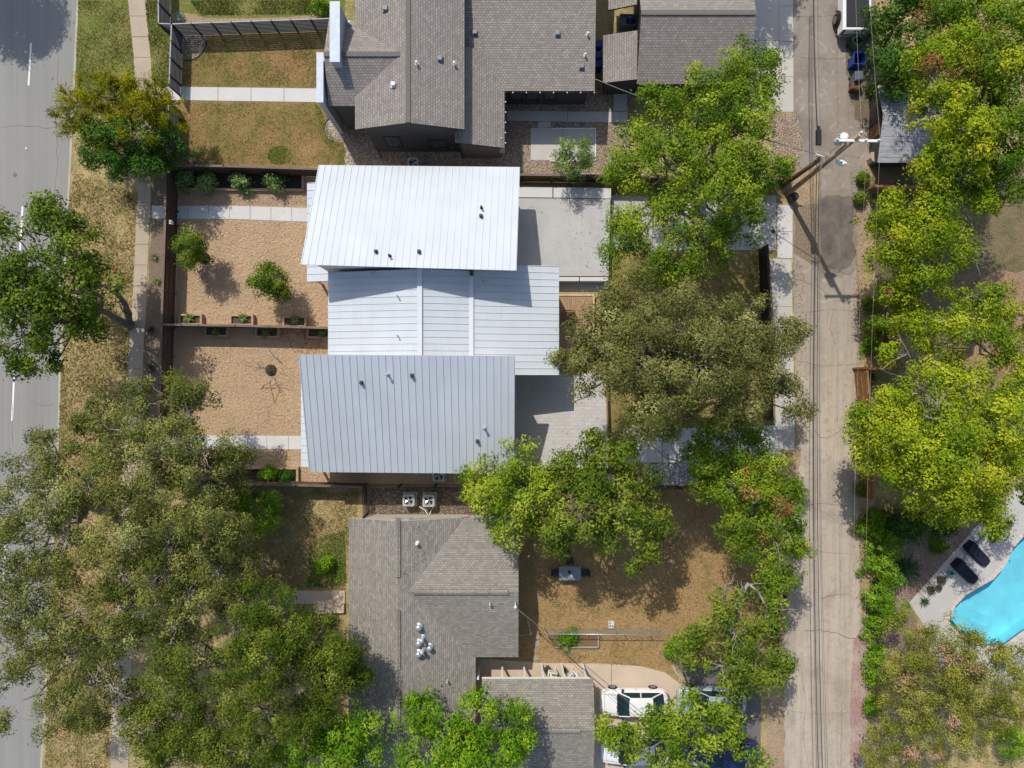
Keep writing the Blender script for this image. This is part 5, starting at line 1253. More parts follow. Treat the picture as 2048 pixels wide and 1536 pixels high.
# ------------------------------------------------------------------ vehicles
def wheel(root, x, y, r=.33, wd=.22):
    w_ = bpy.data.objects.new('wheel', None)
    mb = MB(); P = [(x, y-wd/2, r), (x, y-wd/2+.03, r), (x, y+wd/2-.03, r), (x, y+wd/2, r)]
    mb.tube(P, [r*.92, r, r, r*.92], 18); o = mb.build('wheel', M['tyre'], root, local=True)
    s = 1 if y > 0 else -1; mb = MB(); yy = y + s*(wd/2+.004)
    mb.tube([(x, yy-.01, r), (x, yy+.006, r)], r*.62, 14, smooth=False)
    mb.build('rim', M['rim'], o, local=True); bpy.data.objects.remove(w_); return o
def sedan(label, loc, rz, paint, group='cars on the drive behind the south house', tall=1.46):
    root = thing('parked_car', label, 'car', loc, group, rz)
    ST = [(2.38, .52, .58, .36), (2.30, .72, .68, .26), (2.1, .84, .76, .2), (1.7, .90, .84, .2), (1.2, .915, .92, .2), (.9, .92, .955, .2), (0, .925, .97, .2), (-.9, .925, .98, .2), (-1.6, .92, .99, .2), (-2.0, .89, .97, .22), (-2.25, .80, .90, .28), (-2.36, .62, .78, .36)]
    mb = MB(); rows = []
    for x, wd, zd, zb in ST:
        half = [(wd*.90, zb), (wd*.985, zb+.12), (wd, .52), (wd*.985, zd-.16), (wd*.93, zd-.045), (wd*.82, zd), (wd*.4, zd+.025)]
        ring = [(x, y, z) for y, z in half] + [(x, 0, zd+.03)] + [(x, -y, z) for y, z in half[::-1]]
        rows.append([mb.vert(p) for p in ring])
    for a, b in zip(rows, rows[1:]):
        for k in range(len(a)-1): mb.faces_idx((a[k], a[k+1], b[k+1], b[k]), 0, True)
        mb.faces_idx((a[-1], a[0], b[0], b[-1]), 0)
    mb.faces_idx(rows[0][::-1], 0); mb.faces_idx(rows[-1], 0); mb.build('body', paint, root, local=True)
    t = tall; xb0, xr0, xr1, xb1 = 1.12, .38, -1.15, -1.95
    mb = MB(); g = []
    for i, x in enumerate(np.linspace(xr0, xr1, 7)):
        f = (i/6-.45)*2; g.append([mb.vert((x + (.07*(1-s*s) if i == 0 else -.05*(1-s*s) if i == 6 else 0), .64*s, t - .035*f*f - .06*s*s)) for s in np.linspace(-1, 1, 9)])
    for a, b in zip(g, g[1:]):
        for k in range(8): mb.faces_idx((a[k], b[k], b[k+1], a[k+1]), 0, True)
    # pillars and side rails
    for s in (-1, 1):
        for p, q in (((xb0-.05, .80*s, .95), (xr0, .63*s, t-.1)), ((xr1, .63*s, t-.11), (xb1+.1, .78*s, .98)), ((-.35, .66*s, t-.09), (-.4, .83*s, .97))): mb.bar(p, q, .07, .06)
    mb.build('roof', paint, root, local=True)
    def glass(nm, P, rows_=5):
        mb = MB()
        (a, b, c, d), bulge = P
        a, b, c, d = map(Vector, (a, b, c, d)); gg = []
        for j in range(rows_):
            v = j/(rows_-1); gg.append([])
            for i in range(7):
                u = i/6; p = a.lerp(b, u).lerp(d.lerp(c, u), v); k = 1-(2*u-1)**2; gg[-1].append(mb.vert(p + Vector(bulge)*k))
        for A, B in zip(gg, gg[1:]):
            for i in range(6): mb.faces_idx((A[i], A[i+1], B[i+1], B[i]), 0, True)
        return mb.build(nm, M['car_glass'], root, local=True)
    glass('windshield', (((xb0, -.78, .955), (xb0, .78, .955), (xr0+.01, .62, t-.075), (xr0+.01, -.62, t-.075)), (.09, 0, .02)))
    glass('rear_window', (((xb1, .76, .985), (xb1, -.76, .985), (xr1-.01, -.62, t-.09), (xr1-.01, .62, t-.09)), (-.08, 0, .02)))
    for s in (-1, 1): glass('side_window', (((xb0-.1, .82*s, .96), (xb1+.15, .81*s, .98), (xr1, .645*s, t-.1), (xr0, .645*s, t-.09)), (0, 0, 0)))
    for x in (1.42, -1.38):
        for y in (-.83, .83): wheel(root, x, y)
    for s in (-1, 1):
        mb = MB(); mb.hexa([(.78, .86*s, .93), (.92, .86*s, .93), (.88, 1.06*s, .93), (.76, 1.06*s, .93)], [(.78, .86*s, 1.04), (.92, .86*s, 1.04), (.88, 1.06*s, 1.06), (.76, 1.06*s, 1.06)]); mb.build('mirror', M['car_navy'] if paint is M['car_white'] else paint, root, local=True)
        mb = MB(); mb.hexa([(2.02, .60*s, .69), (2.30, .52*s, .60), (2.22, .76*s, .60), (1.92, .86*s, .68)], [(2.02, .60*s, .80), (2.31, .52*s, .69), (2.23, .76*s, .70), (1.92, .86*s, .79)]); mb.build('headlight', M['lamp'], root, local=True)
        mb = MB(); mb.hexa([(-2.30, .50*s, .72), (-2.1, .78*s, .72), (-2.05, .86*s, .72), (-2.31, .66*s, .72)], [(-2.30, .50*s, .91), (-2.1, .78*s, .94), (-2.05, .86*s, .92), (-2.31, .66*s, .88)]); mb.build('taillight', M['lamp_red'], root, local=True)
        for x in (.35, -.75): mb = MB(); mb.box((x, .935*s, .80), (.18, .03, .03)); mb.build('door_handle', paint, root, local=True)
    gaps = [((2.05, -.60, .80), (2.05, .60, .80))]
    for sy in (-1, 1): gaps += [((1.2, .66*sy, .962), (2.05, .60*sy, .80)), ((-1.98, .62*sy, 1.0), (-2.22, .56*sy, .945))] + [((x, .937*sy, .45), (x-.03, .93*sy, .93)) for x in (.95, -.12, -1.1)]
    for p, q in gaps: mb = MB(); mb.bar(p, q, .014, .008); mb.build('panel_gap', M['plastic_black'], root, local=True)
    mb = MB(); mb.box((2.345, 0, .48), (.06, .9, .16)); mb.build('grille', M['plastic_black'], root, local=True)
    mb = MB(); mb.bar((1.17, -.7, .95), (1.17, .7, .95), .08, .02); mb.build('cowl', M['plastic_black'], root, local=True)
    mb = MB()
    mb.box((1.20, .35, .99), (.02, .55, .015), .25); mb.box((1.20, -.3, .99), (.02, .55, .015), .25); mb.build('wiper', M['plastic_black'], root, local=True)
    return root
sedan('white car on the drive with open view of hood and windshield', (xpx(1269, .9), ypx(1408, .9), .012), math.pi, M['car_white'])
sedan('white car parked lower under the leaves, mostly hidden', (xpx(1272, .9), ypx(1504, .9), .012), math.pi+.02, M['car_white'])
sedan('silver blue car behind the upper white car', (xpx(1425, .9), ypx(1405, .9), .012), math.pi-.02, M['car_silver'])
sedan('dark navy car under leaves at the bottom edge', (xpx(1452, .9), ypx(1510, .9), .012), math.pi, M['car_navy'])

pk = thing('pickup_truck', 'white pickup with black bed cover parked at the top of the alley', 'pickup', (xpx(1714, 1.2), ypx(68, 1.2) + 3.12, .012), None, math.pi/2)
mb = MB(); hw = .98
for x0, x1, z0, z1 in ((-2.85, -.3, .45, 1.28), (-.3, 1.5, .45, 1.2), (1.5, 2.75, .45, 1.15)):
    q = [(x0, -hw), (x1, -hw), (x1, hw), (x0, hw)] if x1 < 2 else [(x0, -hw), (x1, -hw*.86), (x1, hw*.86), (x0, hw)]
    i_ = .06; t = [(x0+.0, -hw+i_), (x1, -hw+i_), (x1, hw-i_), (x0, hw-i_)] if x1 < 2 else [(x0, -hw+i_), (x1-.1, -hw*.8), (x1-.1, hw*.8), (x0, hw-i_)]
    mb.hexa([(x, y, z0) for x, y in q], [(x, y, z1-.08) for x, y in q]); mb.hexa([(x, y, z1-.079) for x, y in q], [(x, y, z1) for x, y in t])
mb.build('body', M['car_white'], pk, local=True)
mb = MB(); mb.hexa([(-2.7, -.78, 1.285), (-.36, -.78, 1.285), (-.36, .78, 1.285), (-2.7, .78, 1.285)], [(-2.66, -.75, 1.335), (-.4, -.75, 1.335), (-.4, .75, 1.335), (-2.66, .75, 1.335)]); mb.build('bed_cover', M['bed_cover'], pk, local=True)
mb = MB(); mb.hexa([(-.3, -.92, 1.2), (1.55, -.92, 1.2), (1.55, .92, 1.2), (-.3, .92, 1.2)], [(-.12, -.72, 1.78), (.85, -.72, 1.78), (.85, .72, 1.78), (-.12, .72, 1.78)]); cb_ = mb.build('cab', M['car_white'], pk, local=True)
mb = MB(); mb.face([(-.285, -.82, 1.26), (-.285, .82, 1.26), (-.14, .70, 1.74), (-.14, -.70, 1.74)][::-1]); mb.build('rear_window', M['car_glass'], pk, local=True)
mb = MB(); mb.face([(1.53, -.84, 1.26), (1.53, .84, 1.26), (.875, .70, 1.76), (.875, -.70, 1.76)]); mb.build('windshield', M['car_glass'], pk, local=True)
for s in (-1, 1):
    mb = MB(); q = [(-.2, .915*s, 1.26), (1.35, .915*s, 1.26), (.82, .74*s, 1.74), (-.08, .74*s, 1.74)]; mb.face(q if s < 0 else q[::-1]); mb.build('side_window', M['car_glass'], pk, local=True)
    mb = MB(); mb.box((-2.855, .85*s, 1.0), (.05, .14, .36)); mb.build('taillight', M['lamp_red'], pk, local=True)
    for x in (-1.75, 1.75):
        wheel(pk, x, (1.0)*s, .41, .30)
        mb = MB(); P = [(x + .56*math.cos(a), .99*s, .42 + .56*math.sin(a)) for a in np.linspace(0, math.pi, 9)]
        for a, b in zip(P, P[1:]): mb.bar(a, b, .26, .06)
        mb.build('fender_flare', M['plastic_black'], pk, local=True)
mb = MB(); mb.box((-2.93, 0, .62), (.16, 1.85, .2)); mb.build('bumper', M['vent_grey'], pk, local=True)
tg = MB(); tg.box((-2.865, 0, .98), (.05, 1.5, .5)); tgo = tg.build('tailgate', M['car_white'], pk, local=True); mb = MB(); mb.box((-2.90, 0, 1.12), (.03, .3, .08)); mb.build('handle', M['plastic_black'], tgo, local=True)

# ------------------------------------------------------------------ utility pole and wires
PB = W(1574, 389, 0); PT = Vector((xpx(1721, 10.5), ypx(269, 10.5), 10.5))
pole = thing('utility_pole', 'tall wooden utility pole leaning in view with white transformer and crossarm', 'utility pole', tuple(PB))
def on_pole(z): return PB.lerp(PT, z/10.5)
mb = MB(); mb.tube([PB, on_pole(5), PT], [.17, .15, .12], 14); mb.build('shaft', M['pole'], pole)
mb = MB(); mb.lathe(PT + Vector((0, 0, .0)), [(.12, 0), (.115, .015)], 14); mb.build('pole_cap', plain('cut_wood_end', (.62, .46, .30), .8), pole)
p = on_pole(9.85); mb = MB(); ya = ypx(281, 9.9)
a, b = Vector((xpx(1672, 9.9), ya, 9.9)), Vector((xpx(1757, 9.9), ya-.03, 9.9)); mb.bar(a, b, .13, .12); arm = mb.build('crossarm', M['trim_white'], pole)
def insulator(p, parent): mb = MB(); mb.lathe(p, [(.03, 0), (.075, .04), (.045, .08), (.07, .12), (.03, .18)], 10); return mb.build('insulator', M['pipe_white'], parent)
for q in (a.lerp(b, .02), a.lerp(b, .68), a.lerp(b, .98)): insulator(q + Vector((0, 0, .06)), arm)
insulator(PT + Vector((.0, .08, .02)), pole)
tr = Vector((xpx(1689, 9.3), ypx(274, 9.3), 8.45)); mb = MB(); mb.lathe(tr, [(.22, 0), (.235, .05), (.235, .8), (.25, .82), (.25, .86), (.15, .93), (.05, .95)], 18); tk = mb.build('transformer', M['trim_white'], pole)
for k in range(3): mb = MB(); an = .9 + k*.75; mb.lathe((tr.x+.27*math.cos(an), tr.y+.27*math.sin(an), tr.z+.62), [(.02, 0), (.045, .04), (.03, .08), (.045, .12), (.015, .2)], 8); mb.build('bushing', M['pipe_white'], tk)
mb = MB(); mb.bar((tr.x+.2, tr.y-.1, tr.z+.5), on_pole(8.9), .1, .15); mb.build('bracket', M['galv'], pole)
# light on an arm
l0 = on_pole(7.2); l1 = Vector((xpx(1672, 7.3), ypx(325, 7.3), 7.35)); l2 = Vector((xpx(1691, 7.3), ypx(327.5, 7.3), 7.35)); mb = MB()
mb.tube([l0, l0.lerp(l1, .5) + Vector((0, 0, .12)), l1], .03, 8); mb.build('lamp_arm', M['trim_white'], pole)
mb = MB(); d = (l2-l1); n = 9; rows = []
for k in range(n):
    f = k/(n-1); wv = .05 + .13*math.sin(math.pi*min(1, f*.85+.12))**.8; c = l1 + d*f
    rows.append([mb.vert((c.x, c.y + wv*math.cos(t), c.z + (.10 if math.sin(t) > 0 else .05)*math.sin(t))) for t in np.linspace(0, 2*math.pi, 11)[:-1]])
for A, B in zip(rows, rows[1:]):
    for k in range(10): mb.faces_idx((A[k], A[(k+1) % 10], B[(k+1) % 10], B[k]), 0, True)
mb.faces_idx(rows[0], 0); mb.faces_idx(rows[-1][::-1], 0); lh = mb.build('lamp_head', M['trim_white'], pole)
mb = MB(); c = l1 + d*.45; mb.lathe((c.x, c.y, c.z+.09), [(.045, 0), (.045, .06), (.03, .07)], 10); mb.build('photocell', M['trim_dark'], lh)
g = on_pole(6.6); mb = MB(); mb.tube([g + Vector((-.1, .1, 0)), g + Vector((-.5, .12, .35)), Vector((xpx(1633, 7), ypx(307, 7), 6.9))], .035, 8); mb.build('cable_bracket', M['trim_white'], pole)
mb = MB()
for z0, z1 in ((8.6, 9.6), (7.3, 8.5)): q0, q1 = on_pole(z0), on_pole(z1); mb.tube([q0+Vector((-.2, .1, 0)), q0.lerp(q1, .5)+Vector((-.42, .1, -.1)), q1+Vector((-.3, .08, 0))], .018, 6)
mb.build('jumper_wire', M['cable_pale'], pole)
sp = thing('old_pole', 'shorter darker old wooden pole standing beside the tall utility pole', 'pole', tuple(W(1563, 373)))
o = Vector(sp['_o']); t = Vector((xpx(1640, 5.6), ypx(318, 5.6), 5.6)); mb = MB(); mb.tube([o, t], [.16, .14], 12); mb.build('shaft', M['pole_dark'], sp)
mb = MB(); q = t - (t-o)*.02; mb.tube([q + Vector((-.22, 0, 0)), q + Vector((.3, -.12, .0))], .03, 6); mb.build('through_bolt', M['galv'], sp)
def sag(a, b, s, n=24):
    a, b = Vector(a), Vector(b); return [a.lerp(b, k/n) - Vector((0, 0, s*4*(k/n)*(1-k/n))) for k in range(n+1)]
def wire(label, pts_list, rad, mat, cat='power line', name='power_line', group=None, sagv=.3):
    a = pts_list[0][0]; root = thing(name, label, cat, tuple(Vector(a[0])), group)
    for pts, r_ in pts_list:
        pass
    return root
def P3(px, py, z): return Vector((xpx(px, z), ypx(py, z), z))
def cable(label, spans, group=None, name='power_line', cat='cable'):
    """spans: list of (point, point, sag, radius, material); one thing"""
    root = thing(name, label, cat, tuple(spans[0][0]), group)
    for a, b, s, r_, m in spans: mb = MB(); mb.tube(sag(a, b, s), r_, 6); mb.build('wire', m, root)
    return root
zc = 6.9
cable('thick bundle of black and grey cables along the alley, above the pole',
      [(P3(1629, -260, zc), P3(1636, 290, zc), .35, .035, M['cable']), (P3(1633, -260, zc-.1), P3(1640, 292, zc-.1), .3, .022, M['cable_pale']), (P3(1637, -260, zc-.2), P3(1642, 295, zc-.2), .3, .015, M['cable_grey'])], 'bundled cables over the alley')
cable('thick bundle of cables along the alley, from pole to bottom edge',
      [(P3(1634, 312, zc), P3(1652, 1950, zc), 1.0, .024, M['cable']), (P3(1639, 310, zc-.1), P3(1660, 1950, zc-.1), .9, .022, M['cable']), (P3(1641, 308, zc-.2), P3(1668, 1950, zc-.2), .9, .014, M['cable_grey']), (P3(1643, 306, zc-.3), P3(1674, 1950, zc-.3), 1.0, .014, M['cable_grey'])], 'bundled cables over the alley')
mb = MB(); c = P3(1637, 275, zc+.05); mb.box(c, (.28, .9, .2)); mb.box(c + Vector((0, .55, 0)), (.14, .25, .14)); tag(mb.build('cable_splice', M['plastic_black'], loc=tuple(c)), 'black splice case hanging on the cable bundle above the pole', 'splice case')
cable('thin bare wire from the top edge to the pole top', [(P3(1709, -260, 10.6), PT + Vector((0, .1, .15)), .25, .007, M['cable_pale'])], 'thin bare wires over the alley')
cable('thin bare wire from the top edge to the crossarm end', [(P3(1730, -260, 10.1), b + Vector((0, 0, .2)), .25, .007, M['cable_pale'])], 'thin bare wires over the alley')
cable('thin bare wire from mid crossarm down the alley edge', [(a.lerp(b, .68) + Vector((0, 0, .2)), P3(1706, 1950, 10.2), .7, .0055, M['cable_pale'])], 'thin bare wires over the alley')
cable('thin bare wire from the crossarm end down past the tall trees', [(b + Vector((0, 0, .2)), P3(1730, 1950, 10.2), .7, .0055, M['cable_pale'])], 'thin bare wires over the alley')
cable('grey service cable from utility pole to charcoal house eave', [(on_pole(7.0), P3(1190, 158, 3.6), .6, .028, M['cable_grey'])], name='service_cable')
cable('service cable from south house corner towards the lower right', [(P3(1030, 1214, 4.4), P3(1700, 1790, 7), .6, .02, M['cable_grey']), (P3(1030, 1216, 4.2), P3(1690, 1830, 6.6), .6, .014, M['cable'])], name='service_cable')
ms = thing('service_mast', 'white pipe mast on the south house gable holding cables', 'mast', (P3(1031, 1214, 4.5).x, P3(1031, 1214, 4.5).y, 3.6))
mb = MB(); c = P3(1031, 1214, 4.5); mb.tube([(c.x, c.y, 3.3), (c.x, c.y, 4.55)], .045, 8); mb.build('pipe', M['pipe_white'], ms); mb = MB(); mb.lathe((c.x, c.y, 4.5), [(.05, 0), (.1, .04), (.1, .1), (.03, .16)], 10); mb.build('weatherhead', M['pipe_white'], ms)
# ------------------------------------------------------------------ trees and shrubs
LM = {}
def leafset(key, lo, mid, hi, extra=None, trans=.17):
    st = [(0, lo), (.45, mid), (.88, hi)]
    if extra: st += [(.965, hi), (.975, extra)]
    LM[key] = leaf_mat(key + '_leaves', st, trans)
leafset('bright', (.050, .118, .006), (.165, .258, .013), (.38, .43, .040))
leafset('lime', (.075, .160, .006), (.240, .325, .012), (.49, .50, .030))
leafset('lime_rust', (.060, .140, .006), (.205, .295, .011), (.50, .475, .022), (.36, .17, .05))
leafset('mid', (.034, .080, .006), (.110, .172, .014), (.27, .325, .038))
leafset('dark', (.022, .070, .010), (.058, .135, .018), (.125, .22, .035))
leafset('oak', (.058, .080, .012), (.165, .185, .034), (.39, .385, .115))
leafset('oak_green', (.038, .078, .006), (.115, .160, .014), (.29, .32, .048))
leafset('olive', (.068, .084, .018), (.172, .176, .046), (.37, .355, .125))
leafset('yellow', (.11, .125, .006), (.25, .24, .008), (.52, .46, .010))
leafset('glossy', (.050, .135, .004), (.145, .285, .010), (.34, .46, .035))
leafset('crape', (.095, .122, .012), (.230, .240, .036), (.42, .395, .08), (.50, .28, .20))
leafset('rust', (.22, .10, .03), (.37, .18, .06), (.50, .29, .10), None, .2)
leafset('shrub', (.060, .155, .006), (.155, .295, .014), (.33, .47, .045))
leafset('silver', (.11, .18, .04), (.23, .33, .09), (.40, .50, .18))

def tubes_np(segs, name, mat, parent, sides=5):
    """segs: list of (points Nx3, radii N): one mesh of tapered tubes"""
    V, Fc = [], []; base = 0; off = np.array(parent['_o'])
    ang = np.arange(sides)*2*np.pi/sides
    for P, R in segs:
        P = np.asarray(P, float); R = np.asarray(R, float); n = len(P)
        T = np.gradient(P, axis=0); T = unit(T)
        ref = np.where(np.abs(T[:, 2:3]) > .9, np.array([[1., 0, 0]]), np.array([[0, 0, 1.]]))
        U = unit(np.cross(T, ref)); Vv = np.cross(T, U)
        ring = P[:, None] + (U[:, None]*np.cos(ang)[None, :, None] + Vv[:, None]*np.sin(ang)[None, :, None])*R[:, None, None]
        V.append(ring.reshape(-1, 3) - off)
        i = np.arange(n-1)[:, None]*sides; k = np.arange(sides)[None]; k2 = (k+1) % sides
        Fc.append((base + np.stack([i+k, i+k2, i+sides+k2, i+sides+k], -1)).reshape(-1, 4)); base += n*sides
    V = np.concatenate(V); Fc = np.concatenate(Fc); me = bpy.data.meshes.new(name)
    me.vertices.add(len(V)); me.vertices.foreach_set('co', V.astype(np.float32).ravel())
    me.loops.add(Fc.size); me.loops.foreach_set('vertex_index', Fc.astype(np.int32).ravel())
    me.polygons.add(len(Fc)); me.polygons.foreach_set('loop_start', np.arange(0, Fc.size, 4, dtype=np.int32)); me.polygons.foreach_set('loop_total', np.full(len(Fc), 4, dtype=np.int32))
    me.polygons.foreach_set('use_smooth', np.ones(len(Fc), dtype=bool)); me.materials.append(mat); me.update()
    return link(name, me, parent)
def curve(a, b, rs, jit=.12, n=6, up=.0):
    a, b = np.asarray(a, float), np.asarray(b, float); L = np.linalg.norm(b-a); t = np.linspace(0, 1, n)[:, None]
    P = a + (b-a)*t; j = rs.normal(0, jit*L/ n**.5*.5, (n, 3)); j[0] = 0; j[-1] = 0
    P = P + j; P[:, 2] += up*L*np.sin(np.pi*t[:, 0]); return P
COUNT = [0]
def tree(name, label, cat, lobes, leaf, base=None, seed=0, dens=1.0, leaf_len=.21, leaf_wid=.5, flat=.62, bark='bark', trunk_r=None, group=None,
         gap=.28, clump=.30, twigs=5, twig_r=.015, rust=None, shoots=False, up_bias=.55, low=.0, bare=(), ground_px=False, tshift=0.0):
    """lobes: (px, py, radius px, height of the lobe centre, [t shift]) as seen in the photo"""
    rs = np.random.default_rng(seed*97+13); LB = []
    for lb in lobes:
        px, py, r, z = lb[:4]; c = np.array(W(px, py, z if not ground_px else 0)); c[2] = z
        LB.append((c, 1.07*r*(H-z)/F, lb[4] if len(lb) > 4 else 0.0))
    ctr = np.mean([c for c, _, _ in LB], 0); zmin = min(c[2] for c, _, _ in LB); zmax = max(c[2]+r*.5 for c, r, _ in LB)
    if base is None: bp = np.array([ctr[0], ctr[1], 0.0])
    else: bp = np.array(W(base[0], base[1], 0))
    root = thing(name, label, cat, tuple(bp), group)
    ext = max(np.linalg.norm((c-ctr)[:2])+r for c, r, _ in LB)
    tr = trunk_r or .035*ext + .05
    segs = []; fz = max(.25, zmin*.42)
    fork = bp*.55 + np.array([ctr[0], ctr[1], 0])*.45; fork[2] = fz
    trunk = curve(bp, fork, rs, .12, 6); segs.append((trunk, np.linspace(tr*1.25, tr*.85, 6)))
    lv = Leaves(); rl = Leaves()
    for c, r, ts in LB:
        tgt = c - np.array([0, 0, r*flat*.25])
        d = np.linalg.norm((tgt-fork)[:2]); rad = tr*(.32+.25*min(1, r/2))
        segs.append((curve(fork, tgt, rs, .22, 8, .05), np.linspace(rad, .03, 8)))
        area = math.pi*r*r; c = c + np.array([0, 0, rs.normal(0, .32)*min(1.3, r)])
        # leaf clumps: a broken upper layer over a fuller, lower one
        big_ = r > .8 and not shoots
        n1, n2 = max(4, int(area*(1.45 if big_ else 2.2)*dens)), max(3, int(area*(1.7 if big_ else 2.3)*dens)); nc = n1 + n2
        low_ = np.arange(nc) >= n1
        u = unit(rs.normal(0, 1, (nc, 3)) + [0, 0, .3]); u[:, 2] = np.where(low_, -np.abs(u[:, 2])*.9 - .15, np.abs(u[:, 2])*.95 + .12); u = unit(u); ph = rs.uniform(0, 6.28, 6)
        az = np.arctan2(u[:, 1], u[:, 0])
        rough = 1 + .16*np.sin(3*az+ph[0]) + .13*np.sin(5*az+ph[1]) + .10*np.sin(8*az+ph[2]+3*u[:, 2]) + .08*np.sin(4*u[:, 2]*3+ph[3])
        rr = r*rough*(rs.uniform(.35, 1.05, nc)**.42)
        # directional gaps let the ground show through
        gapd = np.sin(2.1*u[:, 0]*2+ph[4])*np.sin(2.3*u[:, 1]*2+ph[5])
        keep = (rs.uniform(0, 1, nc) > gap*.35) & ~((gapd > .86-gap) & (rs.uniform(0, 1, nc) < .85))
        keep[:3] = True
        u, rr, low_ = u[keep], rr[keep], low_[keep]; nc = len(rr)
        fl = np.where(low_, flat*1.75, flat*1.3)
        cc = c + np.stack([u[:, 0]*rr, u[:, 1]*rr, u[:, 2]*rr*fl], 1); cc[:, 2] = np.maximum(cc[:, 2], .2)
        tv = np.clip(rs.normal(.42 + ts + tshift, .20, nc), 0, .93)
        # twigs from the lobe's heart out to clumps
        nt_ = min(nc, max(3, int(twigs*area/2.2)))
        for i in rs.choice(nc, nt_, replace=False):
            e = c + (cc[i]-c)*rs.uniform(.92, 1.06) + np.array([0, 0, .10]); s0 = c + (cc[i]-c)*rs.uniform(0, .25) - np.array([0, 0, .2*r])
            segs.append((curve(s0, e, rs, .25, 6, .08), np.linspace(twig_r*2.1, twig_r*.55, 6)))
        rc = clump*1.6*rs.uniform(.6, 1.5, nc)*(np.where(low_, 1.1, 1.2) if big_ else 1.0)
        kn = np.maximum(8, (84*(rc/.42)**2*(.20/leaf_len)**1.6*(.5/leaf_wid)**.5*(1.0 if not shoots else .9)).astype(int))
        ci = np.repeat(np.arange(nc), kn); K = len(ci)
        if shoots:
            dd = unit(unit(cc-c)*[1, 1, .7] + rs.normal(0, .25, (nc, 3)) + [0, 0, .25])
            sub = unit(dd[ci] + rs.normal(0, .42, (K, 3))); sub = np.round(sub*4)/4 + rs.normal(0, .03, (K, 3)); sub = unit(sub)
            s = rs.uniform(-.1, 1.0, K)[:, None]
            ce = cc[ci] + sub*s*clump*2.5 + rs.normal(0, .02, (K, 3)); ld = sub + rs.normal(0, .3, (K, 3)); nn = unit(rs.normal(0, .8, (K, 3)) + [0, 0, .5])
        else:
            v = unit(rs.normal(0, 1, (K, 3)) + [0, 0, .28])
            az2 = np.arctan2(v[:, 1], v[:, 0]); wob = 1 + .20*np.sin(3*az2 + 19*tv[ci]) + .16*np.sin(6*az2 + 31*tv[ci] + 4*v[:, 2]) + .12*np.sin(7*v[:, 2] + 9*tv[ci])
            rad = rc[ci]*wob*(.62 + .45*rs.uniform(0, 1, K)**.6)
            ce = cc[ci] + v*rad[:, None]*[1, 1, .72] + rs.normal(0, 1, (K, 3))*np.where(rs.uniform(0, 1, K) < .10, .17, .03)[:, None]
            ld = v*[1, 1, .5] + rs.normal(0, .7, (K, 3)) - [0, 0, .25]
            nn = unit(v*.85 + unit(cc-c)[ci]*.25 + rs.normal(0, .38, (K, 3)) + [0, 0, up_bias*.5])
        L = leaf_len*rs.uniform(.5, 1.35, K); tt = np.clip(tv[ci] + rs.normal(0, .095, K), 0, .955)
        if leaf == 'crape': tt = np.where((rs.uniform(0, 1, nc) < .025)[ci] & (cc[ci][:, 2] > c[2]+.15*r), 1.0, tt)
        ce[:, 2] = np.maximum(ce[:, 2], .05)
        if rust and rs.uniform() < rust:
            q = cc[rs.integers(0, nc)]; near = np.linalg.norm(ce-q, axis=1) < min(.55*r, .95); near &= rs.uniform(0, 1, K) < .9
            if near.any(): rl.add(ce[near], nn[near], unit(ld[near]), L[near], L[near]*leaf_wid*.7, tt[near])
            f = ~near; ce, nn, ld, L, tt = ce[f], nn[f], ld[f], L[f], tt[f]
        lv.add(ce, nn, unit(ld), L, L*leaf_wid*rs.uniform(.8, 1.2, len(L)), tt); COUNT[0] += len(L)
    for pts, r0 in bare:
        P = np.array([np.array(W(*p)) for p in pts]); segs.append((P, np.linspace(r0, r0*.35, len(P))))
        for j in range(1, len(P)):
            for k in range(3):
                e = P[j] + rs.normal(0, .55, 3); segs.append((curve(P[j-1]+(P[j]-P[j-1])*rs.uniform(.2, 1), e, rs, .25, 5), np.linspace(r0*.35, .008, 5)))
    tubes_np(segs, 'trunk', M[bark], root)
    lv.build('crown', LM[leaf], root)
    if rl.c: rl.build('withered_foliage', LM['rust'], root)
    return root
def shrub(label, px, py, r, h, leaf, seed=0, group=None, name='shrub', leaf_len=.13, dens=1.6, cat='shrub'):
    z = h*.55; rm_ = r*(H-z)/F
    return tree(name, label, cat, [(px, py, r*.8, z), (px+r*.35, py-r*.2, r*.55, z*.9), (px-r*.35, py+r*.25, r*.55, z*.85), (px-r*.1, py-r*.4, r*.5, z)], leaf, None, seed, dens, leaf_len, .45, .75, 'bark', .035, group, .1, .16, 3, .007)

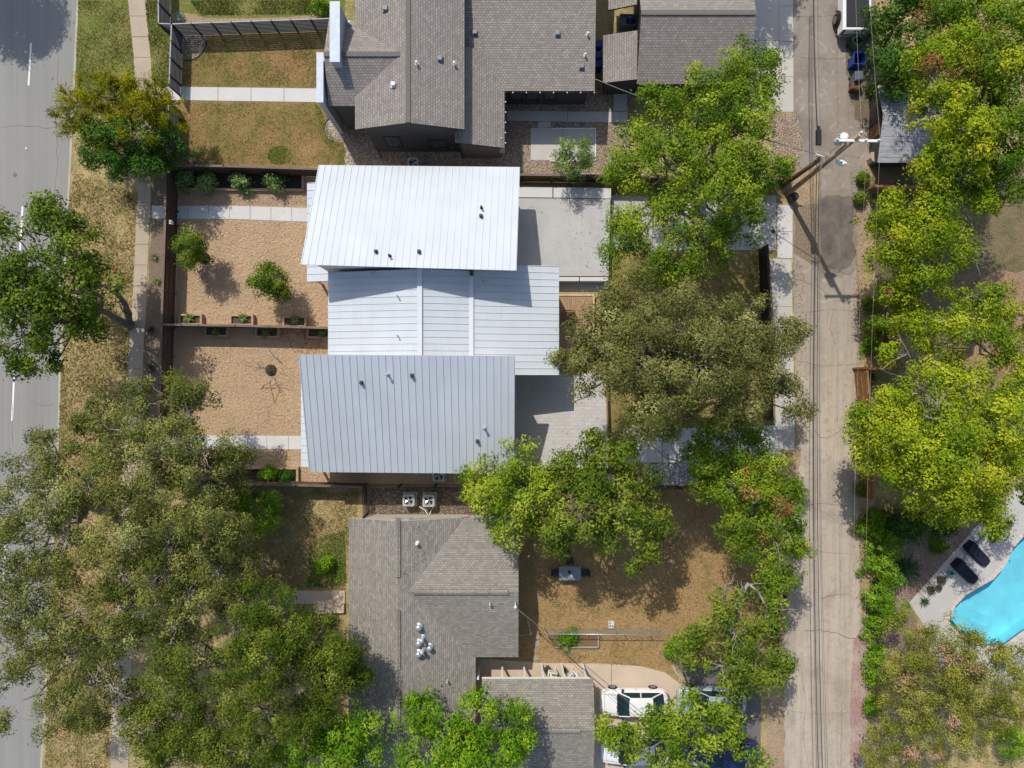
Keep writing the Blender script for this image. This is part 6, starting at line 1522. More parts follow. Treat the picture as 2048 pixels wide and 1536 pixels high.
# street trees, left
tree('palo_verde_tree', 'feathery yellow flowering tree overhanging the street and sidewalk', 'tree',
     [(165, 210, 44, 4), (228, 196, 50, 4.5), (296, 212, 44, 4.4), (190, 255, 46, 4), (335, 225, 32, 4), (265, 240, 42, 5), (150, 250, 30, 3.5), (240, 160, 22, 4.2), (320, 190, 26, 4)], 'yellow', (262, 238), 1,
     1.5, .24, .16, .6, 'bark_dark', .12, None, .20, .27, 6, .010, shoots=True)
tree('live_oak', 'small dark green tree touching the yellow flowering tree', 'tree',
     [(200, 285, 42, 3.9), (258, 296, 52, 4.2), (315, 288, 44, 4), (248, 330, 32, 3.7), (300, 325, 32, 3.7), (212, 318, 30, 3.5), (340, 295, 24, 3.6)], 'dark', (268, 296), 2, 1.2, .17, .5, .65, 'bark_dark', .13, None, .16, .22, 3)
tree('street_tree', 'green leaning tree spreading over the lane marking, trunk by sidewalk', 'tree',
     [(95, 462, 50, 7), (55, 540, 55, 8), (130, 522, 50, 7.8), (165, 585, 52, 7), (50, 615, 58, 8), (118, 640, 52, 7.5), (178, 655, 30, 6.2), (28, 680, 42, 6.8), (92, 405, 22, 6.5), (150, 448, 24, 6.4), (42, 728, 24, 6.5), (95, 700, 24, 6.2), (8, 450, 26, 7), (100, 425, 18, 6.5), (15, 560, 50, 7.5), (65, 590, 40, 8.5), (110, 725, 12, 6)],
     'mid', (262, 652), 3, .95, .21, .5, .6, 'bark', .24, None, .34, .27, 6, bare=[([(262, 652, 0), (252, 612, 1.3), (238, 590, 2.6), (210, 572, 4.2), (160, 575, 5.5)], .24), ([(238, 590, 2.6), (232, 580, 3.2), (240, 577, 3.3)], .15)])
tree('live_oak', 'olive grey oak covering the lower street fence corner', 'tree',
     [(330, 800, 52, 7), (268, 862, 50, 8), (375, 838, 50, 7), (200, 832, 40, 7), (170, 885, 40, 7.5), (410, 900, 48, 7.5), (330, 905, 60, 9), (402, 798, 26, 6.6), (290, 800, 30, 6.8), (225, 900, 45, 8), (360, 770, 20, 6.5)],
     'oak', (300, 965), 4, .88, .145, .48, .62, 'bark_pale', .26, None, .36, .25, 13, .017)
tree('live_oak', 'olive oak with pale branches reaching over the street edge', 'tree',
     [(88, 888, 30, 7), (58, 950, 44, 8), (38, 1020, 48, 8.5), (108, 1000, 55, 9), (175, 965, 50, 9), (58, 1085, 48, 8), (135, 1075, 58, 9), (28, 1150, 44, 8), (90, 868, 20, 6.6), (100, 1150, 48, 8.4), (10, 1080, 30, 8), (95, 925, 30, 8)],
     'oak', (215, 1020), 5, .95, .145, .48, .62, 'bark_pale', .28, None, .32, .25, 13, .017, bare=[([(215, 1020, 1.0), (185, 975, 4.5), (150, 940, 6.8), (95, 930, 7.6)], .16)])
tree('live_oak', 'wide grey green oak between old sidewalk and south front lawn', 'tree',
     [(300, 985, 58, 9), (395, 968, 54, 7.6), (445, 935, 44, 6.4), (350, 1065, 62, 9), (425, 1050, 52, 8.5), (262, 1070, 58, 9.5), (220, 1150, 54, 9), (320, 1150, 58, 9), (468, 985, 30, 5.4), (478, 1075, 40, 5.6), (500, 1140, 34, 5.6), (430, 1150, 46, 8.5), (375, 1185, 46, 8.6), (300, 1215, 46, 8.8), (365, 1245, 42, 8.4), (240, 985, 45, 8.8), (400, 1120, 40, 8.2), (460, 925, 30, 6)],
     'oak', (330, 1075), 6, 1.1, .145, .48, .62, 'bark_pale', .3, None, .22, .25, 10, .015)
tree('live_oak', 'twiggy olive oak over the street at the lower left edge', 'tree',
     [(55, 1225, 48, 8), (25, 1292, 40, 8), (148, 1230, 58, 9), (215, 1290, 54, 9), (128, 1312, 50, 8), (200, 1360, 45, 8), (135, 1395, 40, 7), (18, 1350, 30, 7), (188, 1432, 34, 6.6), (250, 1225, 48, 9), (12, 1215, 40, 7.6), (70, 1310, 25, 7.6), (130, 1450, 26, 6.4), (8, 1440, 20, 6.8), (232, 1420, 36, 7)],
     'oak', (180, 1290), 7, .98, .145, .48, .62, 'bark_pale', .28, None, .32, .25, 14, .018, bare=[([(180, 1300, 5), (182, 1330, 7.6), (180, 1365, 8.2), (180, 1410, 7.8)], .10), ([(210, 1330, 6), (215, 1360, 8.6), (228, 1382, 8.8), (250, 1390, 8.4)], .09)])
tree('live_oak', 'dense dark green oak beside the shingled roof, largest of the lower left', 'tree',
     [(560, 1225, 52, 8), (470, 1255, 56, 8), (635, 1275, 48, 7.6), (540, 1325, 66, 9), (645, 1350, 54, 8), (440, 1345, 58, 8.5), (350, 1385, 50, 8), (520, 1425, 62, 8), (690, 1325, 40, 7), (380, 1300, 50, 8), (620, 1425, 44, 7), (712, 1372, 26, 6.6), (505, 1195, 40, 7), (585, 1270, 40, 8.4), (660, 1310, 40, 8), (720, 1350, 18, 6.6)],
     'oak_green', (520, 1320), 8, 1.1, .14, .5, .65, 'bark', .3, None, .20, .25, 3)
tree('live_oak', 'green oak at the bottom left edge over sidewalk and dirt', 'tree',
     [(305, 1460, 52, 7), (420, 1470, 54, 7.6), (350, 1515, 52, 7.4), (270, 1400, 30, 6.8), (460, 1520, 50, 7.4), (520, 1500, 40, 7), (300, 1520, 36, 6.8), (380, 1420, 36, 7.4)],
     'oak_green', (390, 1440), 9, 1.05, .14, .5, .65, 'bark', .24, None, .22, .25, 3)
tree('broadleaf_tree', 'glossy bright green tree at the bottom edge left of the roof valley', 'tree',
     [(600, 1500, 52, 6), (698, 1470, 44, 6.4), (560, 1535, 44, 6), (738, 1440, 30, 6), (680, 1530, 52, 6), (640, 1455, 34, 6), (745, 1500, 24, 5.8)], 'glossy', (650, 1485), 10, 1.1, .23, .36, .6, 'bark', .16, None, .16, .25, 3)
tree('broadleaf_tree', 'glossy bright green tree at the bottom edge over the carport roof', 'tree',
     [(838, 1436, 38, 6), (958, 1428, 38, 6.5), (900, 1475, 52, 7), (1018, 1446, 38, 6), (850, 1515, 54, 6.5), (980, 1515, 60, 7), (802, 1465, 28, 6), (1055, 1495, 28, 6), (930, 1530, 50, 7), (945, 1402, 18, 6)], 'glossy', (920, 1490), 11, 1.1, .23, .36, .6, 'bark', .18, None, .18, .25, 3)
tree('small_tree', 'round dark green small tree in the south front lawn', 'tree', [(520, 1020, 34, 2.4), (545, 1005, 22, 2), (500, 1040, 22, 2), (530, 1045, 24, 2.2)], 'shrub', None, 12, 1.3, .16, .5, .7, 'bark', .08, None, .1, .2, 2)
# trees behind the houses
tree('shade_tree', 'largest bright green tree over garage, terrace and alley drive', 'tree',
     [(1510, 128, 46, 8), (1468, 188, 50, 9), (1540, 185, 34, 8), (1398, 228, 52, 9), (1330, 208, 36, 8), (1290, 278, 46, 8), (1498, 265, 54, 9.5), (1428, 305, 58, 10), (1338, 335, 52, 9.5), (1258, 335, 34, 7.6), (1512, 345, 44, 9), (1440, 395, 58, 9.5), (1348, 425, 44, 9), (1275, 460, 46, 8), (1500, 425, 38, 8), (1238, 498, 32, 7.2), (1328, 515, 48, 8), (1400, 505, 48, 8), (1450, 462, 44, 8), (1375, 548, 32, 7.2), (1300, 400, 24, 8), (1225, 350, 14, 7), (1450, 150, 34, 8.4), (1250, 440, 26, 7.4), (1390, 165, 22, 8), (1290, 175, 18, 7.6), (1560, 330, 18, 7.6)],
     'bright', (1400, 385), 13, 1.0, .165, .5, .62, 'bark', .36, None, .28, .28, 5, bare=[([(1295, 250, 6.5), (1312, 222, 7.6), (1336, 240, 7.8)], .05)])
tree('cedar_elm', 'large brownish olive tree in the middle of the back yards', 'tree',
     [(1278, 602, 62, 9.6), (1218, 672, 60, 9.6), (1348, 650, 68, 11.1), (1438, 640, 60, 10.6), (1298, 732, 74, 11.6), (1398, 730, 74, 12.1), (1178, 732, 40, 9.2), (1478, 712, 60, 10.6), (1535, 685, 48, 9.6), (1328, 810, 64, 10.6), (1418, 800, 60, 10.6), (1500, 785, 50, 10.2), (1575, 655, 28, 9.2), (1605, 668, 22, 9.0), (1580, 790, 32, 9.2), (1290, 850, 36, 9.6), (1248, 785, 36, 9.6), (1138, 722, 24, 8.6), (1165, 780, 22, 8.4), (1595, 825, 18, 8.8), (1500, 610, 26, 9.6), (1230, 590, 30, 9.2), (1540, 740, 40, 9.6), (1340, 860, 22, 9.2), (1115, 715, 12, 8.6), (1196, 640, 36, 8.4), (1176, 695, 34, 8.4)],
     'olive', (1330, 740), 14, 1.15, .145, .5, .60, 'bark', .40, None, .20, .25, 3)
tree('shade_tree', 'lime green tree leaning over the north east corner of shingled roof', 'tree',
     [(983, 945, 44, 6), (1045, 915, 36, 6.2), (1055, 990, 44, 6.6), (978, 1010, 34, 6), (1025, 1055, 36, 6), (1085, 950, 28, 6), (948, 985, 22, 5.8), (1015, 980, 44, 6.8), (1075, 1045, 24, 5.6)], 'bright', (1060, 990), 15, 1.05, .20, .46, .6, 'bark', .18, None, .22, .26, 4, tshift=.12)
tree('shade_tree', 'mid green twiggy tree between paved terrace and south back yard', 'tree',
     [(1188, 905, 34, 6.4), (1150, 948, 42, 7), (1220, 952, 50, 7.6), (1288, 955, 42, 7), (1158, 1015, 56, 8), (1240, 1022, 56, 8), (1108, 1052, 38, 6.6), (1298, 1032, 36, 7), (1130, 1082, 34, 6), (1296, 1098, 26, 6.6), (1210, 1082, 38, 6.6), (1260, 895, 14, 6.2), (1320, 1060, 18, 6.4), (1270, 1130, 14, 6.2), (1105, 990, 36, 7), (1185, 880, 16, 6.2)],
     'mid', (1205, 1010), 16, .95, .20, .5, .6, 'bark', .26, None, .28, .26, 7, tshift=.12)
tree('shade_tree', 'bright green tree with rusty patches between back yard and alley', 'tree',
     [(1440, 868, 36, 7), (1498, 890, 36, 7), (1420, 925, 36, 7), (1538, 945, 42, 7.6), (1475, 970, 46, 7.6), (1560, 1012, 42, 7.6), (1500, 1042, 42, 7), (1560, 1095, 38, 7), (1460, 1030, 26, 6.6), (1572, 1165, 30, 6.6), (1500, 1108, 28, 6.6), (1545, 1060, 34, 7.2), (1470, 925, 34, 7.4), (1590, 1045, 18, 6.8), (1450, 850, 22, 6.4), (1530, 1140, 30, 6.4), (1402, 895, 28, 6.4), (1402, 955, 28, 6.4), (1545, 900, 30, 7), (1600, 1095, 24, 6.8), (1545, 1178, 34, 6.4), (1440, 985, 30, 6.6), (1520, 1000, 40, 8), (1585, 985, 24, 7), (1480, 1085, 24, 6.4)],
     'bright', (1500, 1000), 17, 1.0, .165, .48, .6, 'bark_pale', .24, None, .28, .26, 7, .016, rust=.4, bare=[([(1430, 900, 5), (1392, 905, 5), (1360, 924, 4.8), (1330, 915, 4.8), (1306, 892, 4.8)], .07), ([(1545, 1035, 7.6), (1572, 1058, 8.4), (1586, 1085, 8.5)], .03), ([(1530, 1065, 7.4), (1555, 1088, 8.2), (1560, 1120, 8.2)], .03)])
tree('half_bare_tree', 'sparse half dead tree with pale bare branches by the drive', 'tree',
     [(1440, 1200, 34, 5), (1400, 1260, 34, 5), (1468, 1265, 46, 6), (1540, 1232, 30, 6), (1520, 1300, 42, 6), (1440, 1325, 42, 5.6), (1540, 1358, 36, 5.6), (1480, 1375, 32, 5.2), (1380, 1310, 24, 4.6), (1500, 1345, 38, 5.8), (1570, 1330, 20, 5.4)],
     'mid', (1485, 1290), 18, .62, .21, .5, .6, 'bark_pale', .22, None, .42, .28, 8, tshift=.16, bare=[([(1472, 1240, 3.2), (1478, 1200, 5.4), (1497, 1167, 6.4), (1512, 1180, 6.6), (1535, 1215, 6.4)], .18), ([(1446, 1222, 3.6), (1450, 1180, 5.4), (1464, 1166, 5.8)], .12), ([(1468, 1205, 4.6), (1478, 1195, 5.4), (1482, 1182, 5.8)], .07)])
tree('shade_tree', 'leafy green tree hanging over the cars parked on the drive', 'tree',
     [(1240, 1478, 32, 5.4), (1300, 1440, 26, 5.4), (1345, 1436, 28, 5.6), (1268, 1462, 24, 5.4), (1340, 1480, 38, 6), (1290, 1525, 38, 5.6), (1400, 1440, 34, 6), (1420, 1500, 42, 6), (1478, 1465, 34, 5.6), (1500, 1520, 34, 5.4), (1385, 1402, 16, 5), (1215, 1455, 16, 5), (1350, 1530, 40, 6), (1440, 1420, 22, 5.6)],
     'bright', (1370, 1490), 19, .72, .23, .5, .6, 'bark', .18, None, .36, .27, 3)
# trees across the alley
tree('shade_tree', 'dark green tree behind the white pickup and bins', 'tree', [(1790, 50, 40, 3.4), (1782, 128, 34, 3.4), (1790, 178, 24, 3), (1840, 18, 40, 4), (1830, 95, 40, 4), (1810, 150, 30, 3.6), (1770, 20, 26, 3.4), (1800, -20, 40, 4)], 'dark', None, 20, 1.1, .21, .5, .65, 'bark', .2, None, .16, .27, 3, tshift=.12)
tree('shade_tree', 'broad yellow green tree with rusty branch ends at the top right corner', 'tree',
     [(1860, 148, 52, 8, 0.06), (1920, 98, 52, 9, 0.06), (1990, 58, 52, 9, -0.10), (2030, 128, 48, 9, -0.32), (1960, 178, 52, 9.5, -0.10), (1880, 218, 52, 9, 0.06), (2020, 218, 52, 9, -0.32), (1940, 258, 52, 9.5, 0.06), (1900, 305, 44, 8.6, 0.06), (1990, 298, 52, 9, -0.32), (1848, 335, 26, 7.4, 0.06), (1930, 352, 46, 8.6, 0.06), (2010, 372, 42, 8, -0.32), (1880, 18, 46, 8, -0.32), (1955, 10, 46, 8.4, -0.32), (1868, 385, 30, 7.2, 0.06), (1960, 412, 32, 7.2, -0.10), (2060, 60, 40, 8.6, -0.10), (2060, 300, 45, 8.6, -0.32), (1905, 165, 40, 9.4, 0.06), (1970, 120, 40, 9.6, -0.10)],
     'lime_rust', (1945, 225), 21, 1.05, .165, .5, .6, 'bark_pale', .34, None, .24, .28, 6, .017, rust=.5)
tree('shade_tree', 'yellowish green tree between board shed and dead branch tip', 'tree',
     [(1768, 418, 38, 6.4), (1828, 405, 42, 7), (1788, 472, 42, 7), (1858, 462, 48, 7.6), (1838, 532, 42, 7), (1898, 502, 32, 7), (1808, 556, 28, 6), (1878, 565, 32, 6.4), (1800, 598, 24, 5.8), (1740, 440, 22, 6), (1880, 420, 36, 7), (1750, 510, 20, 6), (1830, 610, 22, 5.8), (1775, 640, 24, 5.6), (1795, 585, 26, 6)],
     'lime_rust', (1835, 490), 22, 1.05, .165, .5, .6, 'bark_pale', .22, None, .24, .28, 6, .017, rust=.25, bare=[([(1900, 520, 5.5), (1930, 518, 6), (1965, 530, 6)], .04), ([(1920, 519, 5.9), (1942, 505, 6.1), (1955, 495, 6.1)], .03)])
tree('shade_tree', 'pale lime tree over the pinkish dirt yard at the right edge', 'tree',
     [(1950, 595, 36, 7), (2010, 612, 42, 7.6), (1888, 642, 36, 7), (1830, 655, 30, 6.4), (1955, 675, 46, 8), (2028, 692, 40, 8), (1772, 706, 18, 5.4), (2000, 752, 44, 8), (2050, 630, 34, 7.6), (1900, 720, 20, 6.6), (2045, 760, 34, 7.8), (1850, 690, 16, 6)],
     'lime', (1965, 665), 23, .98, .165, .5, .6, 'bark_pale', .24, None, .28, .27, 6, .017, bare=[([(1832, 735, 3), (1815, 708, 4.6), (1800, 690, 5)], .07), ([(1815, 708, 5.6), (1785, 722, 6), (1762, 740, 5.8)], .05), ([(1820, 715, 5.6), (1808, 690, 6.2), (1795, 668, 6.2)], .045)])
tree('shade_tree', 'tallest bright yellow green tree at the right, above the pool', 'tree',
     [(1780, 826, 50, 7), (1848, 786, 50, 8), (1930, 776, 46, 8), (1758, 896, 40, 7), (1828, 876, 56, 9), (1918, 866, 56, 9), (1988, 846, 48, 8.6), (1858, 952, 56, 8.6), (1948, 942, 52, 8.6), (2010, 922, 38, 8), (1928, 1012, 42, 7), (1868, 1020, 30, 6.6), (1988, 1000, 38, 7), (2028, 798, 38, 8), (1800, 945, 36, 7.6), (1728, 852, 30, 6.6), (1742, 925, 30, 6.6), (1722, 895, 18, 6.4), (1890, 910, 50, 9.6), (1980, 1040, 24, 6.2)],
     'lime', (1885, 890), 24, 1.12, .175, .52, .62, 'bark_pale', .34, None, .14, .28, 4, .017, tshift=.05, bare=[([(1895, 845, 8), (1878, 820, 9.6), (1866, 800, 10), (1855, 792, 10)], .045), ([(1878, 820, 9.4), (1880, 800, 10), (1892, 790, 10)], .035), ([(1890, 835, 9), (1868, 838, 10), (1850, 832, 10)], .035)])
tree('shade_tree', 'darker green tree at the right edge beside the pool deck', 'tree', [(2040, 985, 28, 5.5), (2050, 890, 34, 6.5), (2036, 940, 26, 6)], 'mid', None, 25, .9, .21, .5, .6, 'bark', .14, None, .26, .27, 3, tshift=.1)
tree('crape_myrtle', 'olive crape myrtle with pinkish flower tips below the pool', 'tree',
     [(1828, 1286, 50, 4.5), (1898, 1282, 42, 5), (1958, 1302, 34, 5), (1788, 1345, 46, 4.5), (1868, 1362, 56, 5.6), (1948, 1374, 52, 5.6), (2008, 1392, 42, 5), (1798, 1435, 46, 4.6), (1880, 1442, 56, 5.6), (1958, 1464, 46, 5), (1768, 1505, 42, 4), (1850, 1512, 46, 4.6), (2030, 1440, 30, 4.6), (1920, 1330, 40, 5.4), (1992, 1312, 22, 4.8)],
     'crape', (1885, 1400), 26, 1.15, .125, .5, .6, 'bark', .2, None, .18, .21, 3, .009)
tree('crape_myrtle', 'small pinkish grey bush at the right edge beside the pool', 'tree', [(2040, 1335, 26, 3), (2058, 1300, 20, 3), (2030, 1365, 20, 2.8)], 'crape', None, 27, 1.0, .14, .5, .6, 'bark', .06, None, .25, .2, 4, .008)
shrub('bright green bush at the lower right corner', 2030, 1488, 34, 2.4, 'shrub', 28)
# a street tree beyond the upper left of the frame whose shade falls on the street
tree('street_tree', 'tree beyond the upper left corner shading the street', 'tree', [(-60, -130, 60, 8), (-110, -180, 60, 8), (0, -150, 46, 8), (-50, -90, 44, 7.6), (-120, -100, 50, 8), (-10, -110, 36, 7.6)], 'mid', None, 29, 1.3, .26, .5, .6, 'bark', .3, None, .05, .3, 1, ground_px=True)
tree('street_tree', 'tree beyond the top edge shading the garage roof', 'tree', [(1370, -170, 50, 9.5), (1430, -140, 40, 9.5), (1440, -210, 50, 9.5), (1400, -120, 26, 9.5)], 'mid', None, 30, 1.3, .26, .5, .6, 'bark', .2, None, .05, .3, 1, ground_px=True)
# young trees in the gravel yards
def stake(label, pts, group='slanting tree stakes'):
    P = [W(*p) for p in pts]; root = thing('tree_stake', label, 'stake', (P[0].x, P[0].y, 0), group)
    mb = MB(); mb.tube(P, .02, 6); mb.build('stake', M['pole_dark'], root)
tree('young_tree', 'young green tree with dark mulch ring nearest the street fence', 'tree', [(384, 492, 26, 2.4), (372, 508, 22, 2.2), (400, 505, 20, 2.2), (378, 528, 14, 2), (398, 484, 14, 2.2), (362, 488, 12, 2.1)], 'mid', (410, 515), 31, 2.4, .14, .5, .7, 'bark', .05, None, .1, .17, 3, .007, tshift=.1)
tree('young_tree', 'young green tree in the middle of the upper gravel yard', 'tree', [(535, 555, 28, 2.5), (556, 568, 24, 2.4), (522, 570, 22, 2.3), (545, 585, 20, 2.2), (530, 540, 16, 2.4), (568, 582, 12, 2.2), (515, 556, 12, 2.2)], 'mid', (553, 570), 32, 2.4, .14, .5, .7, 'bark', .05, None, .1, .17, 3, .007, tshift=.1)
for (x, y), lb in (((409, 516), 'black mulch ring at the foot of the young tree near the fence'), ((542, 740), 'round dark root ball mound of the dead sapling')):
    c = W(x, y); mb = MB(); mb.lathe(c, [(.40, 0), (.38, .10), (.29, .16), (.10, .18)], 16)
    tag(mb.build('mulch_mound', pebble_mat('mound_' + str(x), [(.02, .015, .01), (.07, .055, .035), (.16, .13, .08)] if x > 500 else [(.01, .009, .008), (.03, .024, .02)], 18), loc=tuple(c)), lb, 'mulch mound')
stake('thin dark stake above the young tree near the fence', [(386, 458, 1.2), (414, 492, 0)])
stake('thin dark stake below the young tree near the fence', [(391, 548, .5), (406, 538, 0)])
stake('thin dark stake above the middle young tree', [(555, 528, 1.2), (584, 563, 0)])
stake('bent dark stake above the dead sapling', [(536, 695, .9), (547, 712, .5), (566, 728, 0)])
stake('dark stake below the dead sapling', [(540, 765, .9), (549, 806, 0)])
stake('short pale stake left below the dead sapling', [(521, 777, 0), (541, 763, .6)])
stake('dark stake in the dappled shade near the lower street fence', [(392, 757, .9), (426, 791, 0)])
dt = thing('dead_sapling', 'leafless dead sapling on a round mound in the lower gravel yard', 'sapling', tuple(W(542, 740)))
rs = np.random.default_rng(5); b0 = np.array(W(542, 740)) + [0, 0, .15]; segs = []
tip = b0 + np.array([-.25, .15, 2.1]); segs.append((curve(b0, tip, rs, .1, 8), np.linspace(.03, .012, 8)))
for k in range(16):
    s = b0 + (tip-b0)*rs.uniform(.35, .95); e = s + np.array([*rs.normal(0, .42, 2), rs.uniform(.1, .6)]); segs.append((curve(s, e, rs, .25, 6), np.linspace(.012, .004, 6)))
    for j in range(2): e2 = e + np.array([*rs.normal(0, .18, 2), rs.uniform(0, .25)]); segs.append((curve(s+(e-s)*.6, e2, rs, .2, 4), np.linspace(.006, .003, 4)))
tubes_np(segs, 'branches', M['bark'], dt)
# shrubs
for k, (x, y, r, lb) in enumerate(((370, 361, 19, 'silvery green shrub nearest the fence corner in the mulch bed'), (417, 366, 22, 'silvery green shrub second from the fence corner'), (481, 367, 22, 'silvery green shrub third from the fence corner'), (548, 370, 20, 'silvery green shrub nearest the white house in the mulch bed'))):
    shrub(lb, x, y, r, 1.0, 'silver', 40+k, 'silvery shrubs in the mulch bed', leaf_len=.16)
shrub('round green shrub in the small mulch bed by the lower fence', 538, 950, 21, 1.0, 'shrub', 45); shrub('tiny dark plant beside the round shrub in the small bed', 573, 954, 8, .5, 'dark', 46)
tree('small_tree', 'small grey green tree on the corner of the concrete patio', 'tree', [(1147, 312, 34, 3), (1130, 300, 22, 2.8), (1165, 305, 22, 2.8), (1150, 340, 22, 2.6), (1128, 332, 18, 2.5), (1172, 330, 18, 2.6)], 'silver', (1150, 322), 47, 1.25, .15, .4, .7, 'bark', .07, None, .18, .18, 4, .008, tshift=-.2)
shrub('leafy green bush at the house wall on the sandy path', 642, 18, 20, 1.3, 'shrub', 48)
shrub('light green weeds in the raised bed along the wire fence', 1135, 1278, 22, .7, 'shrub', 49); shrub('bright green bush at the end of the wire fence', 1352, 1295, 22, 1.3, 'shrub', 50); shrub('dark round bush where wire fence meets the half bare tree', 1385, 1278, 22, 1.4, 'mid', 51)
shrub('ball shaped green shrub in the pinkish garden gravel', 1880, 1091, 15, .7, 'mid', 52, dens=2.2); shrub('small dark bush under the tallest tree in the garden gravel', 1898, 1056, 13, .7, 'dark', 53)
shrub('green cactus ball in the clay pot beside turquoise pot', 1982, 1074, 8, .8, 'dark', 54, leaf_len=.08, cat='cactus', name='cactus_ball') if False else None
HG = ((1752, 1058, 26, 'hedge bush nearest the orange fence, shaded'), (1800, 1045, 30, 'dark hedge bush under the tallest tree, top of the garden'), (1842, 1058, 28, 'dark hedge bush at the top of the garden gravel'), (1770, 1085, 28, 'pale hedge bush second from the orange fence'), (1758, 1128, 28, 'light green hedge bush beside the large yucca'), (1775, 1165, 24, 'green hedge bush below the large yucca'), (1755, 1195, 22, 'small hedge bush in the middle of the alley row'), (1772, 1228, 26, 'yellowish green hedge bush in the alley row'), (1748, 1262, 20, 'low hedge bush beside the upper pink petals'), (1752, 1312, 18, 'low hedge bush beside the middle of the petals'), (1744, 1410, 16, 'lowest hedge bush beside the pink petals'), (1750, 1355, 16, 'small hedge bush above the lowest petals'))
for k, (x, y, r, lb) in enumerate(HG): shrub(lb, x, y, r*1.3, 1.9 if r > 20 else 1.3, 'dark' if 'dark' in lb else 'shrub', 60+k, 'hedge bushes along the alley', leaf_len=.17)
for k, (x, y, r, lb) in enumerate(((1752, 180, 16, 'low bush behind the brown bin'), (1738, 60, 10, 'weedy bush beside the pickup'), (1728, 358, 8, 'small weed by the shed corner'), (1722, 395, 8, 'weed below the short brown fence'), (1742, 690, 18, 'ivy clump below the dead branches'), (1735, 760, 10, 'weed strip bush at the orange fence corner'), (1726, 980, 10, 'weed at the foot of the long orange fence'), (1570, 358, 10, 'weed tuft between the two poles'), (652, 1130, 17, 'bright green weeds on the south front lawn'), (1748, 655, 20, 'dark bush at the shaded alley edge below the dead branches'), (1742, 610, 14, 'small bush at the shaded alley edge'), (480, 1000, 22, 'dark bush in the shade of the wide oak'))):
    shrub(lb, x, y, r, .9, 'shrub' if k in (4, 8) else 'mid', 80+k, None, leaf_len=.14)
print('leaves', COUNT[0])

# ------------------------------------------------------------------ litter, tufts and petals: nobody could count them
def scatter(name, label, cat, polys, n, mat, size=(.04, .09), z=.02, seed=0, wid=.6, tilt=.35, hgt=0.0, plane=None):
    rs = np.random.default_rng(seed); lv = Leaves(); per = n//len(polys)
    for poly in polys:
        p = np.array(poly, float); lo, hi = p.min(0), p.max(0); q = rs.uniform(lo, hi, (per*4, 2)); ins = np.zeros(len(q), bool); j = len(p)-1
        for i in range(len(p)):
            c = ((p[i, 1] > q[:, 1]) != (p[j, 1] > q[:, 1])) & (q[:, 0] < (p[j, 0]-p[i, 0])*(q[:, 1]-p[i, 1])/(p[j, 1]-p[i, 1]+1e-9)+p[i, 0]); ins ^= c; j = i
        # clustered, not even
        ph = rs.uniform(0, 6, 4); dn = .5+.5*np.sin(q[:, 0]*.05+ph[0])*np.sin(q[:, 1]*.06+ph[1])*np.sin((q[:, 0]+q[:, 1])*.021+ph[2])
        q = q[ins & (rs.uniform(0, 1, len(q)) < dn)][:per]; k = len(q)
        c = np.stack([(q[:, 0]-1024)*H/F, (768-q[:, 1])*H/F, z+rs.uniform(0, hgt+.004, k)], 1)
        if plane is not None:
            for i in range(k): c[i] = np.array(on_plane(q[i, 0], q[i, 1], plane)) + [0, 0, .015]
        nn = unit(rs.normal(0, tilt, (k, 3)) + [0, 0, 1]) if hgt == 0 else unit(rs.normal(0, 1, (k, 3)) + [0, 0, .5])
        L = rs.uniform(*size, k); lv.add(c, nn, unit(rs.normal(0, 1, (k, 3))), L, L*wid, rs.uniform(0, 1, k))
    o = lv.build(name, mat, None); o['kind'] = 'stuff'; o['label'] = label; o['category'] = cat; return o
litter_m = leaf_mat('fallen_leaf', [(0, (.10, .06, .03)), (.5, (.24, .15, .07)), (1, (.40, .30, .15))], .1)
VG = [(150, 340), (275, 390), (262, 640), (245, 960), (215, 1536), (90, 1536), (108, 1100), (122, 760), (138, 400)]
scatter('fallen_leaves', 'brown fallen leaves on lawns and verge', 'leaf litter', [VG, [(1040, 980), (1550, 980), (1550, 1330), (1040, 1325)], [(490, 985), (720, 985), (690, 1180), (480, 1180)]], 9000, litter_m, (.05, .11), .012, 1)
scatter('fallen_leaves', 'rusty fallen leaves on the gravel beside the white house', 'leaf litter', [[(560, 655), (655, 662), (655, 705), (600, 712), (560, 690)]], 500, leaf_mat('rusty_leaf', [(0, (.16, .05, .02)), (1, (.36, .13, .04))], .1), (.05, .12), .012, 2)
scatter('fallen_leaves', 'dark fallen leaves around the dead sapling', 'leaf litter', [[(500, 720), (590, 720), (600, 810), (520, 800)]], 160, litter_m, (.05, .10), .012, 3)
scatter('pink_petals', 'pink fallen petals along the alley edge', 'petals', [[(1706, 1285), (1732, 1240), (1735, 1420), (1726, 1536), (1700, 1536), (1700, 1400)]], 9000, leaf_mat('fallen_petal', [(0, (.36, .20, .19)), (1, (.52, .33, .32))], .1), (.04, .09), .014, 4)
scatter('alley_debris', 'leaf debris along the edges of the alley', 'leaf litter', [[(1700, 330), (1740, 330), (1722, 700), (1708, 700)], [(1705, 750), (1724, 750), (1724, 1200), (1705, 1200)], [(1586, 510), (1610, 520), (1600, 900), (1588, 900)], [(1690, 70), (1745, 70), (1740, 260), (1700, 260)]], 2600, litter_m, (.04, .10), .014, 6)
scatter('fallen_leaves', 'small leaves fallen on the decomposed granite and drives', 'leaf litter', [[(335, 385), (640, 385), (640, 960), (330, 960)], [(1240, 860), (1580, 860), (1580, 925), (1240, 925)], [(1230, 400), (1580, 400), (1580, 510), (1230, 510)]], 900, litter_m, (.03, .07), .032, 7)
tuft_m = leaf_mat('grass_tuft', [(0, (.16, .15, .04)), (.5, (.30, .235, .09)), (1, (.42, .32, .14))], .2)
tuft_g = leaf_mat('green_tuft', [(0, (.07, .11, .02)), (.6, (.14, .18, .035)), (1, (.30, .26, .09))], .2)
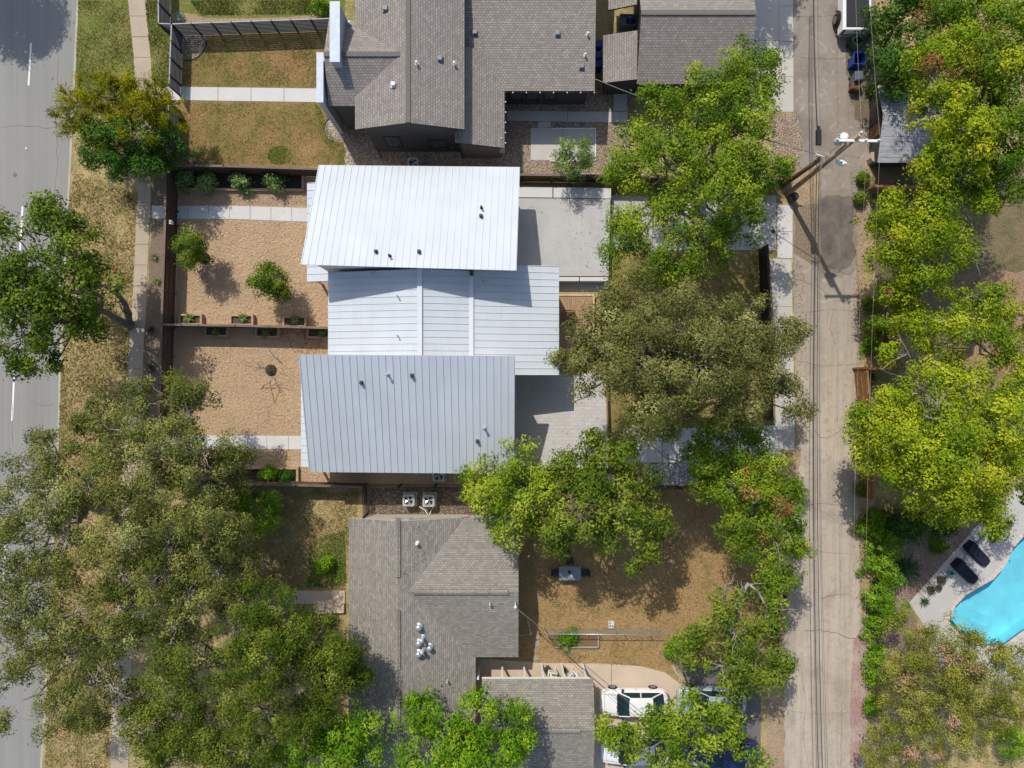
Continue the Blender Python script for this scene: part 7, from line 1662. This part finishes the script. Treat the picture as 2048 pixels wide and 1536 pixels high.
scatter('fallen_leaves', 'small leaves fallen on the grey terrace', 'leaf litter', [[(1042, 400), (1215, 402), (1212, 548), (1042, 548)], [(1140, 376), (1220, 378), (1216, 550), (1170, 550)]], 120, litter_m, (.04, .10), .868, 17)
scatter('fallen_leaves', 'leaves fallen on the paved terrace', 'leaf litter', [[(1040, 760), (1206, 760), (1210, 900), (1040, 900)]], 110, litter_m, (.04, .10), .868, 18)
scatter('loose_stones', 'loose stones in the gravel yards', 'stones', [[(352, 442), (610, 446), (650, 640), (350, 640)], [(345, 675), (650, 690), (600, 720), (600, 865), (345, 865)], [(345, 386), (612, 388), (612, 410), (345, 410)]], 9000, leaf_mat('loose_stone', [(0, (.22, .15, .10)), (.5, (.40, .28, .18)), (1, (.68, .56, .42))], 0), (.03, .075), .014, 19, .8, .3)
scatter('grass_tufts', 'dry grass tufts on the street verge', 'grass', [VG], 30000, tuft_m, (.10, .26), .02, 8, .22, .5, .07)
scatter('grass_tufts', 'green grass tufts on the upper verge', 'grass', [[(156, 0), (255, 0), (272, 150), (272, 200), (148, 240)], [(380, 0), (640, 0), (618, 28), (400, 30)], [(290, 0), (316, 0), (338, 60), (338, 320), (306, 320), (305, 160)]], 14000, tuft_g, (.08, .2), .02, 9, .22, .5, .06)
scatter('grass_tufts', 'grass tufts on the lawns of the charcoal house', 'grass', [[(366, 80), (632, 76), (632, 172), (366, 170)], [(366, 206), (640, 208), (690, 290), (690, 328), (366, 328)]], 14000, tuft_m, (.06, .16), .02, 10, .22, .5, .05)
scatter('grass_tufts', 'grass tufts on the lawns of the shingled house', 'grass', [[(500, 985), (720, 985), (692, 1180), (480, 1180)], [(1040, 985), (1550, 985), (1550, 1335), (1300, 1335), (1040, 1320)]], 26000, tuft_m, (.07, .18), .02, 11, .22, .5, .06)
scatter('grass_tufts', 'orange dry grass tufts in the yard behind the white house', 'grass', [[(1225, 520), (1540, 520), (1545, 850), (1225, 850)]], 10000, tuft_m, (.07, .18), .02, 12, .22, .5, .06)
scatter('grass_tufts', 'bright green grass patches on the front lawn of the charcoal house', 'grass', [[(538, 300), (548, 293), (566, 291), (578, 298), (584, 312), (578, 324), (560, 330), (544, 326), (536, 315)], [(628, 206), (640, 214), (648, 236), (656, 262), (676, 284), (692, 296), (688, 330), (668, 330), (662, 300), (644, 280), (636, 240)]], 3600, leaf_mat('lush_tuft', [(0, (.14, .22, .03)), (.6, (.24, .34, .045)), (1, (.38, .42, .10))], .2), (.06, .16), .02, 13, .22, .5, .06)
scatter('grass_tufts', 'green weeds in the south front lawn', 'grass', [[(620, 1080), (690, 1060), (692, 1170), (615, 1175)]], 5000, leaf_mat('weed_tuft', [(0, (.07, .14, .02)), (.6, (.14, .24, .03)), (1, (.26, .36, .06))], .2), (.07, .18), .02, 14, .3, .5, .08)
scatter('fallen_leaves', 'fallen leaves on the shingle roof under the oaks', 'leaf litter', [[(800, 1345), (940, 1340), (940, 1430), (795, 1430)], [(815, 1050), (890, 1050), (830, 1150), (806, 1150)]], 260, litter_m, (.05, .11), .02, 15, plane=Re)
scatter('fallen_leaves', 'fallen leaves on the street side of the shingle roof', 'leaf litter', [[(712, 1230), (788, 1230), (782, 1410), (720, 1410)]], 200, litter_m, (.05, .11), .02, 16, plane=Rw)
